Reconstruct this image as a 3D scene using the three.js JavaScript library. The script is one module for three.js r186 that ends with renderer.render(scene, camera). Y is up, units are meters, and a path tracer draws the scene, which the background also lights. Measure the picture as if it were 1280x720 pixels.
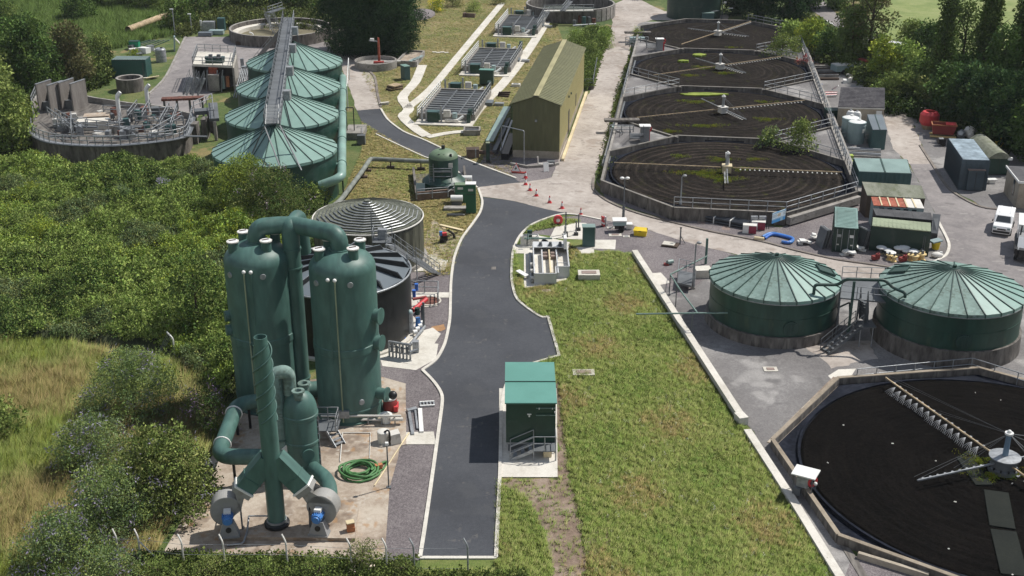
import * as THREE from 'three';
import { mergeGeometries, toCreasedNormals } from 'three/addons/utils/BufferGeometryUtils.js';
// ---------------------------------------------------------------- camera, sky, sun, exposure
const D = Math.PI / 180, PITCH = 23 * D, EYE = 42.8, FOC = 1500;
const scene = new THREE.Scene();
const camera = new THREE.PerspectiveCamera(2 * Math.atan(360 / FOC) / D, 16 / 9, 1, 3000);
camera.position.set(0, EYE, 0);
camera.rotation.set(-PITCH, 0, 0);
const renderer = new THREE.WebGLRenderer({ antialias: true });
renderer.toneMapping = THREE.LinearToneMapping;
renderer.toneMappingExposure = 1.06;
renderer.shadowMap.enabled = true;
const SKY = .56; // brightness of the sky
const SUN = new THREE.Vector3(0.66, 1.06, -0.36).normalize();
const sun = new THREE.DirectionalLight(new THREE.Color(1, 0.955, 0.88), 4.7);
sun.name = 'sun';
sun.position.copy(SUN).multiplyScalar(400).add(new THREE.Vector3(0, 0, -150));
sun.target.position.set(0, 0, -150);
sun.castShadow = true;
sun.shadow.mapSize.set(4096, 4096);
Object.assign(sun.shadow.camera, { left: -170, right: 170, top: 170, bottom: -170, near: 10, far: 900 });
sun.shadow.radius = 1.5;
scene.add(sun, sun.target);
{ // fair-weather sky: pale blue with broken white cloud, computed once as an equirectangular picture of the air
const W = 512, H = 256, data = new Float32Array(W * H * 4);
let sd = 5; const rnd = () => (sd = (sd * 16807) % 2147483647) / 2147483647;
const L = [4, 8, 16, 32].map(n => ({ n, v: Float32Array.from({ length: n * n * 2 }, rnd) }));
const noise = (u, v) => { let s = 0, w = 0, k = 1; for (const { n, v: a } of L) { const x = u * n * 2, y = v * n, i = Math.floor(x), j = Math.floor(y), f = x - i, g = y - j, A = (p, q) => a[(p % (2 * n)) + Math.min(n - 1, q) * 2 * n], e = f * f * (3 - 2 * f), h = g * g * (3 - 2 * g); s += k * ((A(i, j) * (1 - e) + A(i + 1, j) * e) * (1 - h) + (A(i, j + 1) * (1 - e) + A(i + 1, j + 1) * e) * h); w += k; k *= .6; } return s / w; };
for (let j = 0; j < H; j++) for (let i = 0; i < W; i++) {
const el = (j + .5) / H * Math.PI - Math.PI / 2, o = (i + j * W) * 4, up = Math.max(0, Math.sin(el));
const c = Math.min(1, Math.max(0, (noise(i / W, j / H) - .47) * 5)), b = Math.pow(1 - up, 2.2);
const air = [.30 + .45 * b, .42 + .42 * b, .66 + .24 * b], cloud = [.98, .97, .97];
for (let q = 0; q < 3; q++) data[o + q] = el < 0 ? [.10, .11, .08][q] : (air[q] + (cloud[q] - air[q]) * c) * SKY;
data[o + 3] = 1;
}
const t = new THREE.DataTexture(data, W, H, THREE.RGBAFormat, THREE.FloatType);
t.mapping = THREE.EquirectangularReflectionMapping; t.magFilter = THREE.LinearFilter; t.minFilter = THREE.LinearFilter; t.wrapS = THREE.RepeatWrapping; t.needsUpdate = true;
scene.background = t; scene.environment = t;
}
// ---------------------------------------------------------------- helpers
function rngOf(a) { return () => { a |= 0; a = a + 0x6D2B79F5 | 0; let t = Math.imul(a ^ a >>> 15, 1 | a); t = t + Math.imul(t ^ t >>> 7, 61 | t) ^ t; return ((t ^ t >>> 14) >>> 0) / 4294967296; }; }
const R0 = rngOf(7);
const rr = (a, b, r = R0) => a + (b - a) * r();
const V = (x, y, z) => new THREE.Vector3(x, y, z);
// a place surveyed from the photograph: the point at height h seen at pixel (px, py)
function at(px, py, h = 0) {
const dx = (px - 640) / FOC, dy = (py - 360) / FOC;
const t = (EYE - h) / (Math.sin(PITCH) + dy * Math.cos(PITCH));
return V(dx * t, h, -(Math.cos(PITCH) - dy * Math.sin(PITCH)) * t);
}
// height of a thing whose foot is at pixel row py0 and whose top is at row py1
function up(px, py0, py1, h0 = 0) {
const Z = -at(px, py0, h0).z, k = (py1 - 360) / FOC, s = Math.sin(PITCH), c = Math.cos(PITCH);
return EYE - (Z * s + k * Z * c) / (c - k * s);
}
const pts = (s, h = 0) => s.trim().split(/\s+/).map(q => { const [x, y, hh] = q.split(',').map(Number); return at(x, y, hh ?? h); });
const used = {};
function numbered(n) { if (!(n in used)) { used[n] = 0; return n; } return n + '_' + String(++used[n]).padStart(3, '0'); }
function tag(o, label, category, group, kind) {
if (label) o.userData.label = label;
if (category) o.userData.category = category;
if (group) o.userData.group = group;
if (kind) o.userData.kind = kind;
return o;
}
function thing(name, label, category, p = [0, 0, 0], turn = 0, group) {
const o = new THREE.Group();
o.name = numbered(name);
if (p.isVector3) o.position.copy(p); else o.position.set(...p);
o.rotation.y = turn;
tag(o, label, category, group);
scene.add(o);
return o;
}
function copyOf(src, label, p, turn = 0) {
const o = src.clone();
o.name = numbered(src.name.replace(/_\d{3}$/, ''));
o.userData = { ...src.userData };
if (label) o.userData.label = label;
o.position.copy(p); o.rotation.y = turn;
scene.add(o);
return o;
}
// box-projected texture coordinates in metres
function metric(g) {
g = g.index ? g.toNonIndexed() : g;
const p = g.attributes.position, n = g.attributes.normal, uv = new Float32Array(p.count * 2);
for (let i = 0; i < p.count; i += 3) {
let nx = 0, ny = 0, nz = 0;
for (let k = 0; k < 3; k++) { nx += n.getX(i + k); ny += n.getY(i + k); nz += n.getZ(i + k); }
nx = Math.abs(nx); ny = Math.abs(ny); nz = Math.abs(nz);
for (let k = 0; k < 3; k++) {
const x = p.getX(i + k), y = p.getY(i + k), z = p.getZ(i + k);
let u, v;
if (ny >= nx && ny >= nz) { u = x; v = z; } else if (nx >= nz) { u = z; v = y; } else { u = x; v = y; }
uv[(i + k) * 2] = u; uv[(i + k) * 2 + 1] = v;
}
}
const out = new THREE.BufferGeometry();
out.setAttribute('position', p); out.setAttribute('normal', n);
out.setAttribute('uv', new THREE.BufferAttribute(uv, 2));
if (g.attributes.color) out.setAttribute('color', g.attributes.color);
return out;
}
function meshOf(name, geo, mat, parent = scene) {
const m = new THREE.Mesh(geo, mat);
m.name = parent === scene ? numbered(name) : name;
m.castShadow = m.receiveShadow = true;
parent.add(m);
return m;
}
const UP = V(0, 1, 0), _m = new THREE.Matrix4(), _q = new THREE.Quaternion();
class B {
constructor() { this.g = []; }
add(geo, m) { if (m) geo.applyMatrix4(m); this.g.push(metric(geo)); return this; }
put(geo, x, y, z, rx = 0, ry = 0, rz = 0) { return this.add(geo, new THREE.Matrix4().compose(V(x, y, z), new THREE.Quaternion().setFromEuler(new THREE.Euler(rx, ry, rz, 'YXZ')), V(1, 1, 1))); }
// box given by centre of its foot
box(w, h, d, x = 0, y = 0, z = 0, ry = 0, rx = 0, rz = 0) { return this.put(new THREE.BoxGeometry(w, h, d), x, y + h / 2, z, rx, ry, rz); }
cyl(r0, r1, h, x = 0, y = 0, z = 0, seg = 20, open = false) { return this.put(new THREE.CylinderGeometry(r1, r0, h, seg, 1, open), x, y + h / 2, z); }
bar(a, b, r, seg = 6) {
const d = b.clone().sub(a), L = d.length();
if (L < 1e-4) return this;
_q.setFromUnitVectors(UP, d.normalize());
return this.add(new THREE.CylinderGeometry(r, r, L, seg), new THREE.Matrix4().compose(a.clone().add(b).multiplyScalar(.5), _q, V(1, 1, 1)));
}
// square beam between two points
beam(a, b, w, h = w) {
const d = b.clone().sub(a), L = d.length();
const m = new THREE.Matrix4().lookAt(a, b, UP); m.setPosition(a.clone().add(b).multiplyScalar(.5));
return this.add(new THREE.BoxGeometry(w, h, L), m);
}
tube(list, r, seg = 48, rad = 12, closed = false, tension = .5) {
const c = new THREE.CatmullRomCurve3(list, closed, 'catmullrom', tension);
return this.add(new THREE.TubeGeometry(c, seg, r, rad, closed));
}
// pipe with round elbows of radius e through the corners
pipe(list, r, e = r * 1.5, rad = 14) {
const path = new THREE.CurvePath();
let last = list[0];
for (let i = 1; i < list.length - 1; i++) {
const p = list[i], a = list[i - 1].clone().sub(p), b = list[i + 1].clone().sub(p), k = Math.min(e, a.length() * .49, b.length() * .49);
const p0 = p.clone().addScaledVector(a.normalize(), k), p1 = p.clone().addScaledVector(b.normalize(), k);
path.add(new THREE.LineCurve3(last, p0)); path.add(new THREE.QuadraticBezierCurve3(p0, p, p1)); last = p1;
}
path.add(new THREE.LineCurve3(last, list[list.length - 1]));
const P = [];
path.curves.forEach((c, i) => { const n = c.isLineCurve3 ? 1 : 8; for (let k = 0; k < n; k++) P.push(c.getPoint(k / n)); });
P.push(list[list.length - 1].clone());
return this.add(sweep(P, r, rad));
}
lathe(prof, seg = 32, x = 0, y = 0, z = 0, crease = .6) { return this.put(toCreasedNormals(new THREE.LatheGeometry(prof.map(q => new THREE.Vector2(q[0], q[1])), seg), crease), x, y, z); }
// upright prism over a flat outline of [x, z] points
prism(out, y0, y1) {
const s = new THREE.Shape(out.map(q => new THREE.Vector2(q[0], -q[1])));
const g = new THREE.ExtrudeGeometry(s, { depth: y1 - y0, bevelEnabled: false }); g.rotateX(-Math.PI / 2); g.translate(0, y0, 0);
return this.add(g);
}
tri(list) { // flat triangles/quads as points
const pos = [];
for (const f of list) for (let i = 2; i < f.length; i++) pos.push(...f[0].toArray(), ...f[i - 1].toArray(), ...f[i].toArray());
const g = new THREE.BufferGeometry(); g.setAttribute('position', new THREE.Float32BufferAttribute(pos, 3)); g.computeVertexNormals();
return this.add(g);
}
geo() { return this.g.length === 1 ? this.g[0] : mergeGeometries(this.g); }
build(name, mat, parent = scene) { return meshOf(name, this.geo(), mat, parent); }
}
function sweep(P, r, rad, closed = false) {
const n = P.length, pos = [], nor = [], idx = [];
let nrm = V(0, 1, 0), prev = null;
const T = P.map((p, i) => { const a = P[Math.max(0, i - 1)], b = P[Math.min(n - 1, i + 1)]; return b.clone().sub(a).normalize(); });
if (Math.abs(T[0].y) > .9) nrm.set(1, 0, 0);
nrm.sub(T[0].clone().multiplyScalar(nrm.dot(T[0]))).normalize();
for (let i = 0; i < n; i++) {
if (prev) { const q = new THREE.Quaternion().setFromUnitVectors(prev, T[i]); nrm.applyQuaternion(q); }
nrm.sub(T[i].clone().multiplyScalar(nrm.dot(T[i]))).normalize(); prev = T[i];
const bi = T[i].clone().cross(nrm), R = typeof r === 'function' ? r(i / (n - 1)) : r;
for (let k = 0; k < rad; k++) {
const a = k / rad * Math.PI * 2, d = nrm.clone().multiplyScalar(Math.cos(a)).addScaledVector(bi, Math.sin(a));
pos.push(P[i].x + d.x * R, P[i].y + d.y * R, P[i].z + d.z * R); nor.push(d.x, d.y, d.z);
}
}
for (let i = 0; i < n - 1; i++) for (let k = 0; k < rad; k++) { const a = i * rad + k, b = i * rad + (k + 1) % rad, c = a + rad, d = b + rad; idx.push(a, b, c, b, d, c); }
for (const [e, s] of [[0, -1], [n - 1, 1]]) { const c = pos.length / 3; pos.push(...P[e].toArray()); nor.push(...T[e].clone().multiplyScalar(s).toArray()); for (let k = 0; k < rad; k++) { const a = e * rad + k, b = e * rad + (k + 1) % rad; s > 0 ? idx.push(c, a, b) : idx.push(c, b, a); } }
const g = new THREE.BufferGeometry();
g.setAttribute('position', new THREE.Float32BufferAttribute(pos, 3)); g.setAttribute('normal', new THREE.Float32BufferAttribute(nor, 3)); g.setIndex(idx);
return g;
}
// a strip of rectangular section along a line of ground points, mitred at the corners
function strip(P, w, y0, y1, closed = false) {
const n = P.length, L = [], Rr = [];
for (let i = 0; i < n; i++) {
const a = closed ? P[(i - 1 + n) % n] : P[Math.max(0, i - 1)], b = closed ? P[(i + 1) % n] : P[Math.min(n - 1, i + 1)];
const d0 = P[i].clone().sub(a).setY(0), d1 = b.clone().sub(P[i]).setY(0);
if (d0.lengthSq() < 1e-9) d0.copy(d1); if (d1.lengthSq() < 1e-9) d1.copy(d0);
d0.normalize(); d1.normalize();
const t = d0.clone().add(d1).normalize(), k = Math.min(2, 1 / Math.max(.3, t.dot(d0)));
const s = V(-t.z, 0, t.x).multiplyScalar(w / 2 * k);
L.push(P[i].clone().add(s)); Rr.push(P[i].clone().sub(s));
}
const f = [], Y = (p, y) => V(p.x, p.y + y, p.z), m = closed ? n : n - 1;
for (let i = 0; i < m; i++) {
const j = (i + 1) % n;
f.push([Y(L[i], y1), Y(L[j], y1), Y(Rr[j], y1), Y(Rr[i], y1)], [Y(L[i], y0), Y(L[j], y0), Y(L[j], y1), Y(L[i], y1)], [Y(Rr[j], y0), Y(Rr[i], y0), Y(Rr[i], y1), Y(Rr[j], y1)]);
}
if (!closed) for (const [i, o] of [[0, 1], [n - 1, 0]]) { const q = [Y(L[i], y0), Y(L[i], y1), Y(Rr[i], y1), Y(Rr[i], y0)]; f.push(o ? q : q.reverse()); }
f.forEach(q => q.reverse());
return f;
}
const smooth = (P, n = 6, t = .5) => { const c = new THREE.CatmullRomCurve3(P, false, 'catmullrom', t); return c.getPoints((P.length - 1) * n); };
function inside(x, z, P) { let c = false; for (let i = 0, j = P.length - 1; i < P.length; j = i++) if ((P[i].z > z) !== (P[j].z > z) && x < (P[j].x - P[i].x) * (z - P[i].z) / (P[j].z - P[i].z) + P[i].x) c = !c; return c; }
// ragged outline: extra points pushed in and out
function ragged(P, step, amp, seed = 1) {
const r = rngOf(seed), out = [];
for (let i = 0; i < P.length; i++) {
const a = P[i], b = P[(i + 1) % P.length], n = Math.max(1, Math.round(a.distanceTo(b) / step));
for (let k = 0; k < n; k++) { const p = a.clone().lerp(b, k / n); p.x += (r() - .5) * 2 * amp; p.z += (r() - .5) * 2 * amp; out.push(p); }
}
return out;
}
function sheet(name, P, y, mat, label, cat) {
const s = new THREE.Shape(P.map(p => new THREE.Vector2(p.x, -p.z)));
const g = new THREE.ShapeGeometry(s); g.rotateX(-Math.PI / 2); g.translate(0, y, 0);
const m = meshOf(name, metric(g), mat);
return tag(m, label, cat, null, 'structure');
}
// ---------------------------------------------------------------- noise and textures
const fieldCache = {};
function field(size, per, seed) { // tiling value noise with `per` cells along the side, as size x size numbers in 0..1
const key = size + '_' + per + '_' + seed % 5;
if (fieldCache[key]) return fieldCache[key];
const r = rngOf((seed % 5) * 7919 + per), L = new Float32Array(per * per).map(() => r()), out = new Float32Array(size * size);
const I = new Int32Array(size), J = new Int32Array(size), W = new Float32Array(size);
for (let i = 0; i < size; i++) { const x = i / size * per, k = Math.floor(x); let u = x - k; W[i] = u * u * (3 - 2 * u); I[i] = k % per; J[i] = (k + 1) % per; }
for (let j = 0; j < size; j++) {
const r0 = I[j] * per, r1 = J[j] * per, w = W[j];
for (let i = 0; i < size; i++) { const u = W[i], a = L[r0 + I[i]] * (1 - u) + L[r0 + J[i]] * u, b = L[r1 + I[i]] * (1 - u) + L[r1 + J[i]] * u; out[j * size + i] = a + (b - a) * w; }
}
return fieldCache[key] = out;
}
const S8 = new Uint8Array(4097).map((_, i) => { const c = i / 4096; return Math.round(255 * (c <= .0031308 ? c * 12.92 : 1.055 * Math.pow(c, 1 / 2.4) - .055)); });
const toS = c => S8[c >= 1 ? 4096 : c <= 0 ? 0 : Math.round(c * 4096)];
// colour texture: `stops` of linear colours run over a mix of noise layers [[cells, weight], ...]; `grain` is per-texel; `stains` are extra tints [cells, threshold, colour, strength]
function colourTex(size, metres, stops, layers, grain = .06, seed = 1, stains = [], stretch = 1) {
const F = layers.map(([c, w], i) => [field(size, c, seed + i), w]), tot = layers.reduce((s, l) => s + l[1], 0), n = size * size;
const S = stains.map(([c, t, col, k], i) => [field(size, c, seed + i + 1), field(size, c * 4, seed + i + 2), t, col, k]);
const r = rngOf(seed + 5), data = new Uint8Array(n * 4), last = stops.length - 1;
for (let o = 0; o < n; o++) {
let v = 0;
for (let q = 0; q < F.length; q++) v += F[q][0][o] * F[q][1];
v = ((v / tot - .5) * 1.9 + .5); v = (v < 0 ? 0 : v > 1 ? 1 : v) * last;
const k = Math.min(last - 1, v | 0), t = v - k, a = stops[k], b = stops[k + 1], gr = 1 + (r() - .5) * 2 * grain;
let c0 = (a[0] + (b[0] - a[0]) * t) * gr, c1 = (a[1] + (b[1] - a[1]) * t) * gr, c2 = (a[2] + (b[2] - a[2]) * t) * gr;
for (let q = 0; q < S.length; q++) { const e = S[q], s = e[0][o] * .7 + e[1][o] * .3; if (s > e[2]) { const m = Math.min(1, (s - e[2]) * 7) * e[4], col = e[3]; c0 += (col[0] * gr - c0) * m; c1 += (col[1] * gr - c1) * m; c2 += (col[2] * gr - c2) * m; } }
data[o * 4] = toS(c0); data[o * 4 + 1] = toS(c1); data[o * 4 + 2] = toS(c2); data[o * 4 + 3] = 255;
}
const t = new THREE.DataTexture(data, size, size); t.colorSpace = THREE.SRGBColorSpace; t.wrapS = t.wrapT = THREE.RepeatWrapping;
t.magFilter = THREE.LinearFilter; t.minFilter = THREE.LinearMipmapLinearFilter; t.generateMipmaps = true; t.repeat.set(1 / metres, stretch / metres); t.needsUpdate = true;
return t;
}
function bumpTex(size, metres, layers, grain, seed, stretch = 1) {
const F = layers.map(([c, w], i) => [field(size, c, seed + i), w]), tot = layers.reduce((s, l) => s + l[1], 0) + grain, r = rngOf(seed), data = new Uint8Array(size * size * 4);
for (let o = 0; o < size * size; o++) { let v = r() * grain; for (const [f, w] of F) v += f[o] * w; data[o * 4] = data[o * 4 + 1] = data[o * 4 + 2] = 255 * v / tot; data[o * 4 + 3] = 255; }
const t = new THREE.DataTexture(data, size, size); t.wrapS = t.wrapT = THREE.RepeatWrapping; t.magFilter = THREE.LinearFilter; t.repeat.set(1 / metres, stretch / metres); t.needsUpdate = true;
return t;
}
const std = (o) => new THREE.MeshStandardMaterial(o);
const lin = (r, g, b) => new THREE.Color().setRGB(r, g, b);
const bumpFine = bumpTex(256, 2, [[16, .5], [64, 1]], 1, 3), bumpRough = bumpTex(512, 8, [[24, 1], [80, .7], [200, .6]], .6, 4);
function stone(stops, o = {}) { // mineral surfaces
return std({ map: colourTex(o.size ?? 512, o.m ?? 12, stops, o.layers ?? [[4, 1], [11, .7], [40, .6], [128, .5]], o.grain ?? .12, o.seed ?? 1, o.stains ?? [], o.stretch ?? 1), roughness: o.rough ?? .92, bumpMap: o.bump ?? bumpFine, bumpScale: o.bs ?? .012 });
}
function paint(r, g, b, o = {}) { // painted or coated surfaces with slight fading and dirt
const k = o.vary ?? .14;
return std({ map: colourTex(256, o.m ?? 6, [[r * (1 - k), g * (1 - k), b * (1 - k)], [r, g, b], [r * (1 + k) + .006, g * (1 + k) + .006, b * (1 + k) + .006]], o.layers ?? [[3, 1], [9, .6], [48, .3]], o.grain ?? .04, o.seed ?? 9, o.stains ?? [], o.stretch ?? 1), roughness: o.rough ?? .5, metalness: o.metal ?? 0, bumpMap: o.bump ?? null, bumpScale: o.bs ?? .004 });
}
const M = {
asphalt: stone([[.040, .043, .051], [.052, .056, .066], [.068, .072, .082]], { m: 14, size: 1024, grain: .22, seed: 21, layers: [[3, 1], [9, .5], [60, .3], [200, .5]], stains: [[26, .78, [.12, .115, .11], .55], [5, .7, [.066, .069, .075], .4]] }),
oldRoad: stone([[.27, .235, .205], [.37, .325, .29], [.46, .415, .375]], { m: 18, size: 1024, seed: 22, stains: [[7, .66, [.22, .17, .135], .55], [20, .74, [.15, .13, .115], .5], [11, .7, [.5, .46, .42], .5]] }),
oldTarmac: stone([[.18, .165, .165], [.235, .215, .21], [.29, .265, .26]], { m: 16, size: 1024, seed: 23, stains: [[9, .7, [.12, .11, .11], .6], [14, .72, [.34, .32, .3], .5]] }),
slab: stone([[.48, .45, .39], [.58, .55, .49], [.66, .63, .57]], { m: 8, seed: 24, stains: [[10, .74, [.36, .32, .26], .5]] }),
padStone: stone([[.25, .195, .145], [.36, .295, .235], [.46, .4, .33]], { m: 9, size: 1024, seed: 25, stains: [[6, .63, [.16, .115, .085], .7], [9, .72, [.34, .19, .08], .6], [15, .72, [.5, .46, .4], .6]] }),
kerb: stone([[.5, .47, .42], [.6, .57, .51], [.68, .65, .59]], { m: 4, seed: 26 }),
oldKerb: stone([[.12, .10, .09], [.19, .165, .145], [.26, .23, .2]], { m: 4, seed: 27 }),
gravel: stone([[.10, .085, .09], [.165, .145, .148], [.25, .225, .222]], { m: 6, size: 1024, grain: .5, seed: 28, layers: [[4, .6], [70, .8], [180, 1]], bs: .03, bump: bumpRough }),
yard: stone([[.13, .122, .122], [.185, .176, .173], [.265, .255, .248]], { m: 22, size: 1024, grain: .3, seed: 29, layers: [[3, 1], [8, .8], [60, .3], [200, .6]], stains: [[8, .62, [.36, .345, .33], .55], [12, .70, [.1, .095, .095], .6]] }),
concrete: stone([[.19, .175, .16], [.27, .255, .235], [.35, .33, .305]], { m: 6, seed: 30, stains: [[8, .68, [.11, .1, .085], .65]] }),
darkConcrete: stone([[.07, .062, .056], [.12, .108, .098], [.18, .165, .15]], { m: 5, seed: 31, layers: [[20, 1], [5, .6], [60, .4]], stretch: .25, stains: [[9, .66, [.25, .23, .2], .5], [12, .7, [.035, .03, .026], .6]] }),
block: stone([[.28, .24, .19], [.36, .315, .25], [.43, .38, .31]], { m: 4, seed: 32 }),
brick: stone([[.11, .075, .06], [.16, .11, .085], [.21, .15, .12]], { m: 3, seed: 33 }),
soil: stone([[.15, .105, .075], [.22, .16, .12], [.30, .235, .185]], { m: 7, size: 512, grain: .3, seed: 34, bs: .04, bump: bumpRough }),
media: stone([[.011, .009, .008], [.023, .019, .0165], [.046, .038, .032]], { m: 9, size: 1024, grain: .6, seed: 35, layers: [[6, .5], [60, .8], [190, 1]], bs: .05, bump: bumpRough, rough: .7, stains: [[9, .75, [.05, .055, .015], .5]] }),
mediaWet: stone([[.003, .0026, .0022], [.0065, .0056, .005], [.014, .012, .0105]], { m: 9, size: 1024, grain: .6, seed: 36, layers: [[6, .5], [60, .8], [190, 1]], bs: .05, bump: bumpRough, rough: .6 }),
mediaGrey: stone([[.003, .005, .0035], [.006, .009, .006], [.01, .013, .009]], { m: 5, grain: .3, seed: 37, rough: 1 }),
channel: Object.assign(new THREE.MeshPhysicalMaterial({ map: colourTex(256, 4, [[.006, .008, .014], [.011, .014, .023], [.02, .023, .034]], [[4, 1], [20, 1]], .2, 38), roughness: .9, specularIntensity: .25 })),
grass: stone([[.075, .115, .02], [.115, .155, .032], [.17, .185, .055]], { m: 30, size: 1024, grain: .35, seed: 39, layers: [[5, 1], [14, .9], [60, .7], [220, .7]], bs: .06, bump: bumpRough, stains: [[8, .74, [.24, .21, .095], .4]] }),
dryGrass: stone([[.085, .105, .026], [.16, .15, .05], [.26, .21, .10]], { m: 26, size: 1024, grain: .35, seed: 40, layers: [[5, 1], [14, .9], [60, .7], [220, .7]], bs: .06, bump: bumpRough, stains: [[9, .64, [.30, .225, .12], .6]] }),
wildGrass: stone([[.04, .075, .014], [.075, .115, .025], [.14, .15, .05]], { m: 34, size: 1024, grain: .4, seed: 41, layers: [[6, 1], [16, .9], [60, .8], [220, .7]], bs: .1, bump: bumpRough, stains: [[9, .66, [.27, .2, .09], .7]] }),
pasture: stone([[.15, .20, .055], [.19, .235, .07], [.24, .27, .10]], { m: 30, size: 512, grain: .15, seed: 42, layers: [[8, 1], [24, .8], [70, .6]] }),
reeds: stone([[.04, .1, .012], [.06, .13, .02], [.085, .155, .03]], { m: 24, grain: .3, seed: 43 }),
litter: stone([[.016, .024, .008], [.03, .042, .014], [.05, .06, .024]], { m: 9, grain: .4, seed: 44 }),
// coatings
teal: paint(.06, .132, .114, { seed: 51, rough: .5, vary: .2, layers: [[20, 1], [6, .7], [48, .4]], stretch: .3, stains: [[9, .72, [.085, .17, .14], .4]] }),
tealRoof: paint(.205, .325, .285, { seed: 52, rough: .38, stains: [[8, .68, [.2, .38, .32], .5]] }),
tealOldShade: paint(.16, .24, .215, { seed: 53, rough: .75, vary: .2, stains: [[10, .6, [.075, .105, .085], .7], [22, .68, [.3, .38, .35], .6]], layers: [[5, 1], [22, 1], [60, .6]] }),  // stained teal; on the digester roofs its darker tone also paints shade
tankGreen: paint(.013, .05, .037, { seed: 54, rough: .45, vary: .25, stains: [[10, .68, [.04, .07, .04], .6]], layers: [[16, 1], [5, .8], [50, .4]], stretch: .3 }),
holly: paint(.008, .042, .028, { seed: 55, rough: .4 }),
kioskRoof: paint(.10, .268, .225, { seed: 56, rough: .36, vary: .05 }),
rib: paint(.02, .055, .045, { seed: 57 }),
blueGreen: paint(.036, .09, .09, { seed: 58, rough: .5 }),
blueGreenRoof: paint(.2, .285, .265, { seed: 59, rough: .45 }),
contGreen: paint(.014, .04, .03, { seed: 60, rough: .5, stains: [[9, .7, [.05, .06, .05], .5]] }),
contRoof: paint(.17, .265, .24, { seed: 61, rough: .5, stains: [[12, .68, [.09, .12, .1], .5]] }),
paleGreen: paint(.25, .29, .19, { seed: 62, rough: .6, stains: [[9, .66, [.16, .19, .12], .5]] }),
mossRoof: stone([[.15, .16, .115], [.22, .23, .175], [.29, .295, .24]], { m: 4, seed: 63, stains: [[10, .68, [.11, .13, .06], .6]] }),
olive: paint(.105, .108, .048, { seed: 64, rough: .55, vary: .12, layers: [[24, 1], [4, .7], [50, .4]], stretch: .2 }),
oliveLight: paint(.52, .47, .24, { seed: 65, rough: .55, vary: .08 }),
oliveRoof: paint(.15, .15, .072, { seed: 66, rough: .6, vary: .14, layers: [[4, 1], [12, .8], [40, .5]] }),
ridge: paint(.34, .31, .16, { seed: 67 }),
rust: paint(.30, .075, .04, { seed: 68, vary: .35, rough: .8, layers: [[8, 1], [30, 1]], stains: [[14, .7, [.42, .2, .13], .5]] }),
rustDark: paint(.13, .05, .035, { seed: 69, vary: .4, rough: .85, layers: [[8, 1], [30, 1]] }),
slate: stone([[.04, .038, .045], [.065, .062, .07], [.1, .095, .1]], { m: 4, seed: 70, layers: [[20, 1], [8, .6], [90, .5]] }),
felt: stone([[.035, .035, .04], [.06, .06, .066], [.09, .09, .095]], { m: 5, seed: 71, rough: .8 }),
black: paint(.012, .012, .013, { seed: 72, rough: .45 }),
blackTank: paint(.011, .012, .0125, { seed: 73, rough: .38, vary: .2, layers: [[14, 1], [5, .6], [40, .5]], stretch: .3 }),
steelRoof: paint(.135, .16, .18, { seed: 74, rough: .42, vary: .1 }),
galv: paint(.30, .315, .33, { seed: 75, rough: .45, metal: .35, vary: .2, layers: [[20, 1], [50, 1]] }),
galvDark: paint(.13, .14, .15, { seed: 76, rough: .55, metal: .3, vary: .2 }),
white: paint(.72, .72, .70, { seed: 77, rough: .5, vary: .05 }),
whiteDirty: paint(.58, .56, .52, { seed: 78, rough: .6, vary: .12, stains: [[9, .7, [.35, .32, .27], .5]] }),
greyPaint: paint(.27, .275, .28, { seed: 79, rough: .5 }),
fanGrey: paint(.29, .285, .27, { seed: 80, rough: .5, stains: [[8, .7, [.2, .17, .13], .5]] }),
motorBlue: paint(.06, .2, .5, { seed: 81, rough: .4 }),
blue: paint(.035, .14, .5, { seed: 82, rough: .45 }),
red: paint(.5, .035, .04, { seed: 83, rough: .5 }),
redDull: paint(.25, .035, .03, { seed: 84, rough: .55 }),
orange: paint(.62, .17, .02, { seed: 85, rough: .6 }),
yellow: paint(.72, .52, .02, { seed: 86, rough: .5 }),
cream: paint(.62, .52, .33, { seed: 87, rough: .6 }),
wood: paint(.38, .29, .18, { seed: 88, rough: .8, vary: .3, layers: [[40, 1], [6, .5]], stretch: .15 }),
darkWood: paint(.075, .05, .035, { seed: 89, rough: .85, vary: .3 }),
tankBrown: paint(.06, .06, .042, { seed: 90, rough: .6, vary: .3, layers: [[30, 1], [8, .8]], stretch: .12, stains: [[18, .66, [.14, .14, .1], .6], [11, .7, [.02, .022, .014], .7]] }),
lichenRoof: stone([[.065, .072, .052], [.11, .118, .09], [.17, .18, .145]], { m: 4, seed: 91, layers: [[10, 1], [40, 1], [120, .6]], stains: [[24, .72, [.33, .34, .3], .6]] }),
rubber: paint(.015, .015, .015, { seed: 92, rough: .85 }),
glass: std({ color: lin(.03, .04, .05), roughness: .08, metalness: 0 }),
hose: paint(.05, .15, .045, { seed: 93, rough: .6, vary: .3 }),
silo: paint(.27, .355, .36, { seed: 94, rough: .45, vary: .08 }),
bark: paint(.07, .05, .035, { seed: 95, rough: .95, vary: .3 }),
water: std({ color: lin(.02, .025, .02), roughness: .1 }),
sludge: stone([[.10, .085, .05], [.16, .14, .085], [.2, .19, .12]], { m: 8, seed: 96 }),
greyWater: paint(.11, .125, .115, { seed: 97, rough: .25, vary: .1 }),
terracotta: paint(.36, .14, .06, { seed: 98, rough: .8, vary: .25 }),
};
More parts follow.
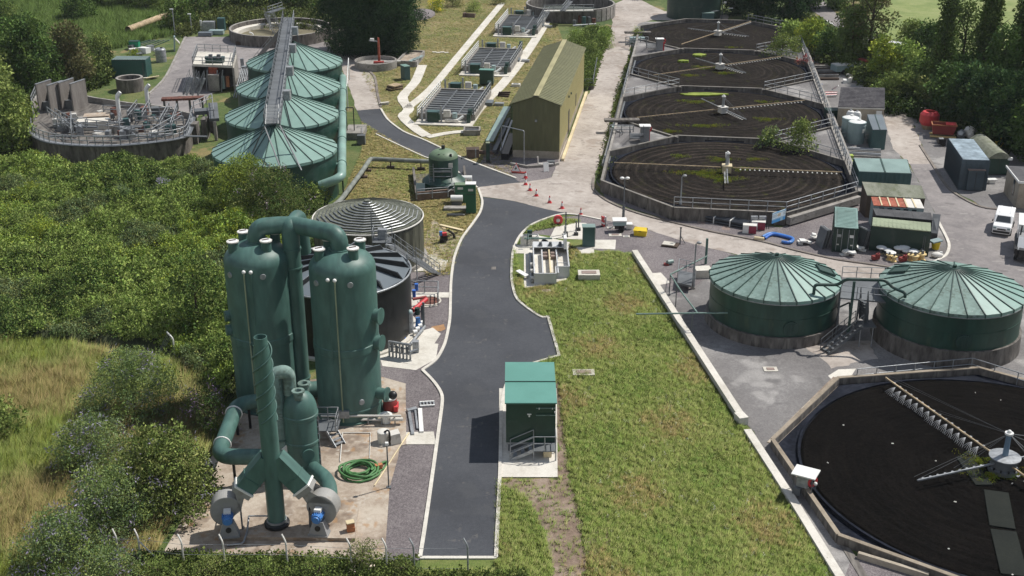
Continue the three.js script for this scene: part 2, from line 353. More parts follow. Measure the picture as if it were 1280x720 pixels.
// ================================================================ the setting
{ // one sheet to the horizon
const g = new THREE.PlaneGeometry(1600, 1600, 1, 1); g.rotateX(-Math.PI / 2); g.translate(0, -.02, -500);
tag(meshOf('ground', metric(g), M.wildGrass), 'rough grass and earth that the whole works stands on', 'ground', null, 'structure');
}
const AREA = {
lawn: pts('641,313 640,352 647,375 675,396 685,396 699,445 675,453 650,461 690,470 699,600 622,600 621,700 525,700 522,760 1066,760 1046,722 795,318 745,312 722,275 690,273 662,284 650,297'),
midGrass: pts('452,152 495,179 532,196 560,206 597,235 601,262 590,282 577,300 563,345 530,345 520,270 440,270 425,250 452,190'),
farLawn: pts('476,136 485,150 505,165 532,177 572,195 640,222 638,160 640,128 705,56 690,10 655,0 520,0 500,30 470,90 445,80'),
};
tag(sheet('grass', AREA.lawn, .004, M.grass), 'rough mown grass bank between the new road and the low white wall', 'grass');
tag(sheet('grass', AREA.midGrass, .004, M.dryGrass), 'dry yellowing grass between the domed green tanks and the new road', 'grass');
tag(sheet('grass', AREA.farLawn, .004, M.dryGrass), 'mown grass round the rectangular settling tanks', 'grass');
tag(sheet('meadow', ragged(pts('-60,428 60,430 110,445 120,500 60,640 50,760 -60,760'), 1.2, .5, 3), .004, M.dryGrass), 'dry tall meadow grass at the left edge in front of the brambles', 'grass');
tag(sheet('pasture', pts('1085,-60 1400,-60 1500,60 1250,75 1150,70 1095,40'), .01, M.pasture), 'pale green pasture beyond the trees', 'field');
tag(sheet('reed_bed', pts('-300,-60 200,-60 205,10 150,40 100,60 0,30 -300,60'), .01, M.reeds), 'bright green reed bed beyond the trees at the top left', 'reeds');
tag(sheet('gravel', pts('1066,694 1150,722 1260,790 1030,790'), .008, M.gravel), 'dark gravel in front of the large wet filter bed at the bottom edge', 'gravel');
tag(sheet('drain_cover', pts('614,333.5 620,333.5 620,337 614,337'), .016, M.darkConcrete), 'small dark drain cover in the new road', 'drain');
// ---- roads
const roadL1 = '525,698 534,640 548,540 553,500 549,487 540,475 528,463', mouth = '528,463 545,450 556,430 562,402 563,380 564,350 568,322 577,299 590,281 600,266 601,246';
const roadR1 = '722,269 705,268 690,271 665,281 650,295 642,312 640,330 640,352 647,375 675,396 685,396 699,445 675,452 650,460 638,470 631,487 627,510 626,540 625,590 620,698';
const lower = [...pts(roadL1), ...pts(mouth).slice(1), ...pts('640,251 685,262'), ...pts(roadR1)];
tag(sheet('asphalt_road', lower, .012, M.asphalt), 'new dark asphalt access road running up from the bottom edge', 'road');
const upperL = '597,234 560,205 532,196 495,179 470,167 452,152 446,138', upperR = '476,136 485,150 505,165 532,176 572,195 607,209 640,221 650,228';
tag(sheet('asphalt_road', [...pts(upperL), ...pts(upperR)], .012, M.asphalt), 'new dark asphalt branch passing the green pump tank', 'road');
tag(sheet('concrete_road', ragged(pts('446,138 430,92 420,60 405,35 470,40 450,62 468,95 476,136'), 1.5, .12, 5), .012, M.oldRoad), 'old pale concrete road beside the domed green tanks', 'road');
tag(sheet('concrete_road', ragged(pts('597,233 640,228.5 652,228.5 690,221 700,180 707,178 725,140 740,110 750,75 760,45 765,32 768,5 790,-5 830,14 875,19 910,18 910,27 877,27 815,25 797,30 790,47 787,67 780,87 772,112 762,150 757,180 742,225 742,237 757,250 780,261 815,272 852,281 890,290 927,297 960,304 997,314 1047,325 1090,331 1130,336 1130,352 1050,346 1000,338 915,317 855,302 815,290 790,281 752,275 722,269 705,267 640,251 601,246'), 1.6, .16, 6), .008, M.oldRoad), 'pale worn concrete road from the junction past the row of filter beds', 'road');
tag(sheet('yard_road', ragged(pts('1115,180 1135,202 1152,232 1175,280 1186,305 1182,320 1167,328 1120,336 1120,356 1290,380 1420,330 1420,290 1280,264 1235,261 1210,252 1185,235 1165,205 1150,180'), 1.6, .1, 7), .010, M.oldTarmac), 'worn grey tarmac road between the sheds on the right', 'road');
tag(sheet('concrete_road', ragged(pts('1104,142 1110,165 1117,186 1135,205 1165,205 1152,181 1137,142 1122,133 1100,132'), 1.2, .12, 8), .015, M.oldRoad), 'sunlit pale concrete track beside the silos at the right', 'road');
tag(sheet('lane', pts('985,-10 1010,10 1040,30 1062,48 1100,75 1125,72 1085,42 1050,22 1020,-10'), .012, M.oldTarmac), 'country lane seen between the trees at the top', 'road');
tag(sheet('road_marking', pts('1032,26 1041,31 1042.5,30.2 1033.5,25.2'), .018, M.white), 'white dash on the country lane', 'marking');
tag(sheet('works_road', ragged(pts('186,118 208,95 232,46 285,46 330,58 410,52 425,75 425,100 300,105 262,118 245,150 190,150'), 1.5, .15, 9), .008, M.oldTarmac), 'mauve grey tarmac between the inlet works and the far round tank', 'road');
// ---- gravel, yard, pads
tag(sheet('gravel', pts('468,340 566,340 563,400 556,430 545,450 528,463 540,474 549,486 553,500 534,640 525,700 478,702 470,480'), .006, M.gravel), 'purple grey gravel verge left of the new road', 'gravel');
tag(sheet('gravel', ragged(pts('662,284 690,272 722,270 752,275 790,281 855,302 915,317 880,350 850,372 800,330 790,318 740,312 735,300 660,292'), 1, .1, 11), .009, M.gravel), 'dark purple gravel between the lawn and the concrete road', 'gravel');
tag(sheet('yard', ragged(pts('850,330 915,317 1000,338 1120,350 1300,382 1420,420 1420,520 1210,480 1046,482 966,560 1082,722 1100,770 1060,770 940,540 800,330'), 1.5, .2, 12), .006, M.yard), 'dusty grey yard around the two domed digester tanks', 'yard');
tag(sheet('gravel', ragged(pts('745,225 760,240 800,250 850,262 976,285 1040,262 1062,245 1085,268 1090,300 1130,322 1160,330 1120,334 1047,325 960,304 852,281 757,250'), 1.2, .12, 13), .009, M.gravel), 'gravel verge along the foot of the nearest filter bed of the row', 'gravel');
tag(sheet('gravel', ragged(pts('600,205 640,222 652,228 690,222 700,196 640,190 612,178'), 1, .1, 14), .0085, M.gravel), 'dark gravel in front of the olive shed', 'gravel');
tag(sheet('yard', ragged(pts('1010,60 1060,90 1110,130 1130,180 1115,230 1070,240 1055,200 1020,100'), 1.5, .2, 15), .006, M.yard), 'grey yard around the silos and the slate roofed hut', 'yard');
tag(sheet('yard', ragged(pts('1150,150 1165,205 1185,235 1235,261 1300,268 1420,290 1420,200 1280,170'), 1.5, .2, 16), .006, M.yard), 'grey hardstanding under the dark sheds at the right edge', 'yard');
tag(sheet('yard', ragged(pts('795,27 877,27 940,26 985,36 1000,60 1010,80 800,45 770,60'), 1.5, .2, 17), .006, M.yard), 'grey ground beside the farthest filter bed', 'yard');
tag(sheet('soil', ragged(pts('696,470 706,540 712,600 726,650 731,700 728,760 694,760 690,700 672,645 655,620 624,606 640,600 700,599 694,520'), .5, .22, 18), .012, M.soil), 'bare brown soil scar in the grass beside the green kiosk', 'soil');
tag(sheet('soil', ragged(pts('735,658 760,655 768,685 745,695 728,690'), .4, .18, 19), .012, M.soil), 'small bare patch of soil in the grass bank', 'soil');
tag(sheet('soil', ragged(pts('541,275 575,295 566,330 532,345 525,320'), .5, .2, 20), .0095, M.padStone), 'trodden sandy ground at the foot of the stair beside the ribbed roof tank', 'soil');
tag(sheet('yard', ragged(pts('1117,188 1135,205 1152,232 1175,280 1186,305 1182,320 1160,330 1090,310 1062,245 1070,200'), 1.5, .1, 33), .004, M.yard), 'grey ground under and between the row of sheds', 'yard');
tag(sheet('yard', ragged(pts('1137,141 1152,181 1165,205 1210,205 1215,165 1165,146'), 1.5, .15, 34), .0045, M.yard), 'stony ground under the red hopper and skip', 'yard');
// ---- concrete pads
const padPoly = pts('205,690 245,620 262,575 300,520 360,480 420,470 478,472 507,480 508,556 500,558 497,575 487,610 481,695 478,700');
tag(sheet('concrete_pad', padPoly, .05, M.padStone), 'stained concrete pad under the tall scrubber towers', 'pad');
{
const p = new B().prism(pts('268,676 276,640 292,612 420,622 448,640 444,678').map(q => [q.x, q.z]), .05, .3).build('concrete_plinth', M.padStone);
tag(p, 'low stained concrete plinth carrying the two fans', 'plinth', null, 'structure');
for (const [s, l] of [['478,458 520,463 545,449 548,430 500,428 470,432', 'pale concrete apron beside the black tank at the road'], ['505,340 556,338 560,326 538,318', 'pale slab at the foot of the galvanised stair']]) tag(sheet('concrete_apron', pts(s), .03, M.slab), l, 'slab');
for (const [s, l] of [['480,450 520,457 530,450 551,418 541,410 508,420', 'pale angled concrete slab under the pump pipework'], ['514,366 564,366 564,372.5 514,372.5', 'narrow white concrete path from the black tank to the road'], ['514,372 547,370 547,383 514,386', 'small white concrete surround of the manhole'], ['500,556 545,556 542,540 500,541', 'sandy concrete strip crossing the gravel verge'], ['624,486 696,486 697,597 624,597', 'white concrete base of the green kiosk']])
tag(sheet('concrete_slab', pts(s), .045, M.slab), l, 'slab');
for (const [s, l] of [['655,360 655,317 640.5,317 641,307 658,305 665,293 712,303 708,350 680,357', 'white concrete apron round the small galvanised tank'], ['697,278 733,279 736,300 687,298', 'pale concrete slab with the row of pipe posts'], ['741,300 770,300 769,312 740,311', 'pale concrete slab right of the narrow teal cabinet'], ['720,309 742,309 743,317 727,317', 'broken pale slab in front of the narrow teal cabinet'], ['812,342 826,341 838,354 822,357', 'square pale slab beside the low white wall']])
tag(sheet('concrete_slab', pts(s), .03, M.slab), l, 'slab');
tag(sheet('concrete_slab', pts('1035,470 1048,462 1070,461 1060,477 1046,481'), .02, M.slab), 'white slab at the corner of the near filter bed', 'slab');
tag(sheet('concrete_slab', ragged(pts('1002,430 1085,425 1096,448 1040,460'), .5, .15, 31), .014, M.oldRoad), 'pale stained concrete at the foot of the grey stair', 'slab');
}
// ---- white kerbs of the new road and older dark kerbs
function kerb(s, w, h, mat, label, name = 'kerb') { const m = new B().tri(strip(smooth(pts(s), 4, .4), w, 0, h)).build(name, mat); return tag(m, label, 'kerb', null, 'structure'); }
kerb(roadL1, .24, .1, M.kerb, 'white kerb along the left edge of the new road at the bottom');
kerb('528,463 545,450 556,430 562,402 563,380 564,350 568,322 577,299 590,281 600,266 603,252 598,236', .24, .1, M.kerb, 'white kerb curving up the left side of the new road');
kerb('752,275 722,269 705,268 690,271 665,281 650,295 642,312 640,330 640,352 647,375 675,396 685,396', .24, .1, M.kerb, 'white kerb curving round the lawn corner');
tag(new B().tri(strip(pts('685,396 699,445 675,452'), .24, 0, .1)).build('kerb', M.kerb), 'white kerb round the end of the turning bay', 'kerb', null, 'structure');
kerb('675,452 650,460 638,470 631,487 627,510 626,540 625,590 620,698', .24, .1, M.kerb, 'white kerb along the right edge of the new road by the kiosk');
tag(new B().tri(strip(pts('620.5,698 525,698'), .24, 0, .1)).build('kerb', M.kerb), 'white kerb across the end of the new road', 'kerb', null, 'structure');
kerb('476,136 485,150 505,165 532,176 572,195 607,209 645,223', .26, .1, M.kerb, 'pale kerb along the far side of the upper asphalt branch');
kerb('597,235 560,206 532,197 495,180 470,168', .2, .1, M.kerb, 'pale kerb along the near side of the upper asphalt branch');
kerb('742,223 742,237 757,250 780,261 815,272 852,281 890,290 927,297 960,304 997,314 1047,325 1090,331 1122,336', .3, .12, M.oldKerb, 'dark old kerb along the concrete road below the filter beds');
kerb('1150,182 1165,205 1185,235 1210,252 1235,261 1290,265 1400,280', .3, .12, M.oldKerb, 'dark old kerb curving past the dark sheds at the right');
kerb('1173,278 1186,305 1182,320 1167,328', .28, .12, M.kerb, 'pale kerb round the corner by the containers');
kerb('448,62 452,80 468,96 472,118 476,134', .35, .12, M.oldKerb, 'old kerb beside the large conifer');
kerb('186,118 208,95 232,46', .35, .14, M.concrete, 'pale kerb along the left of the mauve tarmac');
// ---- footpaths
for (const [s, w, l] of [['528,82 519,103 503,122 511,137 504,146 519,161 534,171', 1.5, 'white concrete path from the green cabinet to the road'], ['534,172 560,167 590,164', 1.2, 'white concrete path below the nearest settling tank'], ['587,150 606,128 628,106 650,78 668,52 690,16', 1.6, 'pale concrete path along the right of the settling tanks'], ['509,136 538,112 570,74 598,40 628,4', 1.3, 'white concrete path along the left of the settling tanks']])
tag(new B().tri(strip(smooth(pts(s), 3), w, .002, .11)).build('footpath', M.slab), l, 'path', null, 'structure');
// ---- low white retaining wall beside the yard
{
const t = thing('retaining_wall', 'low white concrete wall between the grass bank and the grey yard', 'wall');
new B().tri(strip(pts('793,319 860,424 926,527'), .55, 0, .55)).build('wall_run', M.slab, t);
new B().tri(strip(pts('934,541 990,628 1066,752'), .55, 0, .3)).build('wall_run', M.slab, t);
new B().box(.7, .62, .9, at(926, 528).x, 0, at(926, 528).z, .3).build('end_block', M.kerb, t);
}
// ================================================================ handrails, ladders, stairs
const _pg = {};
function postGeo(h, r) { return _pg[h + '_' + r] ??= new B().cyl(r, r, h, 0, 0, 0, 5).geo(); }
function railing(parent, P, o = {}) { // tubular handrail along points at foot height
const h = o.h ?? 1.1, r = o.r ?? .032, gap = o.gap ?? 1.6, b = new B(), pg = postGeo(h, r * 1.15);
const lift = (p, y) => V(p.x, p.y + y, p.z);
for (let i = 0; i < P.length - 1; i++) {
for (const y of o.rails ?? [h, h * .52]) b.bar(lift(P[i], y), lift(P[i + 1], y), r, 5);
const n = Math.max(1, Math.round(P[i].distanceTo(P[i + 1]) / gap));
for (let k = 0; k < n + (i === P.length - 2 ? 1 : 0); k++) { const q = P[i].clone().lerp(P[i + 1], k / n); meshOf('post', pg, o.mat ?? M.galv, parent).position.copy(q); }
if (o.kick) b.beam(lift(P[i], .09), lift(P[i + 1], .09), .02, .16);
}
b.build('handrail', o.mat ?? M.galv, parent);
}
function stair(parent, a, b, w, o = {}) { // a: foot, b: head (centre line)
const d = b.clone().sub(a), f = d.clone().setY(0).normalize(), s = V(-f.z, 0, f.x), n = Math.max(3, Math.round(d.y / .22)), mat = o.mat ?? M.galv;
for (let i = 0; i < n; i++) { const p = a.clone().lerp(b, (i + .6) / n); new B().box(w, .04, .25, p.x, p.y, p.z, Math.atan2(f.x, f.z)).build('tread', mat, parent); }
for (const k of [-1, 1]) { const q = s.clone().multiplyScalar(k * w / 2); new B().beam(a.clone().add(q), b.clone().add(q), .05, .24).build('stringer', mat, parent); if (o.rail !== false) railing(parent, [a.clone().add(q), b.clone().add(q)], { h: 1.05, gap: 1.3, mat }); }
}
function ladder(parent, a, b, side, w = .45, mat = M.galv) {
const s = side.clone().multiplyScalar(w / 2), B1 = new B(), n = Math.round(a.distanceTo(b) / .3);
B1.bar(a.clone().add(s), b.clone().add(s), .03, 5).bar(a.clone().sub(s), b.clone().sub(s), .03, 5);
for (let i = 1; i < n; i++) { const p = a.clone().lerp(b, i / n); B1.bar(p.clone().add(s), p.clone().sub(s), .018, 5); }
return B1.build('ladder', mat, parent);
}
const dir = (p, q) => q.clone().sub(p).setY(0).normalize();
const ang = (p, q) => Math.atan2(q.x - p.x, q.z - p.z);
// ================================================================ tanks with a folded conical roof
function domedTank(o) {
const t = thing(o.name, o.label, o.cat ?? 'tank', o.c, o.turn ?? 0, o.group), { R, wall, rise } = o, base = o.base ?? 0, n = o.n ?? 24;
if (base) new B().cyl(R + .28, R + .22, base, 0, 0, 0, 64).build('concrete_base', M.darkConcrete, t);
new B().lathe([[R, base], [R, wall]], 64).build('shell', o.shell ?? M.tankGreen, t);
for (const y of o.seams ?? [base + .02, base + (wall - base) * .5]) new B().lathe([[R, y], [R + .03, y], [R + .03, y + .06], [R, y + .06]], 64).build('seam', o.shell ?? M.tankGreen, t);
const rim = R + .14, y0 = wall + .02, a = Math.PI * 2 / n, r0 = .34;
new B().lathe([[R - .1, wall - .06], [rim, wall - .06], [rim, wall + .02], [R - .1, wall + .02]], 64, 0, 0, 0, .3).build('rim', o.rimMat ?? M.galv, t);
const P = (r, th, y) => V(Math.cos(th) * r, y, Math.sin(th) * r), f = .26, slope = rise / (rim - r0);
const panel = new B().tri([[P(rim, a, y0 + f), P(rim, 0, y0 + f), P(r0, 0, y0 + f + rise), P(r0, a, y0 + f + rise)].reverse(), [P(rim, 0, y0), P(rim, 0, y0 + f), P(rim, a, y0 + f), P(rim, a, y0)].reverse().reverse(),
[P(rim, 0, y0), P(rim, a, y0), P(r0, a, y0 + f + rise - .15), P(r0, 0, y0 + f + rise - .15)]]).geo();
const rib = new B().beam(P(rim + .02, 0, y0 + f + .03), P(r0, 0, y0 + f + rise + .03), .07, .09).beam(P(rim + .03, 0, y0), P(rim + .03, 0, y0 + f + .05), .07, .06).geo();
for (let i = 0; i < n; i++) {
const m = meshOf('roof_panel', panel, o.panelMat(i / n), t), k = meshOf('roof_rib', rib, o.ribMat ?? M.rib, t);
m.rotation.y = k.rotation.y = -i * a;
}
const top = y0 + f + rise;
new B().cyl(r0 + .12, r0 + .06, .16, 0, top - .06, 0, 16).cyl(.16, .16, .3, 0, top, 0, 10).build('roof_cap', o.capMat ?? M.rib, t);
return { t, top, y0: y0 + f, slope, rim, onRoof: (r, th) => P(r, th, y0 + f + (rim - r) * slope) };
}
{ // the two digesters on the right
const mk = (o) => domedTank({ n: 26, rise: 2.1, shell: M.tankGreen, panelMat: u => (u > .27 && u < .72) ? M.tealOldShade : (u > .2 && u < .78) ? M.tealOldShade : M.tealRoof, ...o });  // panels away from the sun: shade painted in along with real staining
const A = mk({ name: 'digester_tank', label: 'dark green digester tank with weathered and shade painted domed roof left of the grey stair', c: at(968.5, 349, 3.85).setY(0), R: 5.35, wall: 3.85, base: .95, rise: 1.78 });
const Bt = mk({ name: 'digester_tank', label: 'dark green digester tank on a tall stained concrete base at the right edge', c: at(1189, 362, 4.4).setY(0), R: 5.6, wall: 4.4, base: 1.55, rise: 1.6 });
for (const [T, o] of [[A, { th: 1.5, y: 1.75, r: 5.35 }], [Bt, { th: 1.68, y: 2.35, r: 5.6 }]]) { // man-ways
const x = Math.cos(o.th) * o.r, z = Math.sin(o.th) * o.r;
const g = new B().put(new THREE.CylinderGeometry(.62, .62, .24, 24), x * 1.01, o.y, z * 1.01, Math.PI / 2, Math.PI / 2 - o.th, 0);
for (const s of [-.22, 0, .22]) g.put(new THREE.BoxGeometry(.06, .9, .06), x * 1.035 - Math.sin(o.th) * s, o.y, z * 1.035 + Math.cos(o.th) * s);
g.build('manway', M.rib, T.t);
}
const hatch = (T, th, r) => { const p = T.onRoof(r, th), q = T.onRoof(r - 1.3, th), s = V(-Math.sin(th), 0, Math.cos(th)).multiplyScalar(.75), u = V(0, .12, 0);
new B().tri([[p.clone().add(s).add(u), q.clone().add(s).add(u), q.clone().sub(s).add(u), p.clone().sub(s).add(u)].reverse()]).beam(p.clone().add(s).add(u), q.clone().add(s).add(u), .08, .16).beam(p.clone().sub(s).add(u), q.clone().sub(s).add(u), .08, .16).beam(p.clone().add(s).add(u), p.clone().sub(s).add(u), .08, .16).beam(q.clone().add(s).add(u), q.clone().sub(s).add(u), .08, .16).build('roof_hatch', M.rib, T.t); };
hatch(A, -.02, 4.9); hatch(Bt, -2.55, 5.0);
// platform between them
const pf = thing('access_platform', 'grey steel platform and stair between the two digester tanks', 'platform');
const h = 3.7, a = at(1050, 372, h), b = at(1112, 378, h), c = at(1106, 350, h), d = at(1052, 348, h);
new B().prism([[a.x, a.z], [b.x, b.z], [c.x, c.z], [d.x, d.z]], h - .12, h).build('deck', M.galvDark, pf);
railing(pf, [a, b], { gap: 1.2 }); railing(pf, [d, c], { gap: 1.2 });
for (const q of [a, b, at(1074, 374, h), c, d]) new B().beam(V(q.x, 0, q.z), V(q.x, h - .1, q.z), .12).build('leg', M.galvDark, pf);
const mid = at(1082, 405, 1.85), top = at(1079, 376, h), foot = at(1030, 441, 0);
new B().box(1.4, .1, 1.3, mid.x, 1.78, mid.z).build('landing', M.galvDark, pf);
stair(pf, mid.clone().add(V(0, 0, -.6)), top, .95, { mat: M.galvDark }); stair(pf, foot, mid.clone().add(V(-.6, 0, .1)), .95, { mat: M.galvDark });
for (const [x, z] of [[-.5, .5], [.5, .5]]) new B().bar(V(mid.x + x, 0, mid.z + z), V(mid.x + x, 1.8, mid.z + z), .05).build('leg', M.galv, pf);
// gas pipe bridging the two roofs
const gp = thing('gas_pipeline', 'dark green pipe bridging the roofs of the two digester tanks', 'pipe');
const p0 = at(1017, 368, 4.3), p1 = at(1131, 372, 4.9), H = 5.6;
new B().pipe([p0, V(p0.x, H - .45, p0.z), at(1047, 356, H - .45), at(1058, 349, H + .25), at(1106, 350, H + .25), at(1117, 360, H - .3), V(p1.x, H - .3, p1.z), p1], .13, .3).build('pipe_run', M.rib, gp);
const pp = at(1068, 352, H + .2); new B().bar(V(pp.x, 1.2, pp.z), V(pp.x, H + .2, pp.z), .11, 10).build('riser', M.rib, gp);
// low feed pipe on posts in front of the left digester
const fp = thing('feed_pipe', 'long pale green pipe on thin posts in front of the left digester tank', 'pipe');
const hp = 2.1, line = [[795, 392.5], [865, 391.5], [911, 391], [964, 389], [1008, 386.5], [1048, 384.5]].map(q => at(q[0], q[1], hp));
line.push(at(1062, 378, hp + .1), V(pp.x, hp + .5, pp.z));
new B().tube(line.slice(0, 6), .075, 40, 8).build('pipe_run', M.tealOldShade, fp); new B().pipe(line.slice(5), .075, .3).build('pipe_bend', M.tealOldShade, fp);
new B().tube([at(838, 343, 2.3), at(852, 365, 2.2), at(872, 391.5, hp)], .07, 10, 8).tube([at(838, 343, 2.3), at(884, 320, 2.6)], .07, 8, 8).build('branch_pipe', M.tealOldShade, fp);
for (const [x, y] of [[910, 391], [963, 389], [1013, 386]]) { const q = at(x, y, hp); new B().bar(V(q.x, 0, q.z), V(q.x, hp + .5, q.z), .04).box(.4, .03, .3, q.x, .01, q.z).build('post', M.galv, fp); }
for (const [x, y] of [[866, 391], [846, 356], [838, 343]]) { const q = at(x, y, hp); new B().bar(V(q.x, 0, q.z), V(q.x, hp + .1, q.z), .05).build('post', M.galvDark, fp); }
const bx = thing('pump_platform', 'small grey steel platform with handrail behind the left digester tank', 'platform');
const c0 = at(846, 362), c1 = at(864, 366), c2 = at(866, 350), c3 = at(848, 346);
new B().prism([c0, c1, c2, c3].map(q => [q.x, q.z]), .5, .7).build('deck', M.galvDark, bx); railing(bx, [c0, c3, c2].map(q => q.clone().setY(.7)), { gap: .9 });
const up0 = at(882, 330); new B().bar(V(up0.x, 0, up0.z), V(up0.x, 2.6, up0.z), .12, 10).build('pipe_riser', M.teal, bx);
const vb = at(886, 345); tag(new B().box(1.5, .8, 1.2, vb.x - .6, 0, vb.z, .1).build('concrete_block', M.slab), 'pale concrete block beside the left digester tank', 'block');
}
{ // four domed tanks under the conveyor
const C = [[344, 188.5], [353, 145.5], [361, 110.5], [368.5, 79]].map(q => at(q[0], q[1], 5).setY(0));
const nm = ['nearest of the four domed pale green tanks, beside the dark bush', 'second domed pale green tank from the dark bush, under the conveyor walkway', 'third domed pale green tank from the dark bush, under the conveyor walkway', 'farthest of the four domed pale green tanks, next to the round concrete tank'];
C.forEach((c, i) => domedTank({ name: 'domed_tank', label: nm[i], c, R: 6.7, wall: 5, rise: 2.7, n: 24, turn: .05 * i, shell: M.tankGreen, rimMat: M.teal, panelMat: u => (u * 24 | 0) % 5 === 2 ? M.tealRoof : M.tealRoof }));
const cw = thing('conveyor_walkway', 'long grey walkway with rusty rails running above the domed tanks', 'walkway');
const h0 = 9.3, a = at(340, 155, h0), b = at(361, 22, h0), d = dir(a, b), s = V(-d.z, 0, d.x);
const L = a.distanceTo(b), w = .8, off = (k, t, y = 0) => a.clone().lerp(b, t).addScaledVector(s, k).add(V(0, y, 0));
const n = 12;
for (let i = 0; i < n; i++) new B().beam(off(0, i / n), off(0, (i + .985) / n), 2 * w, .1).build('grating', M.galvDark, cw);
for (const k of [-1, 1]) { new B().beam(off(k * w, 0, -.15), off(k * w, 1, -.15), .1, .3).build('girder', M.galvDark, cw); railing(cw, [off(k * w, 0), off(k * w, 1)], { gap: 2.2, mat: k < 0 ? M.galvDark : M.galv, h: 1.1, r: .045 }); }
for (const t of [.18, .38, .6, .8]) { const q = off(w + .4, t); new B().box(.9, 1.1, 1, q.x, q.y - .2, q.z).build('drive_box', M.galv, cw); }
// trestles that straddle the tank joints
for (const [t, y0] of [[.0, 6.2], [.2, 0], [.4, 0], [.6, 0], [.97, 0]]) for (const k of [-1, 1]) new B().beam(off(k * w, t, -.2), off(k * (w + 1.5), t).setY(y0), .14).build('trestle_leg', M.galvDark, cw);
for (const k of [-1, 1]) { // sloping brackets on the near roof
new B().beam(off(k * w, 0, -.2), at(k < 0 ? 351 : 377, k < 0 ? 211 : 213, 5.6), .12).build('brace', M.galvDark, cw);
}
ladder(cw, off(0, -.005, .1), off(0, .06, 1.2), s, 1.3, M.white);
const e0 = off(0, .93), e1 = at(318, 78, 1); new B().beam(e0, e1, .9, .12).build('sloping_arm', M.galvDark, cw); railing(cw, [e1, e0], { h: 1, gap: 2 });
// big duct on the right of the tanks
const du = thing('duct', 'large pale green duct running along the right of the domed tanks', 'duct');
const hd = 3.4, D0 = at(428.5, 95, hd), D1 = at(427, 222, hd), D2 = at(400, 232, hd - .9);
new B().pipe([V(D0.x, .8, D0.z), D0, D1, D2], .5, 1.2, 16).build('duct_run', M.tealRoof, du);
for (const t of [.2, .45, .7, .9]) { const q = D0.clone().lerp(D1, t); new B().put(new THREE.TorusGeometry(.52, .05, 6, 20), q.x, q.y, q.z, 0, ang(D0, D1)).build('flange', M.teal, du); new B().box(.16, hd - .4, .16, q.x, 0, q.z).build('support', M.rib, du); }
for (let i = 0; i < 4; i++) { const q = C[i].clone().setY(3.4); q.x += 6.6; const e = D0.clone().lerp(D1, .1 + .28 * (3 - i)); e.z = q.z; new B().bar(q, V(D0.x + (D1.x - D0.x) * ((q.z - D0.z) / (D1.z - D0.z)), hd, q.z), .25, 10).build('branch', M.tealRoof, du); }
const wp = thing('guard_post', 'tall white tubular barrier beside the old pale road', 'barrier');
new B().bar(at(435, 138), at(435, 138).setY(3.4), .07).build('post', M.white, wp); const wq = at(437, 100); new B().bar(at(435, 138).setY(3.4), wq.clone().setY(3.4), .07).bar(wq, wq.clone().setY(3.4), .07).build('rail', M.white, wp);
const kp = thing('switch_platform', 'dark slab with a black frame beside the large pale green duct', 'platform');
const k0 = at(444, 172), k1 = at(452, 180); new B().box(2.4, .9, 4.2, k0.x, 0, k0.z - 1).build('plinth', M.concrete, kp);
for (const [x, y] of [[434, 163], [443, 163]]) { const q = at(x, y, .9); new B().bar(q, V(q.x, 3.9, q.z), .07).build('post', M.black, kp); } new B().bar(at(434, 163, .9).setY(3.9), at(443, 163, .9).setY(3.9), .07).build('crossbar', M.black, kp);
new B().box(1, 1.2, .9, k1.x, 0, k1.z).build('switch_box', M.galvDark, kp); railing(kp, [at(447, 168), at(453, 168), at(453, 178)], { h: 1.1 });
}
{ // tank with the ribbed roof
const R = 5.2, H = 4.3, n = 14, t = thing('ribbed_tank', 'round brown clad tank with stepped ring roof behind the black tank', 'tank', at(460, 271, H).setY(0));
new B().cyl(R + .35, R + .35, .35, 0, 0, 0, 48).build('concrete_base', M.concrete, t);
for (let i = 0; i < 28; i++) { const a = i / 28 * Math.PI * 2, w = 2 * R * Math.tan(Math.PI / 28) * .99; new B().put(new THREE.BoxGeometry(w, H - .35, .06), Math.sin(a) * R, .35 + (H - .35) / 2, Math.cos(a) * R, 0, a).build('wall_panel', M.tankBrown, t); }
new B().put(new THREE.TorusGeometry(R + .06, .08, 6, 56), 0, H + .05, 0, Math.PI / 2).build('rim', M.whiteDirty, t);
const rings = 13, P = (r, i, y) => V(Math.sin(i / n * 6.28318) * r, y, Math.cos(i / n * 6.28318) * r);
for (let k = 0; k < rings; k++) {
const r1 = R * (1 - k / rings), r0 = R * (1 - (k + 1) / rings) + .0, y = H + .02 + 1.45 * k / rings, f = [];
for (let i = 0; i < n; i++) { f.push([P(r1, i, y + .16), P(r1, i + 1, y + .16), P(r0, i + 1, y + .12), P(r0, i, y + .12)], [P(r1, i, y - .12), P(r1, i + 1, y - .12), P(r1, i + 1, y + .16), P(r1, i, y + .16)]); }
new B().tri(f).build('roof_ring', M.lichenRoof, t);
if (k) { const e = []; for (let i = 0; i < n; i++) e.push([P(r1 + .06, i, y + .15), P(r1 + .06, i + 1, y + .15), P(r1, i + 1, y + .20), P(r1, i, y + .20)]); new B().tri(e).build('roof_batten', M.galv, t); }
}
new B().cyl(.35, .3, .2, 0, H + 1.5, 0, 14).build('roof_cap', M.lichenRoof, t);
const rp = at(528, 316).sub(t.position); new B().bar(V(rp.x, 0, rp.z), V(rp.x, H + .1, rp.z), .06).build('downpipe', M.redDull, t);
}
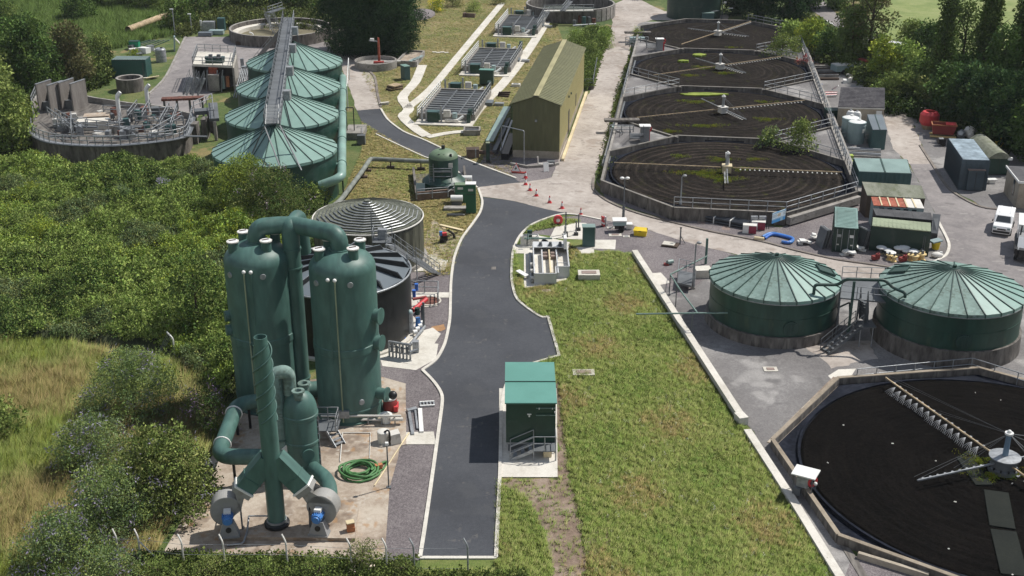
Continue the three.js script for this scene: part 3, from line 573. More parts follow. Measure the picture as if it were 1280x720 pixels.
{ // black tank with folded roof
const R = 5.8, H = 5.4, n = 14, t = thing('black_tank', 'black round tank with folded grey steel roof behind the tall towers', 'tank', at(425, 338, H).setY(0));
new B().cyl(R + .4, R + .4, .2, 0, 0, 0, 48).build('concrete_base', M.slab, t);
const rows = 4, cols = 20; // bolted plates
for (let r = 0; r < rows; r++) for (let i = 0; i < cols; i++) { const a = (i + (r % 2) * .5) / cols * Math.PI * 2, g = new THREE.CylinderGeometry(R, R, (H - .2) / rows - .025, 4, 1, true, a, Math.PI * 2 / cols - .004); new B().put(g, 0, .2 + (r + .5) * (H - .2) / rows, 0).build('wall_plate', M.blackTank, t); }
new B().lathe([[R - .03, .2], [R - .03, H]], 60).build('wall_core', M.black, t);
new B().put(new THREE.TorusGeometry(R + .03, .09, 6, 60), 0, H, 0, Math.PI / 2).build('rim', M.galv, t);
const a = Math.PI * 2 / n, P = (r, th, y) => V(Math.cos(th) * r, y, Math.sin(th) * r), rise = 1.15, r0 = .6;
const panel = new B().tri([[P(R - .03, 0, H + .02), P(r0, 0, H + rise), P(r0, a, H + rise), P(R - .03, a, H + .02)]]).geo();
const hh = .4, w = .1;
const q = (r, s, y) => P(r, 0, y).add(V(0, 0, s * w));
const yA = r => H + .02 + (R - r) * rise / (R - r0);
const rib = new B().tri([[q(R - .15, -1, yA(R - .15)), q(R - .55, -1, yA(R - .55) + hh), q(r0 + .5, -1, yA(r0) + .12), q(r0, -1, yA(r0))], [q(R - .15, 1, yA(R - .15)), q(r0, 1, yA(r0)), q(r0 + .5, 1, yA(r0) + .12), q(R - .55, 1, yA(R - .55) + hh)], [q(R - .55, -1, yA(R - .55) + hh), q(R - .55, 1, yA(R - .55) + hh), q(r0 + .5, 1, yA(r0) + .12), q(r0 + .5, -1, yA(r0) + .12)], [q(R - .15, -1, yA(R - .15)), q(R - .15, 1, yA(R - .15)), q(R - .55, 1, yA(R - .55) + hh), q(R - .55, -1, yA(R - .55) + hh)]]).geo();
const edge = new B().bar(P(R - .1, 0, H + .05), P(R - .55, 0, yA(R - .55) + hh + .02), .045, 6).bar(P(R - .55, 0, yA(R - .55) + hh + .02), P(r0 + .5, 0, yA(r0) + .14), .035, 6).geo();
for (let i = 0; i < n; i++) for (const [nm, g, m] of [['roof_panel', panel, M.steelRoof], ['shaded_roof_fin', rib, M.black], ['fin_edge', edge, M.steelRoof]]) { const x = meshOf(nm, g, m, t); x.rotation.y = i * a + .1; }  // fins black all over: shade of their near faces put into the colour
new B().cyl(.7, .65, .25, 0, H + rise - .1, 0, 18).build('roof_cap', M.steelRoof, t);
// stair between the two tanks
const s = thing('access_stair', 'galvanised stair climbing between the black tank and the ribbed roof tank', 'stair');
const foot = at(545, 342), land = at(515, 322, 2.9), head = at(488, 306, 5.3), pf = at(478, 300, 5.3);
stair(s, foot, land, .9); stair(s, land.clone().add(V(-.3, 0, 0)), head, .9);
new B().box(1.6, .08, 1.5, pf.x, 5.25, pf.z).build('top_platform', M.galvDark, s); railing(s, [V(pf.x - .8, 5.3, pf.z + .7), V(pf.x - .8, 5.3, pf.z - .7), V(pf.x + .8, 5.3, pf.z - .7)], { gap: .8 });
new B().box(.8, .9, .5, pf.x, 5.33, pf.z - .3).build('control_box', M.galv, s); new B().bar(V(pf.x - .9, 3, pf.z), V(pf.x - .9, 8, pf.z), .05).build('mast', M.galvDark, s);
for (const q of [land, head]) for (const k of [-.4, .4]) new B().bar(V(q.x + k, 0, q.z), V(q.x + k, q.y, q.z), .06).build('leg', M.galv, s);
const lp = at(512, 405); new B().bar(lp, V(lp.x, 6.4, lp.z), .07, 8).build('tall_post', M.galv, s);
}
// ================================================================ odour control plant in the left foreground
{
const mkTower = (base, R, yC, yA, label) => {
const t = thing('scrubber_tower', label, 'tower', base), band = (yC) * .47;
const prof = [[R + .12, .02], [R + .12, .16], [R, .2], [R, .9], [R + .035, .95], [R + .035, 1.05], [R, 1.1], [R, band], [R + .05, band + .05], [R + .05, band + .55], [R, band + .6], [R, yC]];
for (let i = 1; i <= 10; i++) { const a = i / 10 * Math.PI / 2; prof.push([R * Math.cos(a) + .001, yC + (yA - yC) * Math.sin(a)]); }
new B().lathe(prof, 56).build('vessel', M.teal, t);
const dome = r => yC + (yA - yC) * Math.sqrt(Math.max(0, 1 - (r / R) ** 2));
for (const [x, z] of [[-1.42, .75], [.95, .95], [-1.05, -1.05], [1.2, -1.0]]) { const y = dome(Math.hypot(x, z)) - .25, n = new B().cyl(.36, .36, .78, x, y, z, 18).build('nozzle', M.teal, t); new B().lathe([[.22, y + .80], [.43, y + .80], [.43, y + .88], [.001, y + .88]], 22, x, 0, z).build('white_flange', M.whiteDirty, n); new B().cyl(.33, .33, .03, x, y + .88, z, 18).build('dark_lid', M.rustGrey, n); new B().box(.5, .04, .12, x - .03, y + .91, z - .02, .5).build('handle', M.darkWood, n); }
for (const [a, y] of [[.35, yC - .5], [-.75, yC - .55]]) new B().put(new THREE.CylinderGeometry(.2, .24, .16, 16), Math.sin(a) * R, y, Math.cos(a) * R, Math.PI / 2, a, 0).build('port', M.galv, t);
return t;
};
const bR = at(438.5, 513), bL = at(337, 501), R = 2.33;
const hR = up(438.5, 513, 333), aR = up(438.5, 513, 310), hL = hR, aL = hL + aR - hR;
const tR = mkTower(bR, R, hR, aR, 'tall pale teal scrubber tower with a pale vertical pipe, beside the road'), tL = mkTower(bL, R, hL, aL, 'tall pale teal scrubber tower nearest the brambles, partly behind the slim stack');
// vertical pipes with small white valves
for (const [T, list] of [[tR, [[-.08, M.paleGreen, 0], [-.28, M.teal, .45]]], [tL, [[-.18, M.paleGreen, 0], [.02, M.teal, .5]]]]) for (const [a, m, lo] of list) {
const x = Math.sin(a) * (R + .16), z = Math.cos(a) * (R + .16), y1 = hR - .1;
new B().bar(V(x, lo ? y1 * lo : .4, z), V(x, y1, z), lo ? .03 : .055, 8).build('riser_pipe', m, T); new B().put(new THREE.SphereGeometry(.14, 10, 8), x, y1 + .05, z).build('valve', M.white, T);
}
for (const y of [8.0, 5.9]) { const a = 1.25; new B().put(new THREE.CylinderGeometry(.5, .5, .5, 22), Math.sin(a) * (R + .15), y, Math.cos(a) * (R + .15), Math.PI / 2, a, 0).put(new THREE.CylinderGeometry(.6, .6, .09, 22), Math.sin(a) * (R + .42), y, Math.cos(a) * (R + .42), Math.PI / 2, a, 0).build('manway', M.teal, tR); }
{ const a = 1.2; new B().put(new THREE.CylinderGeometry(.42, .42, .9, 20), Math.sin(a) * (R + .3), 1.9, Math.cos(a) * (R + .3), Math.PI / 2, a, 0).put(new THREE.CylinderGeometry(.55, .55, .12, 20), Math.sin(a) * (R + .7), 1.9, Math.cos(a) * (R + .7), Math.PI / 2, a, 0).build('outlet', M.teal, tR); new B().put(new THREE.SphereGeometry(.32, 12, 10), Math.sin(a) * (R + 1.2), 1.95, Math.cos(a) * (R + 1.2)).build('actuator', M.black, tR); }
new B().put(new THREE.CylinderGeometry(.2, .24, .2, 14), Math.sin(.5) * R, 1.8, Math.cos(.5) * R, Math.PI / 2, .5, 0).build('port', M.galv, tR);
for (const y of [7.4, 6.3]) { const a = -1.15; new B().put(new THREE.CylinderGeometry(.4, .4, .4, 18), Math.sin(a) * (R + .12), y, Math.cos(a) * (R + .12), Math.PI / 2, a, 0).build('manway', M.teal, tL); }
// header duct
const hd = thing('crossover_duct', 'thick teal header duct joining the tops of the two towers', 'duct');
const r = .62, bD = at(379, 500), yH = aR + 1.0, j = V(bD.x, yH, bD.z - .5);
new B().pipe([V(bL.x + .1, aL - .5, bL.z), V(bL.x + .1, yH, bL.z), j, V(bR.x - .1, yH + .02, bR.z), V(bR.x - .1, aR - .5, bR.z)], r, 1.25, 20).build('cross_duct', M.teal, hd);
new B().pipe([j, V(bD.x, yH, bD.z), V(bD.x, .8, bD.z), V(bD.x + 1.6, .8, bD.z - .3)], r, .9, 20).build('down_duct', M.teal, hd);
new B().pipe([j, V(j.x + .3, yH + .15, j.z - 1.8), V(j.x + .4, yH - 3, j.z - 2.2)], .5, .8, 16).build('rear_duct', M.teal, hd);
for (const y of [yH - 1.7, yH - 3.1, 1.9]) new B().lathe([[r, y], [r + .07, y], [r + .07, y + .12], [r, y + .12]], 22, bD.x, 0, bD.z).build('flange', M.teal, hd);
for (const q of [V(bL.x + .1, aL - .1, bL.z), V(bR.x - .1, aR - .1, bR.z)]) new B().lathe([[r, q.y], [r + .14, q.y], [r + .14, q.y + .1], [r, q.y + .1]], 22, q.x, 0, q.z).build('flange', M.teal, hd);
// small vessel
const bV = at(381, 594), rV = 1.14, hV = up(381, 594, 513), aV = up(381, 594, 487);
const v = thing('scrubber_vessel', 'short teal vessel with two flanged openings beside the slim stack', 'vessel', bV);
const prof = [[rV + .1, .02], [rV + .1, .15], [rV, .2], [rV, hV * .55], [rV + .04, hV * .55 + .05], [rV + .04, hV * .55 + .2], [rV, hV * .55 + .25], [rV, hV - .35], [rV + .05, hV - .3], [rV + .05, hV - .1], [rV, hV - .05]];
for (let i = 1; i <= 8; i++) { const a = i / 8 * Math.PI / 2; prof.push([rV * Math.cos(a) + .001, hV + (aV - hV) * Math.sin(a)]); }
new B().lathe(prof, 40).build('vessel_body', M.teal, v);
for (const [x, z] of [[.1, .55], [.32, -.5]]) { const n = new B().lathe([[.3, aV - .4], [.3, aV + .12], [.42, aV + .12], [.42, aV + .24], [.22, aV + .24], [.2, aV + .05], [.001, aV + .05]], 22, x, 0, z).build('open_flange', M.tealOldShade, v); new B().box(.3, .02, .1, x, aV + .08, z, .6).build('grid', M.rustDark, n); }
new B().put(new THREE.CylinderGeometry(.42, .42, .28, 22), .45 * rV, 2.2, .9 * rV, Math.PI / 2, .46, 0).build('manway', M.teal, v);
const side = new B(); for (let y = .3; y < hV - .3; y += .5) side.put(new THREE.SphereGeometry(.1, 6, 5), rV * .98, y, .2); side.bar(V(rV + .02, .2, .2), V(rV + .02, hV - .3, .2), .05).build('sight_tube', M.galvDark, v);
const u = thing('u_duct', 'teal inverted U duct between the slim stack and the short vessel', 'duct');
const uT = up(366, 596, 466), uB = at(362, 600);
new B().pipe([V(bV.x - .55, aV - .3, bV.z - .05), V(bV.x - .55, uT, bV.z - .05), V(bV.x - 1.45, uT, bV.z + .25), V(bV.x - 1.2, .7, bV.z + .4), V(bV.x + .2, .65, bV.z + 1.5)], .44, .46, 18).build('duct_run', M.tealOldShade, u);
new B().lathe([[.44, 3], [.52, 3], [.52, 3.12], [.44, 3.12]], 20, bV.x - 1.31, 0, bV.z + .33).build('flange', M.teal, u);
new B().box(.9, .5, .08, bV.x - .75, 2.3, bV.z + .62, .5, 0, .6).build('name_plate', M.white, u);
// slim stack with helical strakes
const bS = at(347, 661), hS = up(347, 661, 421), s = thing('vent_stack', 'slim teal vent stack with spiral strakes in front of the towers', 'stack', bS.clone().setY(.3));
new B().lathe([[.6, 0], [.6, .35], [.54, .4], [.54, hS - 2.2], [.5, hS - 1.4], [.40, hS - .7], [.38, hS - .3], [.34, hS - .3], [.33, hS - 1.2], [.001, hS - 1.3]], 32).build('stack_tube', M.teal, s);
new B().lathe([[.61, .05], [.78, .05], [.78, .22], [.62, .3]], 28).build('base_flange', M.black, s);
new B().lathe([[.56, .32], [.62, .32], [.62, .45], [.56, .45]], 28).build('base_band', M.galv, s);
for (let k = 0; k < 3; k++) { const P = []; for (let i = 0; i <= 60; i++) { const a = i / 60 * Math.PI * 2 * 1.9 + k * 2.094, y = hS * .56 + (hS * .39) * i / 60; P.push(V(Math.cos(a) * .57, y, -Math.sin(a) * .57)); } new B().add(sweep(P, .055, 5)).build('strake', M.teal, s); }
const fan = (px, py, sgn, label) => {
const b = at(px, py).setY(.3), f = thing('extractor_fan', label, 'fan', b, sgn * -.16);
const scroll = new THREE.Shape(); // volute outline
for (let i = 0; i <= 36; i++) { const a = -.35 + i / 36 * 5.0, r = .78 + .34 * i / 36, x = Math.cos(a) * r * -sgn, y = 1.55 + Math.sin(a) * r; i ? scroll.lineTo(x, y) : scroll.moveTo(x, y); }
scroll.lineTo(sgn * -1.05, 2.35); scroll.lineTo(sgn * -.55, 2.75);
const g = new THREE.ExtrudeGeometry(scroll, { depth: .95, bevelEnabled: true, bevelSize: .03, bevelThickness: .03, bevelSegments: 1 }); g.translate(0, 0, -.95);
new B().add(g).build('casing', M.fanGrey, f);
new B().prism([[-.62, .75], [.62, .75], [.62, .05], [-.62, .05]], 0, .1).tri([[V(-.6, .1, .7), V(-.32, .95, .55), V(.32, .95, .55), V(.6, .1, .7)].reverse(), [V(-.6, .1, .7), V(-.6, .1, .05), V(-.32, .95, .05), V(-.32, .95, .55)].reverse(), [V(.6, .1, .7), V(.32, .95, .55), V(.32, .95, .05), V(.6, .1, .05)].reverse(), [V(-.32, .95, .55), V(-.32, .95, .05), V(.32, .95, .05), V(.32, .95, .55)].reverse()]).build('pedestal', M.greyPaint, f);
new B().put(new THREE.CylinderGeometry(.17, .17, .06, 18), 0, .55, .66, Math.PI / 2 - .18).build('pedestal_hole', M.black, f);
const mo = new B().put(new THREE.CylinderGeometry(.3, .3, .75, 20), 0, 1.28, .42, Math.PI / 2).put(new THREE.CylinderGeometry(.2, .24, .12, 18), 0, 1.28, .83, Math.PI / 2).build('motor', M.motorBlue, f);
for (let i = 0; i < 7; i++) { const a = .35 + i * .4; new B().box(.03, .07, .6, Math.cos(a) * .33, 1.28 + Math.sin(a) * .33 - .03, .42, 0, 0, a - Math.PI / 2).build('cooling_fin', M.motorBlue, mo); }
new B().box(.42, .2, .4, 0, 1.58, .3).build('terminal_box', M.white, mo);
new B().box(.1, 1.4, .1, .75 * sgn * -1, 0, -.2).build('bracket', M.galvDark, f);
return b;
};
const f1 = fan(288, 670, -1, 'grey scroll fan with a blue motor at the left of the slim stack'), f2 = fan(402, 668, 1, 'grey scroll fan with a blue motor at the right of the slim stack');
for (const [b, sg] of [[f1, -1], [f2, 1]]) { // rectangular breeching ducts
const d = thing('breeching_duct', sg < 0 ? 'sloping square teal duct from the left fan into the slim stack' : 'sloping square teal duct from the right fan into the slim stack', 'duct');
const p0 = V(b.x - sg * .75, 2.85, b.z - .5), p1 = V(bS.x + sg * .2, 5.0, bS.z - .1), m = p0.clone().lerp(p1, .16);
new B().beam(m, p1, .95, 1.15).build('duct_body', M.teal, d);
new B().beam(p0.clone().lerp(p1, .115), m, 1.12, 1.3).build('flexible_joint', M.white, d);
new B().beam(p0, p0.clone().lerp(p1, .115), 1.0, 1.18).build('outlet', M.fanGrey, d);
const w = p0.clone().lerp(p1, .42); new B().beam(w, p0.clone().lerp(p1, .435), 1.03, 1.24).build('weld_flange', M.teal, d);
}
const el = thing('inlet_elbow', 'teal elbow duct behind the right fan', 'duct'); new B().pipe([V(bV.x + .4, .95, bV.z + .3), at(412, 602, 1.5), at(412, 634, 1.4)], .5, 1.3, 18).build('elbow', M.teal, el);
// big low duct on the left
const bd = thing('low_duct', 'large teal duct bending round the left of the slim stack', 'duct'), hb = 2.2;
const q = [[338, 500], [297, 504], [272, 571], [336, 571]].map(e => at(e[0], e[1], hb));
new B().pipe(q, .53, 1.15, 20).build('duct_run', M.teal, bd);
const A = q[1], Z = q[2], tA = ang(A, Z);
for (const t of [.2, .78]) { const c = A.clone().lerp(Z, t); new B().put(new THREE.TorusGeometry(.55, .06, 6, 22), c.x, c.y, c.z, 0, tA).build('flange', M.white, bd); }
for (const [x, y] of [[294, 510], [291, 571], [310, 502]]) { const c = at(x, y, hb); new B().box(.16, hb - .4, .16, c.x, .05, c.z).build('support', M.black, bd); }
// pipework and small kit on the pad
const pk = thing('dosing_pipework', 'white dosing pipes with valves along the foot of the right tower', 'pipework');
const z0 = at(440, 530).z, xl = at(402, 532).x, xr = at(502, 532).x;
for (const [y, dz] of [[.35, 0], [.8, .25]]) new B().bar(V(xl, y, z0 + dz), V(xr, y, z0 + dz), .09, 8).build('pipe_run', M.whiteDirty, pk);
for (let i = 0; i < 6; i++) { const x = xl + (xr - xl) * (i + .5) / 6; new B().box(.09, .7, .09, x, .05, z0 + .12).build('stand', M.galv, pk); }
new B().box(.7, .55, .25, at(432, 531).x, .75, z0 + .4).build('valve_box', M.galv, pk);
new B().lathe([[.34, 0], [.34, .5], [.46, .5], [.46, .62], [.26, .62], [.24, .4], [.001, .4]], 20, at(483, 529).x, .1, at(483, 529).z).build('open_flange', M.white, pk);
new B().put(new THREE.CylinderGeometry(.14, .14, .9, 12), at(496, 531).x, .45, at(496, 531).z, 0, 0, Math.PI / 2).build('pipe_end', M.whiteDirty, pk);
const rv = thing('red_valve', 'red round fitting with a white flange beside the right tower', 'valve', at(488, 512)); new B().lathe([[.5, 0], [.56, .35], [.5, .8], [.42, .95]], 22).build('body', M.redDull, rv); new B().lathe([[.2, .92], [.46, .92], [.46, 1.05], [.2, 1.05]], 22).build('white_flange', M.white, rv); new B().box(.3, .4, .9, .45, .1, .1).build('branch', M.red, rv);
const wp = thing('pump_unit', 'pair of whitish grey drums with a black hose on the concrete pad', 'pump', at(487, 553)); new B().lathe([[.4, 0], [.44, .1], [.44, .9], [.36, .95], [.001, .95]], 22, -.4, 0, 0).build('drum', M.whiteDirty, wp); new B().box(.75, .85, .7, .38, 0, .05, .3, 0, .12).build('casing', M.whiteDirty, wp); new B().tube([V(-.3, .95, .2), V(0, 1.15, .35), V(.1, .6, .5), V(0, .2, .5)], .07, 14, 7).build('hose', M.black, wp);
// walkway frame between vessel and tower
const wf = thing('step_platform', 'small galvanised step platform behind the short vessel', 'platform'), wfp = at(408, 556);
new B().box(1.6, .1, 1.6, wfp.x, .9, wfp.z - 1).build('deck', M.galvDark, wf); railing(wf, [V(wfp.x - .8, .95, wfp.z - 1.7), V(wfp.x + .7, .95, wfp.z - 1.7), V(wfp.x + .7, .95, wfp.z - .2)], { gap: .7 }); stair(wf, V(wfp.x + 1, .05, wfp.z + .2), V(wfp.x + .3, .95, wfp.z - .5), .8, { rail: false });
// hose coil
const hc = thing('hose_coil', 'coiled heap of green hose on the concrete pad', 'hose', at(449, 591)), rh = rngOf(31), P = [];
for (let i = 0; i <= 190; i++) { const k = i / 190, a = i * .2, rad = 1.28 - .62 * Math.abs(Math.sin(k * 4.2)) + (rh() - .5) * .05; P.push(V(Math.cos(a) * rad * 1.08 + Math.sin(k * 9) * .14, .12 + .3 * k + .06 * Math.sin(a * 2.3), Math.sin(a) * rad + Math.cos(k * 7) * .12)); }
P.push(V(1.5, .25, -.9), V(1.75, .12, -1.15), V(1.65, .1, -.5), V(1.25, .1, .1));
new B().tube(P, .085, 620, 7).build('hose_turns', M.hose, hc);
const bk = thing('brick_stack', 'small stack of red bricks beside the green hose', 'bricks', at(473, 588)); for (let i = 0; i < 3; i++) new B().box(.5, .16, .3, .02 * i, .16 * i, 0, .2 * i).build('brick', M.terracotta, bk);
const ob = thing('terracotta_block', 'orange clay block on the plinth beside the right fan', 'block', at(439, 668).setY(.3)); new B().box(.5, .32, .42, 0, 0, 0, .2).box(.46, .25, .38, -.02, .32, 0, .35).build('clay_body', M.terracotta, ob); new B().box(.5, .06, .4, -.02, .58, 0, .35).build('lid', M.cream, ob);
// aluminium bits on the gravel
const ap = thing('aluminium_offcut', 'pale aluminium angle frame lying on the gravel', 'frame'); new B().beam(at(511, 512, .1), at(516, 543, .1), .22, .12).beam(at(519, 512, .1), at(522, 536, .1), .14, .1).beam(at(509, 514, .12), at(521, 511, .12), .35, .25).build('angle_bar', M.galv, ap);
const ac = thing('aluminium_channel', 'white aluminium channel lying on the gravel beside the angle frame', 'bar'); new B().beam(at(525, 511, .1), at(527, 540, .1), .3, .14).build('channel', M.white, ac);
const gp = thing('vent_grille', 'white slotted grille lying on the gravel by the road', 'grille', at(534, 506).setY(.05), .12); new B().box(1.1, .1, .12, 0, 0, -.3).box(1.1, .1, .12, 0, 0, .3).build('rail', M.white, gp); for (let i = 0; i < 5; i++) new B().box(.11, .08, .5, -.5 + i * .25, 0, 0).build('slat', M.galv, gp);
const pole = thing('lamp_post', 'thin dark pole with a white head on the concrete pad edge', 'post', at(486, 610)); new B().bar(V(0, 0, 0), V(0, 3.3, 0), .045, 8).build('pole', M.galvDark, pole); new B().box(.2, .18, .2, 0, 3.25, 0).build('lamp_head', M.white, pole); new B().box(.3, .08, .3, 0, .02, 0).build('base_plate', M.galvDark, pole);
tag(new B().bar(at(468, 607, .1), at(511, 541, .1), .05).build('timber_pole', M.cream), 'long pale timber pole lying across the concrete pad', 'pole');
const fr = thing('pipe_square', 'thin white square frame lying on the concrete pad', 'frame'); new B().bar(at(425, 577, .1), at(428, 541, .1), .04).bar(at(428, 541, .1), at(463, 541, .1), .04).bar(at(463, 541, .1), at(462, 573, .1), .03).build('frame_bar', M.whiteDirty, fr);
const hp = thing('drain_pipe', 'bent white pipe lying along the plinth edge below the left fan', 'pipe'); new B().pipe([at(284, 682, .12), at(304, 679, .2), at(309, 664, .4), at(311, 645, .9)], .06, .2).build('pipe_run', M.galv, hp); new B().bar(at(311, 645, 1), at(337, 645, 1), .05).build('branch', M.galv, hp);
}
// ================================================================ trickling filter beds
const ROW = Math.atan2(4, 28); // the row of beds runs away to the right
const OCT = 13.9;
function octagon(c, s = 1, tn = ROW) { const P = [], rc = OCT / Math.cos(Math.PI / 8) * s; for (let i = 0; i < 8; i++) { const a = Math.PI / 8 + i * Math.PI / 4 + tn; P.push(V(c.x + Math.cos(a) * rc, 0, c.z + Math.sin(a) * rc)); } return P; }
function filterBed(o) {
const t = thing('filter_bed', o.label, 'filter bed', o.c), P = octagon(V(0, 0, 0), 1, o.turn), R = 13.15, r = rngOf(o.seed);
new B().prism(octagon(V(0, 0, 0), .985, o.turn).map(q => [q.x, q.z]), .0, o.channel).build('channel_floor', M.channel, t);
for (let i = 0; i < 8; i++) {
if (o.skip?.includes(i)) continue;
const a = P[i], b = P[(i + 1) % 8];
new B().tri(strip([a, b], .3, 0, o.wall)).build('wall', o.wallMat ?? M.darkConcrete, t); new B().tri(strip([a.clone().multiplyScalar(1.002), b.clone().multiplyScalar(1.002)], .3, o.wall, o.wall + .05)).build('coping', o.coping ?? M.coping, t);
}
// media with the rings worn by the jets
const NR = 90, NA = 128, pos = [], col = [], idx = [], f = [r() * 9, r() * 9, r() * 9];
for (let i = 0; i <= NR; i++) for (let k = 0; k < NA; k++) {
const q = R * i / NR, a = k / NA * Math.PI * 2, ring = Math.sin(q * 7.4 + f[0]) * .5 + Math.sin(q * 15.1 + f[1]) * .3 + Math.sin(q * 3.1 + a + f[2]) * .3;
const tr = Math.max(0, Math.sin(q * 5.6 + f[1])) ** 3 * (q > 6 ? 1 : .5);
pos.push(Math.cos(a) * q, o.media + (i === NR ? -.25 : ring * .025 + (r() - .5) * .07), Math.sin(a) * q);
const v = .55 + o.rings * tr * (.7 + .3 * Math.sin(a * 2 + f[0])) + .1 * (r() - .5); col.push(v, v * .97, v * .93);
}
for (let i = 0; i < NR; i++) for (let k = 0; k < NA; k++) { const a = i * NA + k, b = i * NA + (k + 1) % NA, c = a + NA, d = b + NA; idx.push(a, b, c, b, d, c); }
const g = new THREE.BufferGeometry(); g.setAttribute('position', new THREE.Float32BufferAttribute(pos, 3)); g.setAttribute('color', new THREE.Float32BufferAttribute(col, 3)); g.setIndex(idx); g.computeVertexNormals();
const m = new THREE.MeshPhysicalMaterial({ map: (o.mat ?? M.media).map, bumpMap: bumpRough, bumpScale: .05, roughness: 1, specularIntensity: o.mat ? .12 : .2 }); m.vertexColors = true; meshOf('filter_media', metric(g), m, t);
new B().lathe([[R + .02, o.channel], [R + .02, o.media + .02], [R + .2, o.media + .02], [R + .2, o.channel]], 80, 0, 0, 0, .3).build('media_ring_wall', M.channel, t);
for (const [x, y, w, h, s] of o.moss ?? []) { const c = at(x, y, o.media).sub(o.c), Q = []; for (let i = 0; i < 26; i++) { const a = i / 26 * 6.283, q = .75 + .5 * r(); Q.push([c.x + Math.cos(a) * w * q, c.z + Math.sin(a) * h * q]); } if (s) new B().prism(Q, o.media - .06, o.media + .07).build('wet_patch', M.mediaGrey, t); else { const L = [], n = Math.round(w * h * 55); for (let i = 0; i < n; i++) { const a = r() * 6.283, q = Math.sqrt(r()) * (.7 + .5 * Math.sin(a * 3 + w)); L.push([c.x + Math.cos(a) * w * q, o.media + .04, c.z + Math.sin(a) * h * q, .3 + .3 * r(), [.16 + .12 * r(), .19 + .14 * r(), .025]]); } o.later.push([L, t]); } }
return t;
}
M.moss = stone([[.035, .05, .008], [.07, .085, .015], [.12, .13, .03]], { m: 3, grain: .4, seed: 141, layers: [[8, 1], [40, 1], [120, 1]], bs: .05, bump: bumpRough });
M.lime = stone([[.12, .17, .015], [.2, .26, .03], [.28, .32, .06]], { m: 3, grain: .35, seed: 142 });
function distributor(c, end, o) {
const t = thing('rotary_distributor', o.label, 'distributor', c.clone().setY(o.y)), a = Math.atan2(-(end.z - c.z), end.x - c.x), h = o.arm ?? .75;
if (o.drum) { new B().lathe([[.95, 0], [.95, .3], [.82, .35], [.82, 1.05], [1.0, 1.05]], 30).build('drum', M.galvDark, t); new B().lathe([[1.02, 1.05], [1.02, 1.12], [.3, 1.2], [.001, 1.2]], 30).build('lid', M.galv, t); for (let i = 0; i < 12; i++) { const q = i / 12 * 6.283; new B().box(.1, .16, .1, Math.cos(q) * .92, .3, Math.sin(q) * .92, -q).build('bolt', M.black, t); } }
else new B().box(1.0, .75, 1.0, 0, .2, 0, a).box(1.15, .1, 1.15, 0, .95, 0, a).build('centre_box', o.box ?? M.whiteDirty, t);
const my = o.drum ? 1.15 : 1.0, mh = o.mast;
new B().cyl(.2, .16, mh, 0, my, 0, 14).build('mast', o.drum ? M.mastBlue : M.galv, t); new B().cyl(.28, .28, .14, 0, my + mh, 0, 14).put(new THREE.SphereGeometry(.14, 10, 8), 0, my + mh + .2, 0).build('mast_head', M.white, t);
const top = V(0, my + mh + .05, 0), cab = new B();
for (const [k, L, m] of [[0, 12.9, o.long], [2, 12.9, o.long], [1, o.short, o.shortMat], [3, o.short, o.shortMat]]) {
const th = a + k * Math.PI / 2, d = V(Math.cos(th), 0, -Math.sin(th)), s = V(-d.z, 0, d.x), e = d.clone().multiplyScalar(L).setY(h);
const arm = new B().beam(d.clone().multiplyScalar(.7).setY(h), e, .1, .1).build('arm', m, t);
const noz = new B(), n = Math.round(L / (o.drum ? .72 : .6));
for (let i = 1; i < n; i++) { const p = d.clone().multiplyScalar(1 + (L - 1.1) * i / n).setY(h - .06); noz.bar(p, p.clone().addScaledVector(s, .24).add(V(0, -.05, 0)), .028, 5).put(new THREE.CylinderGeometry(.1, .1, .025, 8), p.x + s.x * .28, h - .13, p.z + s.z * .28); }
noz.build('nozzle', o.noz ?? M.white, arm);
if (o.drum || k % 2) for (const q of [1, .55]) for (const sd of [-.0, .35]) cab.bar(top, e.clone().multiplyScalar(q).setY(h + .08).addScaledVector(s, sd), .011, 4);
if (o.spray && k === o.spray - 1) for (let i = 2; i < n - 1; i++) { // water leaving the nozzles, curling away behind the arm
const p = d.clone().multiplyScalar(1 + (L - 1.1) * i / n).setY(h - .12), rs = rngOf(900 + i), w = .55 + .25 * rs(), A = [];
for (let j = 0; j < 5; j++) { const y = j * .1 - .2; A.push(sweep([0, .4, .7, 1].map(q => p.clone().addScaledVector(s, -(.15 + w * q)).addScaledVector(d, y * q * 2 - .25 * q).add(V(0, .05 * q - .38 * q * q, 0))), u => .02 * (1 - .6 * u), 4)); }
const bb = new B(); A.forEach(x => bb.add(x)); bb.build('water_jet', M.jet, arm);
}
}
cab.build('stay_cable', M.galvDark, t);
return t;
}
M.mastBlue = paint(.16, .24, .33, { seed: 143, rough: .4 });
M.jet = std({ color: lin(.7, .72, .75), roughness: .3, transparent: true, opacity: .42 });
const MOSS = []; M.armCream = M.wood;
M.coping = stone([[.14, .13, .115], [.2, .185, .165], [.26, .245, .22]], { m: 5, size: 256, seed: 191 }); M.block2 = stone([[.2, .165, .125], [.27, .225, .17], [.33, .28, .22]], { m: 4, size: 256, seed: 192 });
const BED = [[908, 217], [902, 140], [898.5, 86], [897, 45.5]].map(q => at(q[0], q[1], 1).setY(0));
{ // make the row exactly regular
const a = BED[0], b = BED[3]; BED[1] = a.clone().lerp(b, 1 / 3); BED[2] = a.clone().lerp(b, 2 / 3);
}
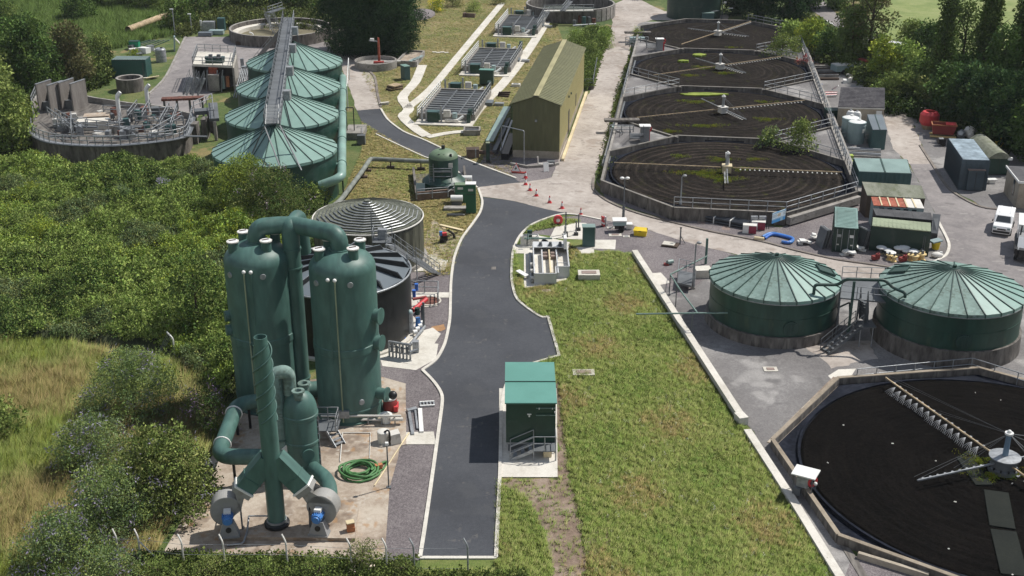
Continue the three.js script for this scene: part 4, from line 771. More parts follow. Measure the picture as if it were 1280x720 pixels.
{
const L = ['nearest filter bed of the row of four, with a blue sign on its wall', 'second filter bed of the row from the road, with a dark stair at its left', 'third filter bed of the row from the road, with bright green moss clumps', 'farthest filter bed of the row, below the dark trees'];
const moss = [[[878, 217, 4.2, 1.6], [905, 225, 2.6, 1.5], [930, 212, 2, .9], [900, 200, 2.0, 1.0], [945, 200, 1.6, .7], [850, 196, 1.4, .7]], [[868, 128, 2.6, 1.1], [880, 158, 4, .8], [955, 128, 2, .7], [838, 165, 1.4, 1], [960, 150, 2, 1]], [[882, 85, 2.4, 1.2], [862, 95, 2, .8], [905, 92, 2.2, 1]], [[975, 55, 1.6, .8], [915, 60, 1.8, .6]]];
BED.forEach((c, i) => filterBed({ later: MOSS, label: L[i], c, wall: 1.4, media: 1.0, channel: .7, rings: [1.5, .7, .8, .4][i], seed: 61 + i, moss: moss[i], skip: i ? [1] : [] }));
const cl = [[[874, 69.5, 1.1, .9], [854, 77, .9, .6], [880, 118, 3.2, .8]]][0];
cl.forEach(([x, y, w, h], i) => { const p = at(x, y, 1.08), r = rngOf(300 + i), Q = []; for (let k = 0; k < 22; k++) { const a = k / 22 * 6.283, q = .8 + .35 * r(); Q.push([p.x + Math.cos(a) * w * q, p.z + Math.sin(a) * h * q]); } tag(new B().prism(Q, 1.0, 1.3 - .12 * (i === 2)).build('moss_mat', M.lime), ['round bright green moss clump on the third filter bed', 'smaller bright green moss clump left of the round one', 'long bright green moss mat between the second and third filter beds'][i], 'moss'); });
const ends = [[773, 204], [790, 148], [807, 95.7], [836.5, 60.6]];
const nm = ['rotary distributor on the nearest filter bed of the row', 'rotary distributor on the second filter bed of the row', 'rotary distributor on the third filter bed of the row', 'rotary distributor on the farthest filter bed of the row'];
BED.forEach((c, i) => distributor(c, at(ends[i][0], ends[i][1], 1.7), { label: nm[i], y: 1.0, mast: 1.35, short: 6, long: M.armCream, shortMat: M.galv, box: i ? M.whiteDirty : M.cream }));
// gravel decks in the gaps between neighbouring beds
for (let i = 0; i < 3; i++) for (const s of [-1, 1]) {
const m = BED[i].clone().lerp(BED[i + 1], .5), f = dir(BED[i], BED[i + 1]), x = V(-f.z, 0, f.x).multiplyScalar(s), q = (u, v) => m.clone().addScaledVector(x, u).addScaledVector(f, v);
const T = [q(6.1, 0), q(13.85, -7.75), q(13.85, 7.75)];
const t = thing('gravel_deck', `triangular gravel deck on the ${s < 0 ? 'left' : 'right'} between the ${['first and second', 'second and third', 'third and fourth'][i]} beds of the row`, 'deck');
new B().prism(T.map(p => [p.x, p.z]), 0, 1.2).build('deck_top', M.yard, t); new B().tri(strip([T[1], T[2]], .3, 0, 1.45)).build('edge_wall', M.concrete, t);
if (s > 0 || i === 1) railing(t, [T[0], T[1], T[2], T[0]].map(p => p.clone().setY(1.4)), { gap: 2, r: .04 });
}
// handrails along the outer right and front walls
const H = thing('bed_handrail', 'double grey handrail round the right and front of the filter bed row', 'handrail');
const o0 = octagon(BED[0], 1.0), o3 = octagon(BED[3], 1.0), by = (O, px) => O;
const right = o => o.slice().sort((a, b) => b.x - a.x).slice(0, 2).sort((a, b) => b.z - a.z);
const front = o0.slice().sort((a, b) => b.z - a.z).slice(0, 2).sort((a, b) => a.x - b.x), rt = right(o0), rb = right(o3);
const back = o3.slice().sort((a, b) => a.z - b.z).slice(0, 2).sort((a, b) => b.x - a.x);
railing(H, [front[0], front[1], rt[0], rb[1], back[0]].map(p => p.clone().setY(1.45)), { gap: 1.9, r: .045 });
new B().tri(strip([rt[0], rb[1]].map(p => p.clone().add(V(.35, 0, 0))), .9, 1.3, 1.42)).build('walkway', M.concrete, H);
new B().tri(strip([front[1], rt[0]].map(p => p.clone().add(V(.25, 0, .3))), .6, .2, 1.0)).build('lower_wall', M.concrete, H);
// pale blue information sign
const sg = thing('wall_sign', 'pale blue information sign on the filter bed wall', 'sign'), s0 = at(966, 270, 1.9), s1 = at(980, 265, 1.9), d = ang(s0, s1);
const pos = s0.clone().lerp(s1, .5); new B().put(new THREE.BoxGeometry(s0.distanceTo(s1) + .3, 1.1, .06), pos.x, 1.75, pos.z + .25, 0, d - Math.PI / 2).build('sign_board', M.signBlue ??= signMat(), sg);
// grey meter cabinet on the front wall
const mc = thing('meter_cabinet', 'small white meter cabinets on the front wall of the nearest bed', 'cabinet', at(948, 285).setY(0)); new B().box(.7, .8, .3, -.5, .5, 0).box(.7, .8, .3, .35, .5, 0).build('cabinet_body', M.galv, mc); for (let i = 0; i < 9; i++) new B().bar(V(-1 + i * .25, 0, .3), V(-1 + i * .25, .4, .3), .04).build('cable', M.black, mc);
}
function signMat() {
const c = document.createElement('canvas'); c.width = 256; c.height = 128; const x = c.getContext('2d');
x.fillStyle = '#9fc3d6'; x.fillRect(0, 0, 256, 128); x.fillStyle = '#dfe9ee'; x.fillRect(0, 70, 256, 58); x.fillStyle = '#4f9ad0'; x.fillRect(20, 14, 216, 40); x.fillStyle = '#6f8f9d'; for (let i = 0; i < 3; i++) x.fillRect(24, 82 + i * 13, 150 + 30 * (i % 2), 5); x.fillStyle = '#c8b9a0'; x.fillRect(186, 80, 50, 36);
const t = new THREE.CanvasTexture(c); t.colorSpace = THREE.SRGBColorSpace; t.wrapS = t.wrapT = THREE.RepeatWrapping; t.repeat.set(1 / 1.9, 1 / 1.1); t.offset.set(.5, .5);
return std({ map: t, roughness: .5 });
}
{ // the near bed at the bottom right
const c = V(32.7, 0, -68.9);
const t = filterBed({ later: MOSS, label: 'large wet black filter bed at the bottom right corner', c, turn: -.15, wall: .62, media: .34, channel: .12, rings: .25, seed: 77, mat: M.mediaWet, wallMat: M.darkConcrete, coping: M.block2, moss: [[1222, 578, 1.6, 1.3], [1262, 590, 1.4, 1.1], [1238, 596, 2.2, .8]] });
const strip1 = (a, b, w) => { const p = at(a[0], a[1], .36).sub(c), q = at(b[0], b[1], .36).sub(c); new B().tri(strip([p, q], w, .0, .08)).build('duct_cover', M.mediaGrey, t); };
tag(new B().tri(strip(pts('1050,474 968,556'), 1.1, 0, .06)).build('concrete_path', M.padStone), 'sandy concrete path along the upper left of the large wet filter bed', 'path', null, 'structure');
strip1([1245, 615], [1253, 660], 1.5); strip1([1254, 664], [1268, 720], 1.5); strip1([1205, 572], [1230, 607], 1.1);
for (const [a, b] of [[[1046, 480], [1195, 470]]]) { }
distributor(c, at(1117, 478, 1.1), { label: 'rotary distributor with spraying arms on the large wet filter bed', y: .34, drum: true, mast: 1.6, short: 6.9, long: M.armCream, shortMat: M.galv, spray: 1, arm: .7, noz: M.galv });
const H = thing('yard_handrail', 'grey handrail along the far edge of the large wet filter bed', 'handrail'); railing(H, [at(1070, 478), at(1213, 464), at(1300, 492)].map(p => p.setY(.05)), { gap: 1.7, r: .04 });
const cu = thing('control_cabinet', 'white topped control cabinet on legs beside the large wet filter bed', 'cabinet', at(1004, 620), -.5);
new B().box(1.55, .08, 1.3, 0, 1.75, 0).build('canopy', M.white, cu); new B().box(.75, .9, .5, -.1, .75, 0).build('cabinet_body', M.galv, cu); new B().box(.45, .5, .35, -.35, .2, .3).build('junction_box', M.galvDark, cu); for (const [x, z] of [[-.6, -.5], [.6, -.5], [-.6, .5], [.6, .5]]) new B().bar(V(x, 0, z), V(x, 1.75, z), .035).build('leg', M.galvDark, cu);
const lb = thing('lifebuoy_post', 'red lifebuoy holder beside the white topped cabinet', 'lifebuoy', at(1013, 622)); new B().put(new THREE.TorusGeometry(.3, .09, 8, 20), 0, 1.25, .1, 0, .5).build('ring', M.red, lb); new B().bar(V(0, 0, 0), V(0, 1.5, 0), .05).build('post', M.galv, lb); new B().put(new THREE.SphereGeometry(.13, 10, 8), .15, 1.2, .25).build('white_cap', M.white, lb);
tag(new B().tri(strip(pts('984,566 1080,722'), .5, 0, .05)).build('gutter', M.darkConcrete), 'damp concrete gutter beside the large wet filter bed', 'gutter', null, 'structure');
tag(new B().tri(strip(pts('1072,697 1160,724'), .25, 0, .4)).build('side_wall', M.block), 'low sandy coping wall at the bottom right', 'wall', null);
const r = rngOf(5), lf = new B(); for (let i = 0; i < 20; i++) { const a = r() * 6.28, q = 12.8 * Math.sqrt(r()); lf.box(.06 + .12 * r(), .03, .05 + .06 * r(), c.x + Math.cos(a) * q, .43, c.z + Math.sin(a) * q, r() * 3); } tag(lf.build('litter', M.whiteDirty), 'scattered pale leaves and scraps on the large wet filter bed', 'litter', null, 'stuff');
}
Object.assign(M, { steelWet: paint(.30, .37, .42, { seed: 151, rough: .3, vary: .35, layers: [[6, 1], [18, 1], [50, .4]] }), storeGrey: paint(.05, .075, .095, { seed: 152, rough: .5, vary: .2 }), rustGrey: paint(.2, .15, .13, { seed: 153, vary: .35, rough: .8 }), emerald: paint(.02, .28, .16, { seed: 154, rough: .45 }), limePaint: paint(.36, .46, .08, { seed: 155, rough: .6 }) });
// ================================================================ sheds, huts and containers
// a small building whose roof corners are surveyed: front left, front right, back right, back left, as [px, py, height]
function shed(o) {
const [FL, FR, BR, BL] = o.roof.map(q => at(q[0], q[1], q[2])), c = FL.clone().add(FR).add(BR).add(BL).multiplyScalar(.25).setY(0);
const t = thing(o.name, o.label, o.cat ?? 'shed', c), L = p => p.clone().sub(c), G = p => L(p).setY(o.y0 ?? 0), inn = p => p.clone().setX(p.x * .985).setZ(p.z * .985);
const w = [[FL, FR, 'front_wall'], [FR, BR, 'side_wall'], [BR, BL, 'rear_wall'], [BL, FL, 'side_wall']];
for (const [a, b, n] of w) {
const A = inn(L(a)).add(V(0, -.05, 0)), Bq = inn(L(b)).add(V(0, -.05, 0)), m = (o.walls ?? {})[n] ?? o.wall, A0 = A.clone().setY(o.y0 ?? 0), B0 = Bq.clone().setY(o.y0 ?? 0);
new B().tri([[A0, B0, Bq, A]]).build(n, m, t);
if (o.corr) { const k = Math.round(A0.distanceTo(B0) / o.corr), s = new B(), nn = V(B0.z - A0.z, 0, -(B0.x - A0.x)).normalize().multiplyScalar(-.02); for (let i = 0; i <= k; i++) { const f = i / k, p = A0.clone().lerp(B0, f).add(nn), q = A.clone().lerp(Bq, f).add(nn); s.beam(p, q.add(V(0, -.03, 0)), o.corr * .45, .05); } const x = s.build('corrugation', m, t); x.userData.kind = 'stuff'; }
}
const n = o.panels ?? 1, th = o.th ?? .08;
for (let i = 0; i < n; i++) {
const a = L(FL).lerp(L(FR), i / n), b = L(FL).lerp(L(FR), (i + .992) / n), d = L(BL).lerp(L(BR), i / n), e = L(BL).lerp(L(BR), (i + .992) / n), u = V(0, -th, 0);
const D_ = q => q.clone().add(u);
new B().tri([[a, b, e, d], [D_(a), D_(b), b, a], [D_(b), D_(e), e, b], [D_(e), D_(d), d, e], [D_(d), D_(a), a, d], [D_(d), D_(e), D_(b), D_(a)]]).build('roof_panel', (o.roofMats ?? [])[i] ?? o.roofMat, t);
if (o.seam && i) new B().beam(a.clone().add(V(0, .03, 0)), d.clone().add(V(0, .03, 0)), o.seam, .06).build('roof_seam', o.seamMat ?? M.rib, t);
}
t.userData.frame = undefined;
const ex = dir(FL, FR), nz = V(-ex.z, 0, ex.x), F = L(FL), W = FL.clone().setY(0).distanceTo(FR.clone().setY(0));
return { t, on: (u, y, out = .03) => F.clone().setY(0).lerp(L(FR).setY(0), u).addScaledVector(nz, out).setY(y), turn: Math.atan2(nz.x, nz.z), W, H: FL.y };
}
function panelOn(s, u0, u1, y0, y1, name, mat, out = .04, th = .05) { const c = s.on((u0 + u1) / 2, 0, out); new B().put(new THREE.BoxGeometry(s.W * (u1 - u0), y1 - y0, th), c.x, (y0 + y1) / 2, c.z, 0, s.turn).build(name, mat, s.t); }
{ // green kiosk by the road
const y0 = .8, fl = at(632.5, 553, y0), fr = at(694, 553, y0), h = up(663, 553, 504.5, y0), bk = at(634, 453, h + .06);
const t = thing('green_kiosk', 'dark green metal kiosk with teal roof and front stair beside the new road', 'kiosk', V((fl.x + fr.x) / 2, 0, fl.z));
const W = fr.x - fl.x, dep = fl.z - bk.z - .1;
new B().box(W, h - y0, dep, 0, y0, -dep / 2).build('wall', M.holly, t);
new B().box(W - .3, y0, dep - .3, 0, 0, -dep / 2).build('skid', M.galvDark, t);
new B().box(W - .05, .14, dep, 0, y0 - .14, -dep / 2).build('base_frame', M.greyPaint, t);
for (const k of [0, 1]) new B().box(W + .16, .09, dep / 2 + .06, 0, h + .01, -dep / 2 * (k + .5) + (k ? -.05 : .05)).build('roof_panel', M.kioskRoof, t);
new B().box(W + .18, .06, .09, 0, h + .085, -dep / 2).build('roof_seam', M.holly, t);
new B().box(1.25, 2.2, .05, W * .3, y0 + .05, .02).build('door', M.holly, t); for (const y of [.35, .9]) new B().box(1.32, .05, .05, W * .3, h - y, .05).build('door_rail', M.tealOldShade, t); for (const [x, y] of [[-.45, .42], [.45, .42], [.62, .7]]) new B().box(.06, .12, .06, W * .3 + x, h - y, .05).build('hinge', M.white, t);
new B().box(.28, .07, .03, -.1, h - .85, .02).box(.1, .13, .03, -.1, h - 1.02, .02).build('small_sign', M.white, t);
const lw = 1.5, ld = 1.15; new B().box(lw, .08, ld, W / 2 - lw / 2, y0 - .06, ld / 2 + .03).build('landing', M.galvDark, t);
stair(t, V(-W / 2 + .3, .05, .62), V(W / 2 - lw, y0, .62), 1.0);
railing(t, [V(W / 2 - lw, y0, ld), V(W / 2, y0, ld), V(W / 2, y0, .05)], { gap: .75 });
for (const [x, z] of [[W / 2 - lw, ld], [W / 2, ld], [W / 2, .1]]) new B().bar(V(x, 0, z), V(x, y0, z), .05).build('leg', M.galv, t);
tag(new B().box(.55, .4, .4, fr.x - .55, .06, fl.z + .55, .1).box(.6, .06, .45, fr.x - .55, .46, fl.z + .55, .1).build('storage_box', M.cream), 'small cream box under the kiosk landing', 'box');
}
{ // olive shed
const fr = at(699, 199), back = at(729, 117), L = fr.distanceTo(back), w = 5.75, h = up(699, 199, 130.5), ap = h + .95, tn = -ROW;
const t = thing('olive_shed', 'long olive green metal shed with pitched roof beside the pale road', 'shed', fr, tn);
const o = .25;
new B().box(w, .95, .3, -w / 2, 0, -.15).box(.3, .95, L, -.15, 0, -L / 2 - .3).build('block_plinth', M.block, t);
new B().tri([[V(-w, .95, .0), V(0, .95, .0), V(0, h, .0), V(-w / 2, ap, .0), V(-w, h, .0)]]).build('gable_wall', M.olive, t);
new B().tri([[V(0, .95, -L), V(-w, .95, -L), V(-w, h, -L), V(-w / 2, ap, -L), V(0, h, -L)]]).build('gable_wall', M.olive, t);
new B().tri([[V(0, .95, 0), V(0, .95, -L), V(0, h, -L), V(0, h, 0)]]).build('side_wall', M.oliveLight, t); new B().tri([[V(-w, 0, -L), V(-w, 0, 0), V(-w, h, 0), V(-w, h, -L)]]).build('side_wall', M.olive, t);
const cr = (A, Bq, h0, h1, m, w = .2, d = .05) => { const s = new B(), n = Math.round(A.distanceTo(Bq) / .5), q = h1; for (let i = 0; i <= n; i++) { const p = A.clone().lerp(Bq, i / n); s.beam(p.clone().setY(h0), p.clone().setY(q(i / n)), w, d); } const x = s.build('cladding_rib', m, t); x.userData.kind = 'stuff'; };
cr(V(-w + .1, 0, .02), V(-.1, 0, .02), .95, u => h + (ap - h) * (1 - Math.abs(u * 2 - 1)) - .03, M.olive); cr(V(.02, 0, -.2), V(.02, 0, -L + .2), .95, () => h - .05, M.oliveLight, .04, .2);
const n = 16; // roof sheets
for (let i = 0; i < n; i++) for (const k of [0, 1]) {
const z0 = o - (L + 2 * o) * i / n, z1 = o - (L + 2 * o) * (i + .995) / n, e = k ? V(o, h - .08, 0) : V(-w - o, h - .08, 0), r = V(-w / 2, ap + .04, 0), Z = (p, z, y = 0) => V(p.x, p.y + y, z);
const q = [Z(e, z0), Z(e, z1), Z(r, z1), Z(r, z0)]; if (!k) q.reverse();
const m = new B().tri([q, q.map(p => p.clone().add(V(0, -.06, 0))).reverse()]).build('roof_sheet', M.oliveRoof, t);
for (let j = 0; j < 3; j++) { const z = z0 + (z1 - z0) * (j + .5) / 3; new B().beam(Z(e, z, .02), Z(r, z, .02), .12, .05).build('roof_rib', M.oliveRoof, m); }
}
new B().beam(V(-w / 2 - .16, ap + .07, o), V(-w / 2 - .16, ap + .07, -L - o), .34, .05).beam(V(-w / 2 + .16, ap + .07, o), V(-w / 2 + .16, ap + .07, -L - o), .34, .05).build('ridge_cap', M.ridge, t);
for (const [z, y, hh, ww] of [[-11, .3, 3, 1.6], [-21, 1.4, 1.6, .9]]) new B().box(.06, hh, ww, .04, y, z).build('door', M.black, t);
new B().box(.25, .25, .2, -w * .5, 4.6, .1).build('wall_lamp', M.galv, t); new B().box(.2, .25, .2, .1, 5.2, -10).box(.2, .25, .2, .1, 4.9, -13).build('wall_box', M.rib, t);
new B().tri(strip([V(.5, 0, .8), V(.5, 0, -L)], .35, 0, .35)).build('edge_curb', M.cream, t);
// kit beside and in front of it
const gf = thing('goalpost_pipe', 'tall thin pale pipe frame in front of the olive shed', 'frame'); const a = at(655, 207), hp = 4.3; new B().pipe([a, V(a.x, hp, a.z), at(627, 200).setY(hp), at(627, 196).setY(0)], .06, .25, 8).build('pipe_run', M.galv, gf);
const cv = thing('cable_tray', 'grey covered chutes and ladders along the left side of the olive shed', 'chute'); const c0 = at(618, 194), c1 = at(636, 155), c2 = at(612, 188), c3 = at(634, 146);
new B().beam(c2.clone().setY(1.2), c3.clone().setY(1.4), 1.0, .12).build('cover_plate', M.blueGreenRoof, cv); new B().beam(c0.clone().setY(.5), c1.clone().setY(.7), .5, .3).build('trough', M.galvDark, cv); new B().beam(at(626, 196).setY(.8), at(640, 160).setY(1), .25, .2).build('pipe_run', M.galv, cv); new B().beam(at(631, 200).setY(.4), at(641, 176).setY(.6), .9, .8).build('dark_duct', M.black, cv);
const gp = thing('marker_post', 'green pillar post at the corner of the gravel by the olive shed', 'post', at(610, 203)); new B().box(.42, 2.4, .42).build('pillar', M.holly, gp); new B().box(.5, .12, .5, 0, 2.4, 0).build('cap', M.paleGreen, gp); new B().box(.44, .35, .44, 0, .02, 0).build('foot_band', M.black, gp);
const bw = thing('brick_chamber', 'small brown brick chamber on the grass by the upper asphalt branch', 'chamber', at(591, 196), .1); new B().box(1.5, 1.0, 1.2).build('brickwork', M.brick, bw); new B().box(1.6, .08, 1.3, 0, 1, 0).build('lid', M.darkWood, bw); new B().bar(V(.3, 0, .8), V(.3, 1.2, .8), .08).build('standpipe', M.galv, bw); tag(new B().tri(strip(pts('598,192 618,193'), .3, 0, .4)).build('brick_wall', M.brick), 'short low brown brick wall beside the green pillar post', 'wall');
const fw = thing('concrete_curb', 'low concrete edging in front of the olive shed', 'edging'); new B().tri(strip(pts('638,206 660,210 690,208 698,206'), .3, 0, .3)).build('edging_run', M.concrete, fw);
}
// ---- sheds on the right
{
const s1 = shed({ name: 'metal_shed', label: 'blue green metal shed with pale roof, farthest of the sheds beside the right road', roof: [[1074, 214, 3.1], [1139, 216.5, 3.1], [1134, 199, 3.4], [1067.5, 197.5, 3.4]], wall: M.blueGreen, roofMat: M.blueGreenRoof, panels: 2, seam: .16, corr: .5 });
panelOn(s1, .72, .8, .2, 2.2, 'door', M.blueGreen); for (const u of [.745, .775]) panelOn(s1, u, u + .008, .9, 1.6, 'door_handle', M.white, .08);
const s2 = shed({ name: 'wooden_shed', label: 'brown shed with a mossy grey sheet roof next to the rusty roofed shed', roof: [[1084, 244, 2.5], [1157, 248, 2.5], [1152, 232, 3.3], [1077.5, 227, 3.3]], wall: M.darkWood, roofMat: M.mossRoof, panels: 7 });
const s3 = shed({ name: 'tin_shed', label: 'low blue grey shed under a rusty red sheet roof', roof: [[1092, 256.5, 2.4], [1155.6, 260.5, 2.4], [1150, 249, 2.75], [1089, 246, 2.75]], wall: M.silo, roofMat: M.rust, panels: 6, seam: .14, seamMat: M.cream, roofMats: [M.rust, M.rust, M.rust, M.rust, M.whiteDirty, M.whiteDirty] });
for (let i = 0; i < 5; i++) panelOn(s3, .12 + i * .16, .21 + i * .16, 1.75, 2.2, 'window', M.glass);
const s4 = shed({ name: 'black_shed', label: 'black timber shed with a dark felt roof behind the pale roofed container', roof: [[1095, 269, 2.6], [1166, 275, 2.6], [1164, 266, 2.9], [1091, 260, 2.9]], wall: M.black, roofMat: M.felt, panels: 3 });
shed({ name: 'lean_to', label: 'grey sheet clad lean-to at the right end of the black shed', roof: [[1164, 291, .9], [1172, 292, .9], [1176, 268, 2.4], [1166, 267, 2.5]], wall: M.felt, roofMat: M.galvDark });
}
function container(o) { // shipping container from its front bottom corners
const a = at(...o.a), b = at(...o.b), W = a.distanceTo(b), d = dir(a, b), t = thing('shipping_container', o.label, 'container', a.clone().lerp(b, .5), Math.atan2(-d.z, d.x)), H = o.h, Dp = o.depth;
new B().box(W, .16, Dp, 0, .02, -Dp / 2).build('base_frame', o.mat, t);
for (const [w, x, z, r] of [[W, 0, 0, 0], [W, 0, -Dp, 0], [Dp, -W / 2, -Dp / 2, Math.PI / 2], [Dp, W / 2, -Dp / 2, Math.PI / 2]]) { const g = new B(), n = Math.round(w / .28); g.box(w - .1, H - .3, .05, x, .16, z, r); for (let i = 0; i < n; i++) { const u = (i + .5) / n * w - w / 2; g.box(.14, H - .32, .09, x + (r ? 0 : u), .17, z + (r ? u : 0), r); } g.build('corrugated_wall', o.mat, t).userData.kind = 'stuff'; }
for (const [x, z] of [[-1, 0], [1, 0], [-1, 1], [1, 1]]) new B().box(.16, H, .16, x * (W / 2 - .02), 0, -z * Dp).build('corner_post', o.mat, t);
new B().box(W + .02, .1, Dp + .06, 0, H - .08, -Dp / 2).build('roof', o.roof, t);
const lid = new B(), n = Math.round((W > Dp ? W : Dp) / .4); for (let i = 1; i < n; i++) { const u = i / n - .5; W > Dp ? lid.box(.12, .03, Dp - .3, u * W, H + .02, -Dp / 2) : lid.box(W - .3, .03, .12, 0, H + .02, -Dp / 2 + u * Dp); } lid.build('roof_swage', o.roof, t).userData.kind = 'stuff';
if (o.doors) { for (const s of [-1, 1]) { const dr = new B().box(W / 2 - .08, H - .35, .06, s * W / 4, .2, .05).build('door', o.mat, t); for (const k of [.28, .72]) new B().bar(V(s * W / 2 * k, .2, .12), V(s * W / 2 * k, H - .15, .12), .03).build('lock_bar', M.galv, dr); new B().box(.4, .28, .02, s * W * .27, H * .62, .1).build('label_plate', s > 0 ? M.white : M.galv, dr); new B().box(.25, .12, .02, s * W * .3, H * .3, .1).build('label_plate', M.whiteDirty, dr); } }
else { for (const u of [.40, .43]) new B().bar(V(W * u, .3, .1), V(W * u, H - .5, .1), .03).build('lock_bar', M.galvDark, t); }
return t;
}
container({ label: 'dark green shipping container with pale olive roof, drums in front of it', a: [1086.5, 313], b: [1159, 320.5], h: 2.6, depth: 2.44, mat: M.contGreen, roof: M.paleGreen });
container({ label: 'dark green shipping container end-on with lock bars and pale teal roof', a: [1040, 314.5], b: [1069, 317], h: 2.6, depth: 6.1, mat: M.contGreen, roof: M.contRoof, doors: true });
{ // stuff leaning on the containers
for (const [x, y, l, k] of [[1031, 309, 'grey tarpaulin bundle leaning on the end-on container', 0], [1080, 309, 'grey mesh panels leaning between the two containers', 1]]) { const p = at(x, y), r = rngOf(x), t = thing('sheet_bundle', l, 'panels', p, .2 + k * .2); for (let i = 0; i < 5; i++) new B().put(new THREE.BoxGeometry(.07, 1.7 + .4 * r(), 1.5), (i - 2) * .16, .85, -.6 + r() * .3, 0, .1 * r(), -.22).build('sheet', [M.galvDark, M.greyPaint, M.galv][i % 3], t); }
}
{ // dark sheds at the right edge
const s = shed({ name: 'steel_store', label: 'large blue grey steel store with shiny wet looking roof at the right edge', roof: [[1204, 199, 3.6], [1237, 200, 3.6], [1217, 174, 3.6], [1186, 173, 3.6]], wall: M.blueGreen, roofMat: M.steelWet, panels: 3, corr: .6, walls: { front_wall: M.storeGrey, side_wall: M.storeGrey } });
const k = at(1207, 238), k2 = at(1227.5, 240), t = thing('steel_locker', 'dark steel locker standing against the front of the blue grey store', 'locker', k.clone().lerp(k2, .5), -.08), W = k.distanceTo(k2);
new B().box(W, 2.35, 1.5, 0, .08, -.75).build('locker_body', M.storeGrey, t); new B().box(W + .15, .08, 1.7, 0, 2.45, -.75, 0, .04).build('lid', M.rustGrey, t); new B().box(.04, 2.1, .03, 0, .15, .02).build('door_gap', M.black, t);
const hb = at(1234, 219), hb2 = at(1258.5, 219), h = thing('barrel_roof_hut', 'dark green hut with a curved mossy roof beside the blue grey store', 'hut', hb.clone().lerp(hb2, .5), -.05), hw = hb.distanceTo(hb2), Lh = 7.5;
new B().box(hw, 2.1, Lh, 0, .1, -Lh / 2).build('wall', M.contGreen, h);
for (let i = 0; i < 8; i++) { const a = i / 8, b = (i + 1) / 8, P = u => [(u - .5) * (hw + .4), 2.1 + .75 * Math.sin(u * Math.PI)]; const [x0, y0] = P(a), [x1, y1] = P(b); new B().tri([[V(x0, y0, .2), V(x1, y1, .2), V(x1, y1, -Lh - .2), V(x0, y0, -Lh - .2)], [V(x0, y0, .2), V(x0, 2.05, .2), V(x1, 2.05, .2), V(x1, y1, .2)].reverse().reverse()]).build('roof_sheet', M.mossRoof, h); }
new B().box(.5, .3, .3, hw / 2, 1.9, .1).build('wall_lamp', M.white, h); for (const x of [-.6, .6]) new B().box(1.1, 1.9, .05, x, .15, .03).build('door', M.holly, h);
const bh = thing('block_hut', 'sandy concrete block hut with a flat felt roof at the right edge', 'hut', at(1269.5, 260.5), -.14);
new B().box(4.5, 2.9, 5.6, 2.25, 0, -2.8).build('wall', M.block, bh); new B().box(4.7, .08, 5.8, 2.25, 2.98, -2.8).build('flat_roof', M.felt, bh);
new B().box(4.9, .22, .1, 2.25, 2.85, .1).box(.1, .22, 6, -.12, 2.85, -2.85).build('fascia', M.white, bh); new B().box(.06, 1.7, .7, -.01, .9, -2).build('window', M.glass, bh); new B().box(.8, .3, .6, 2.5, 3.06, -2).build('roof_vent', M.galvDark, bh);
const wb = at(1239, 229); tag(new B().box(1.1, .12, .7, wb.x, .4, wb.z, .1).box(.7, .4, .5, wb.x, .02, wb.z, .1).build('skip_lid', M.white), 'small white topped box on the ground between locker and hut', 'box');
}
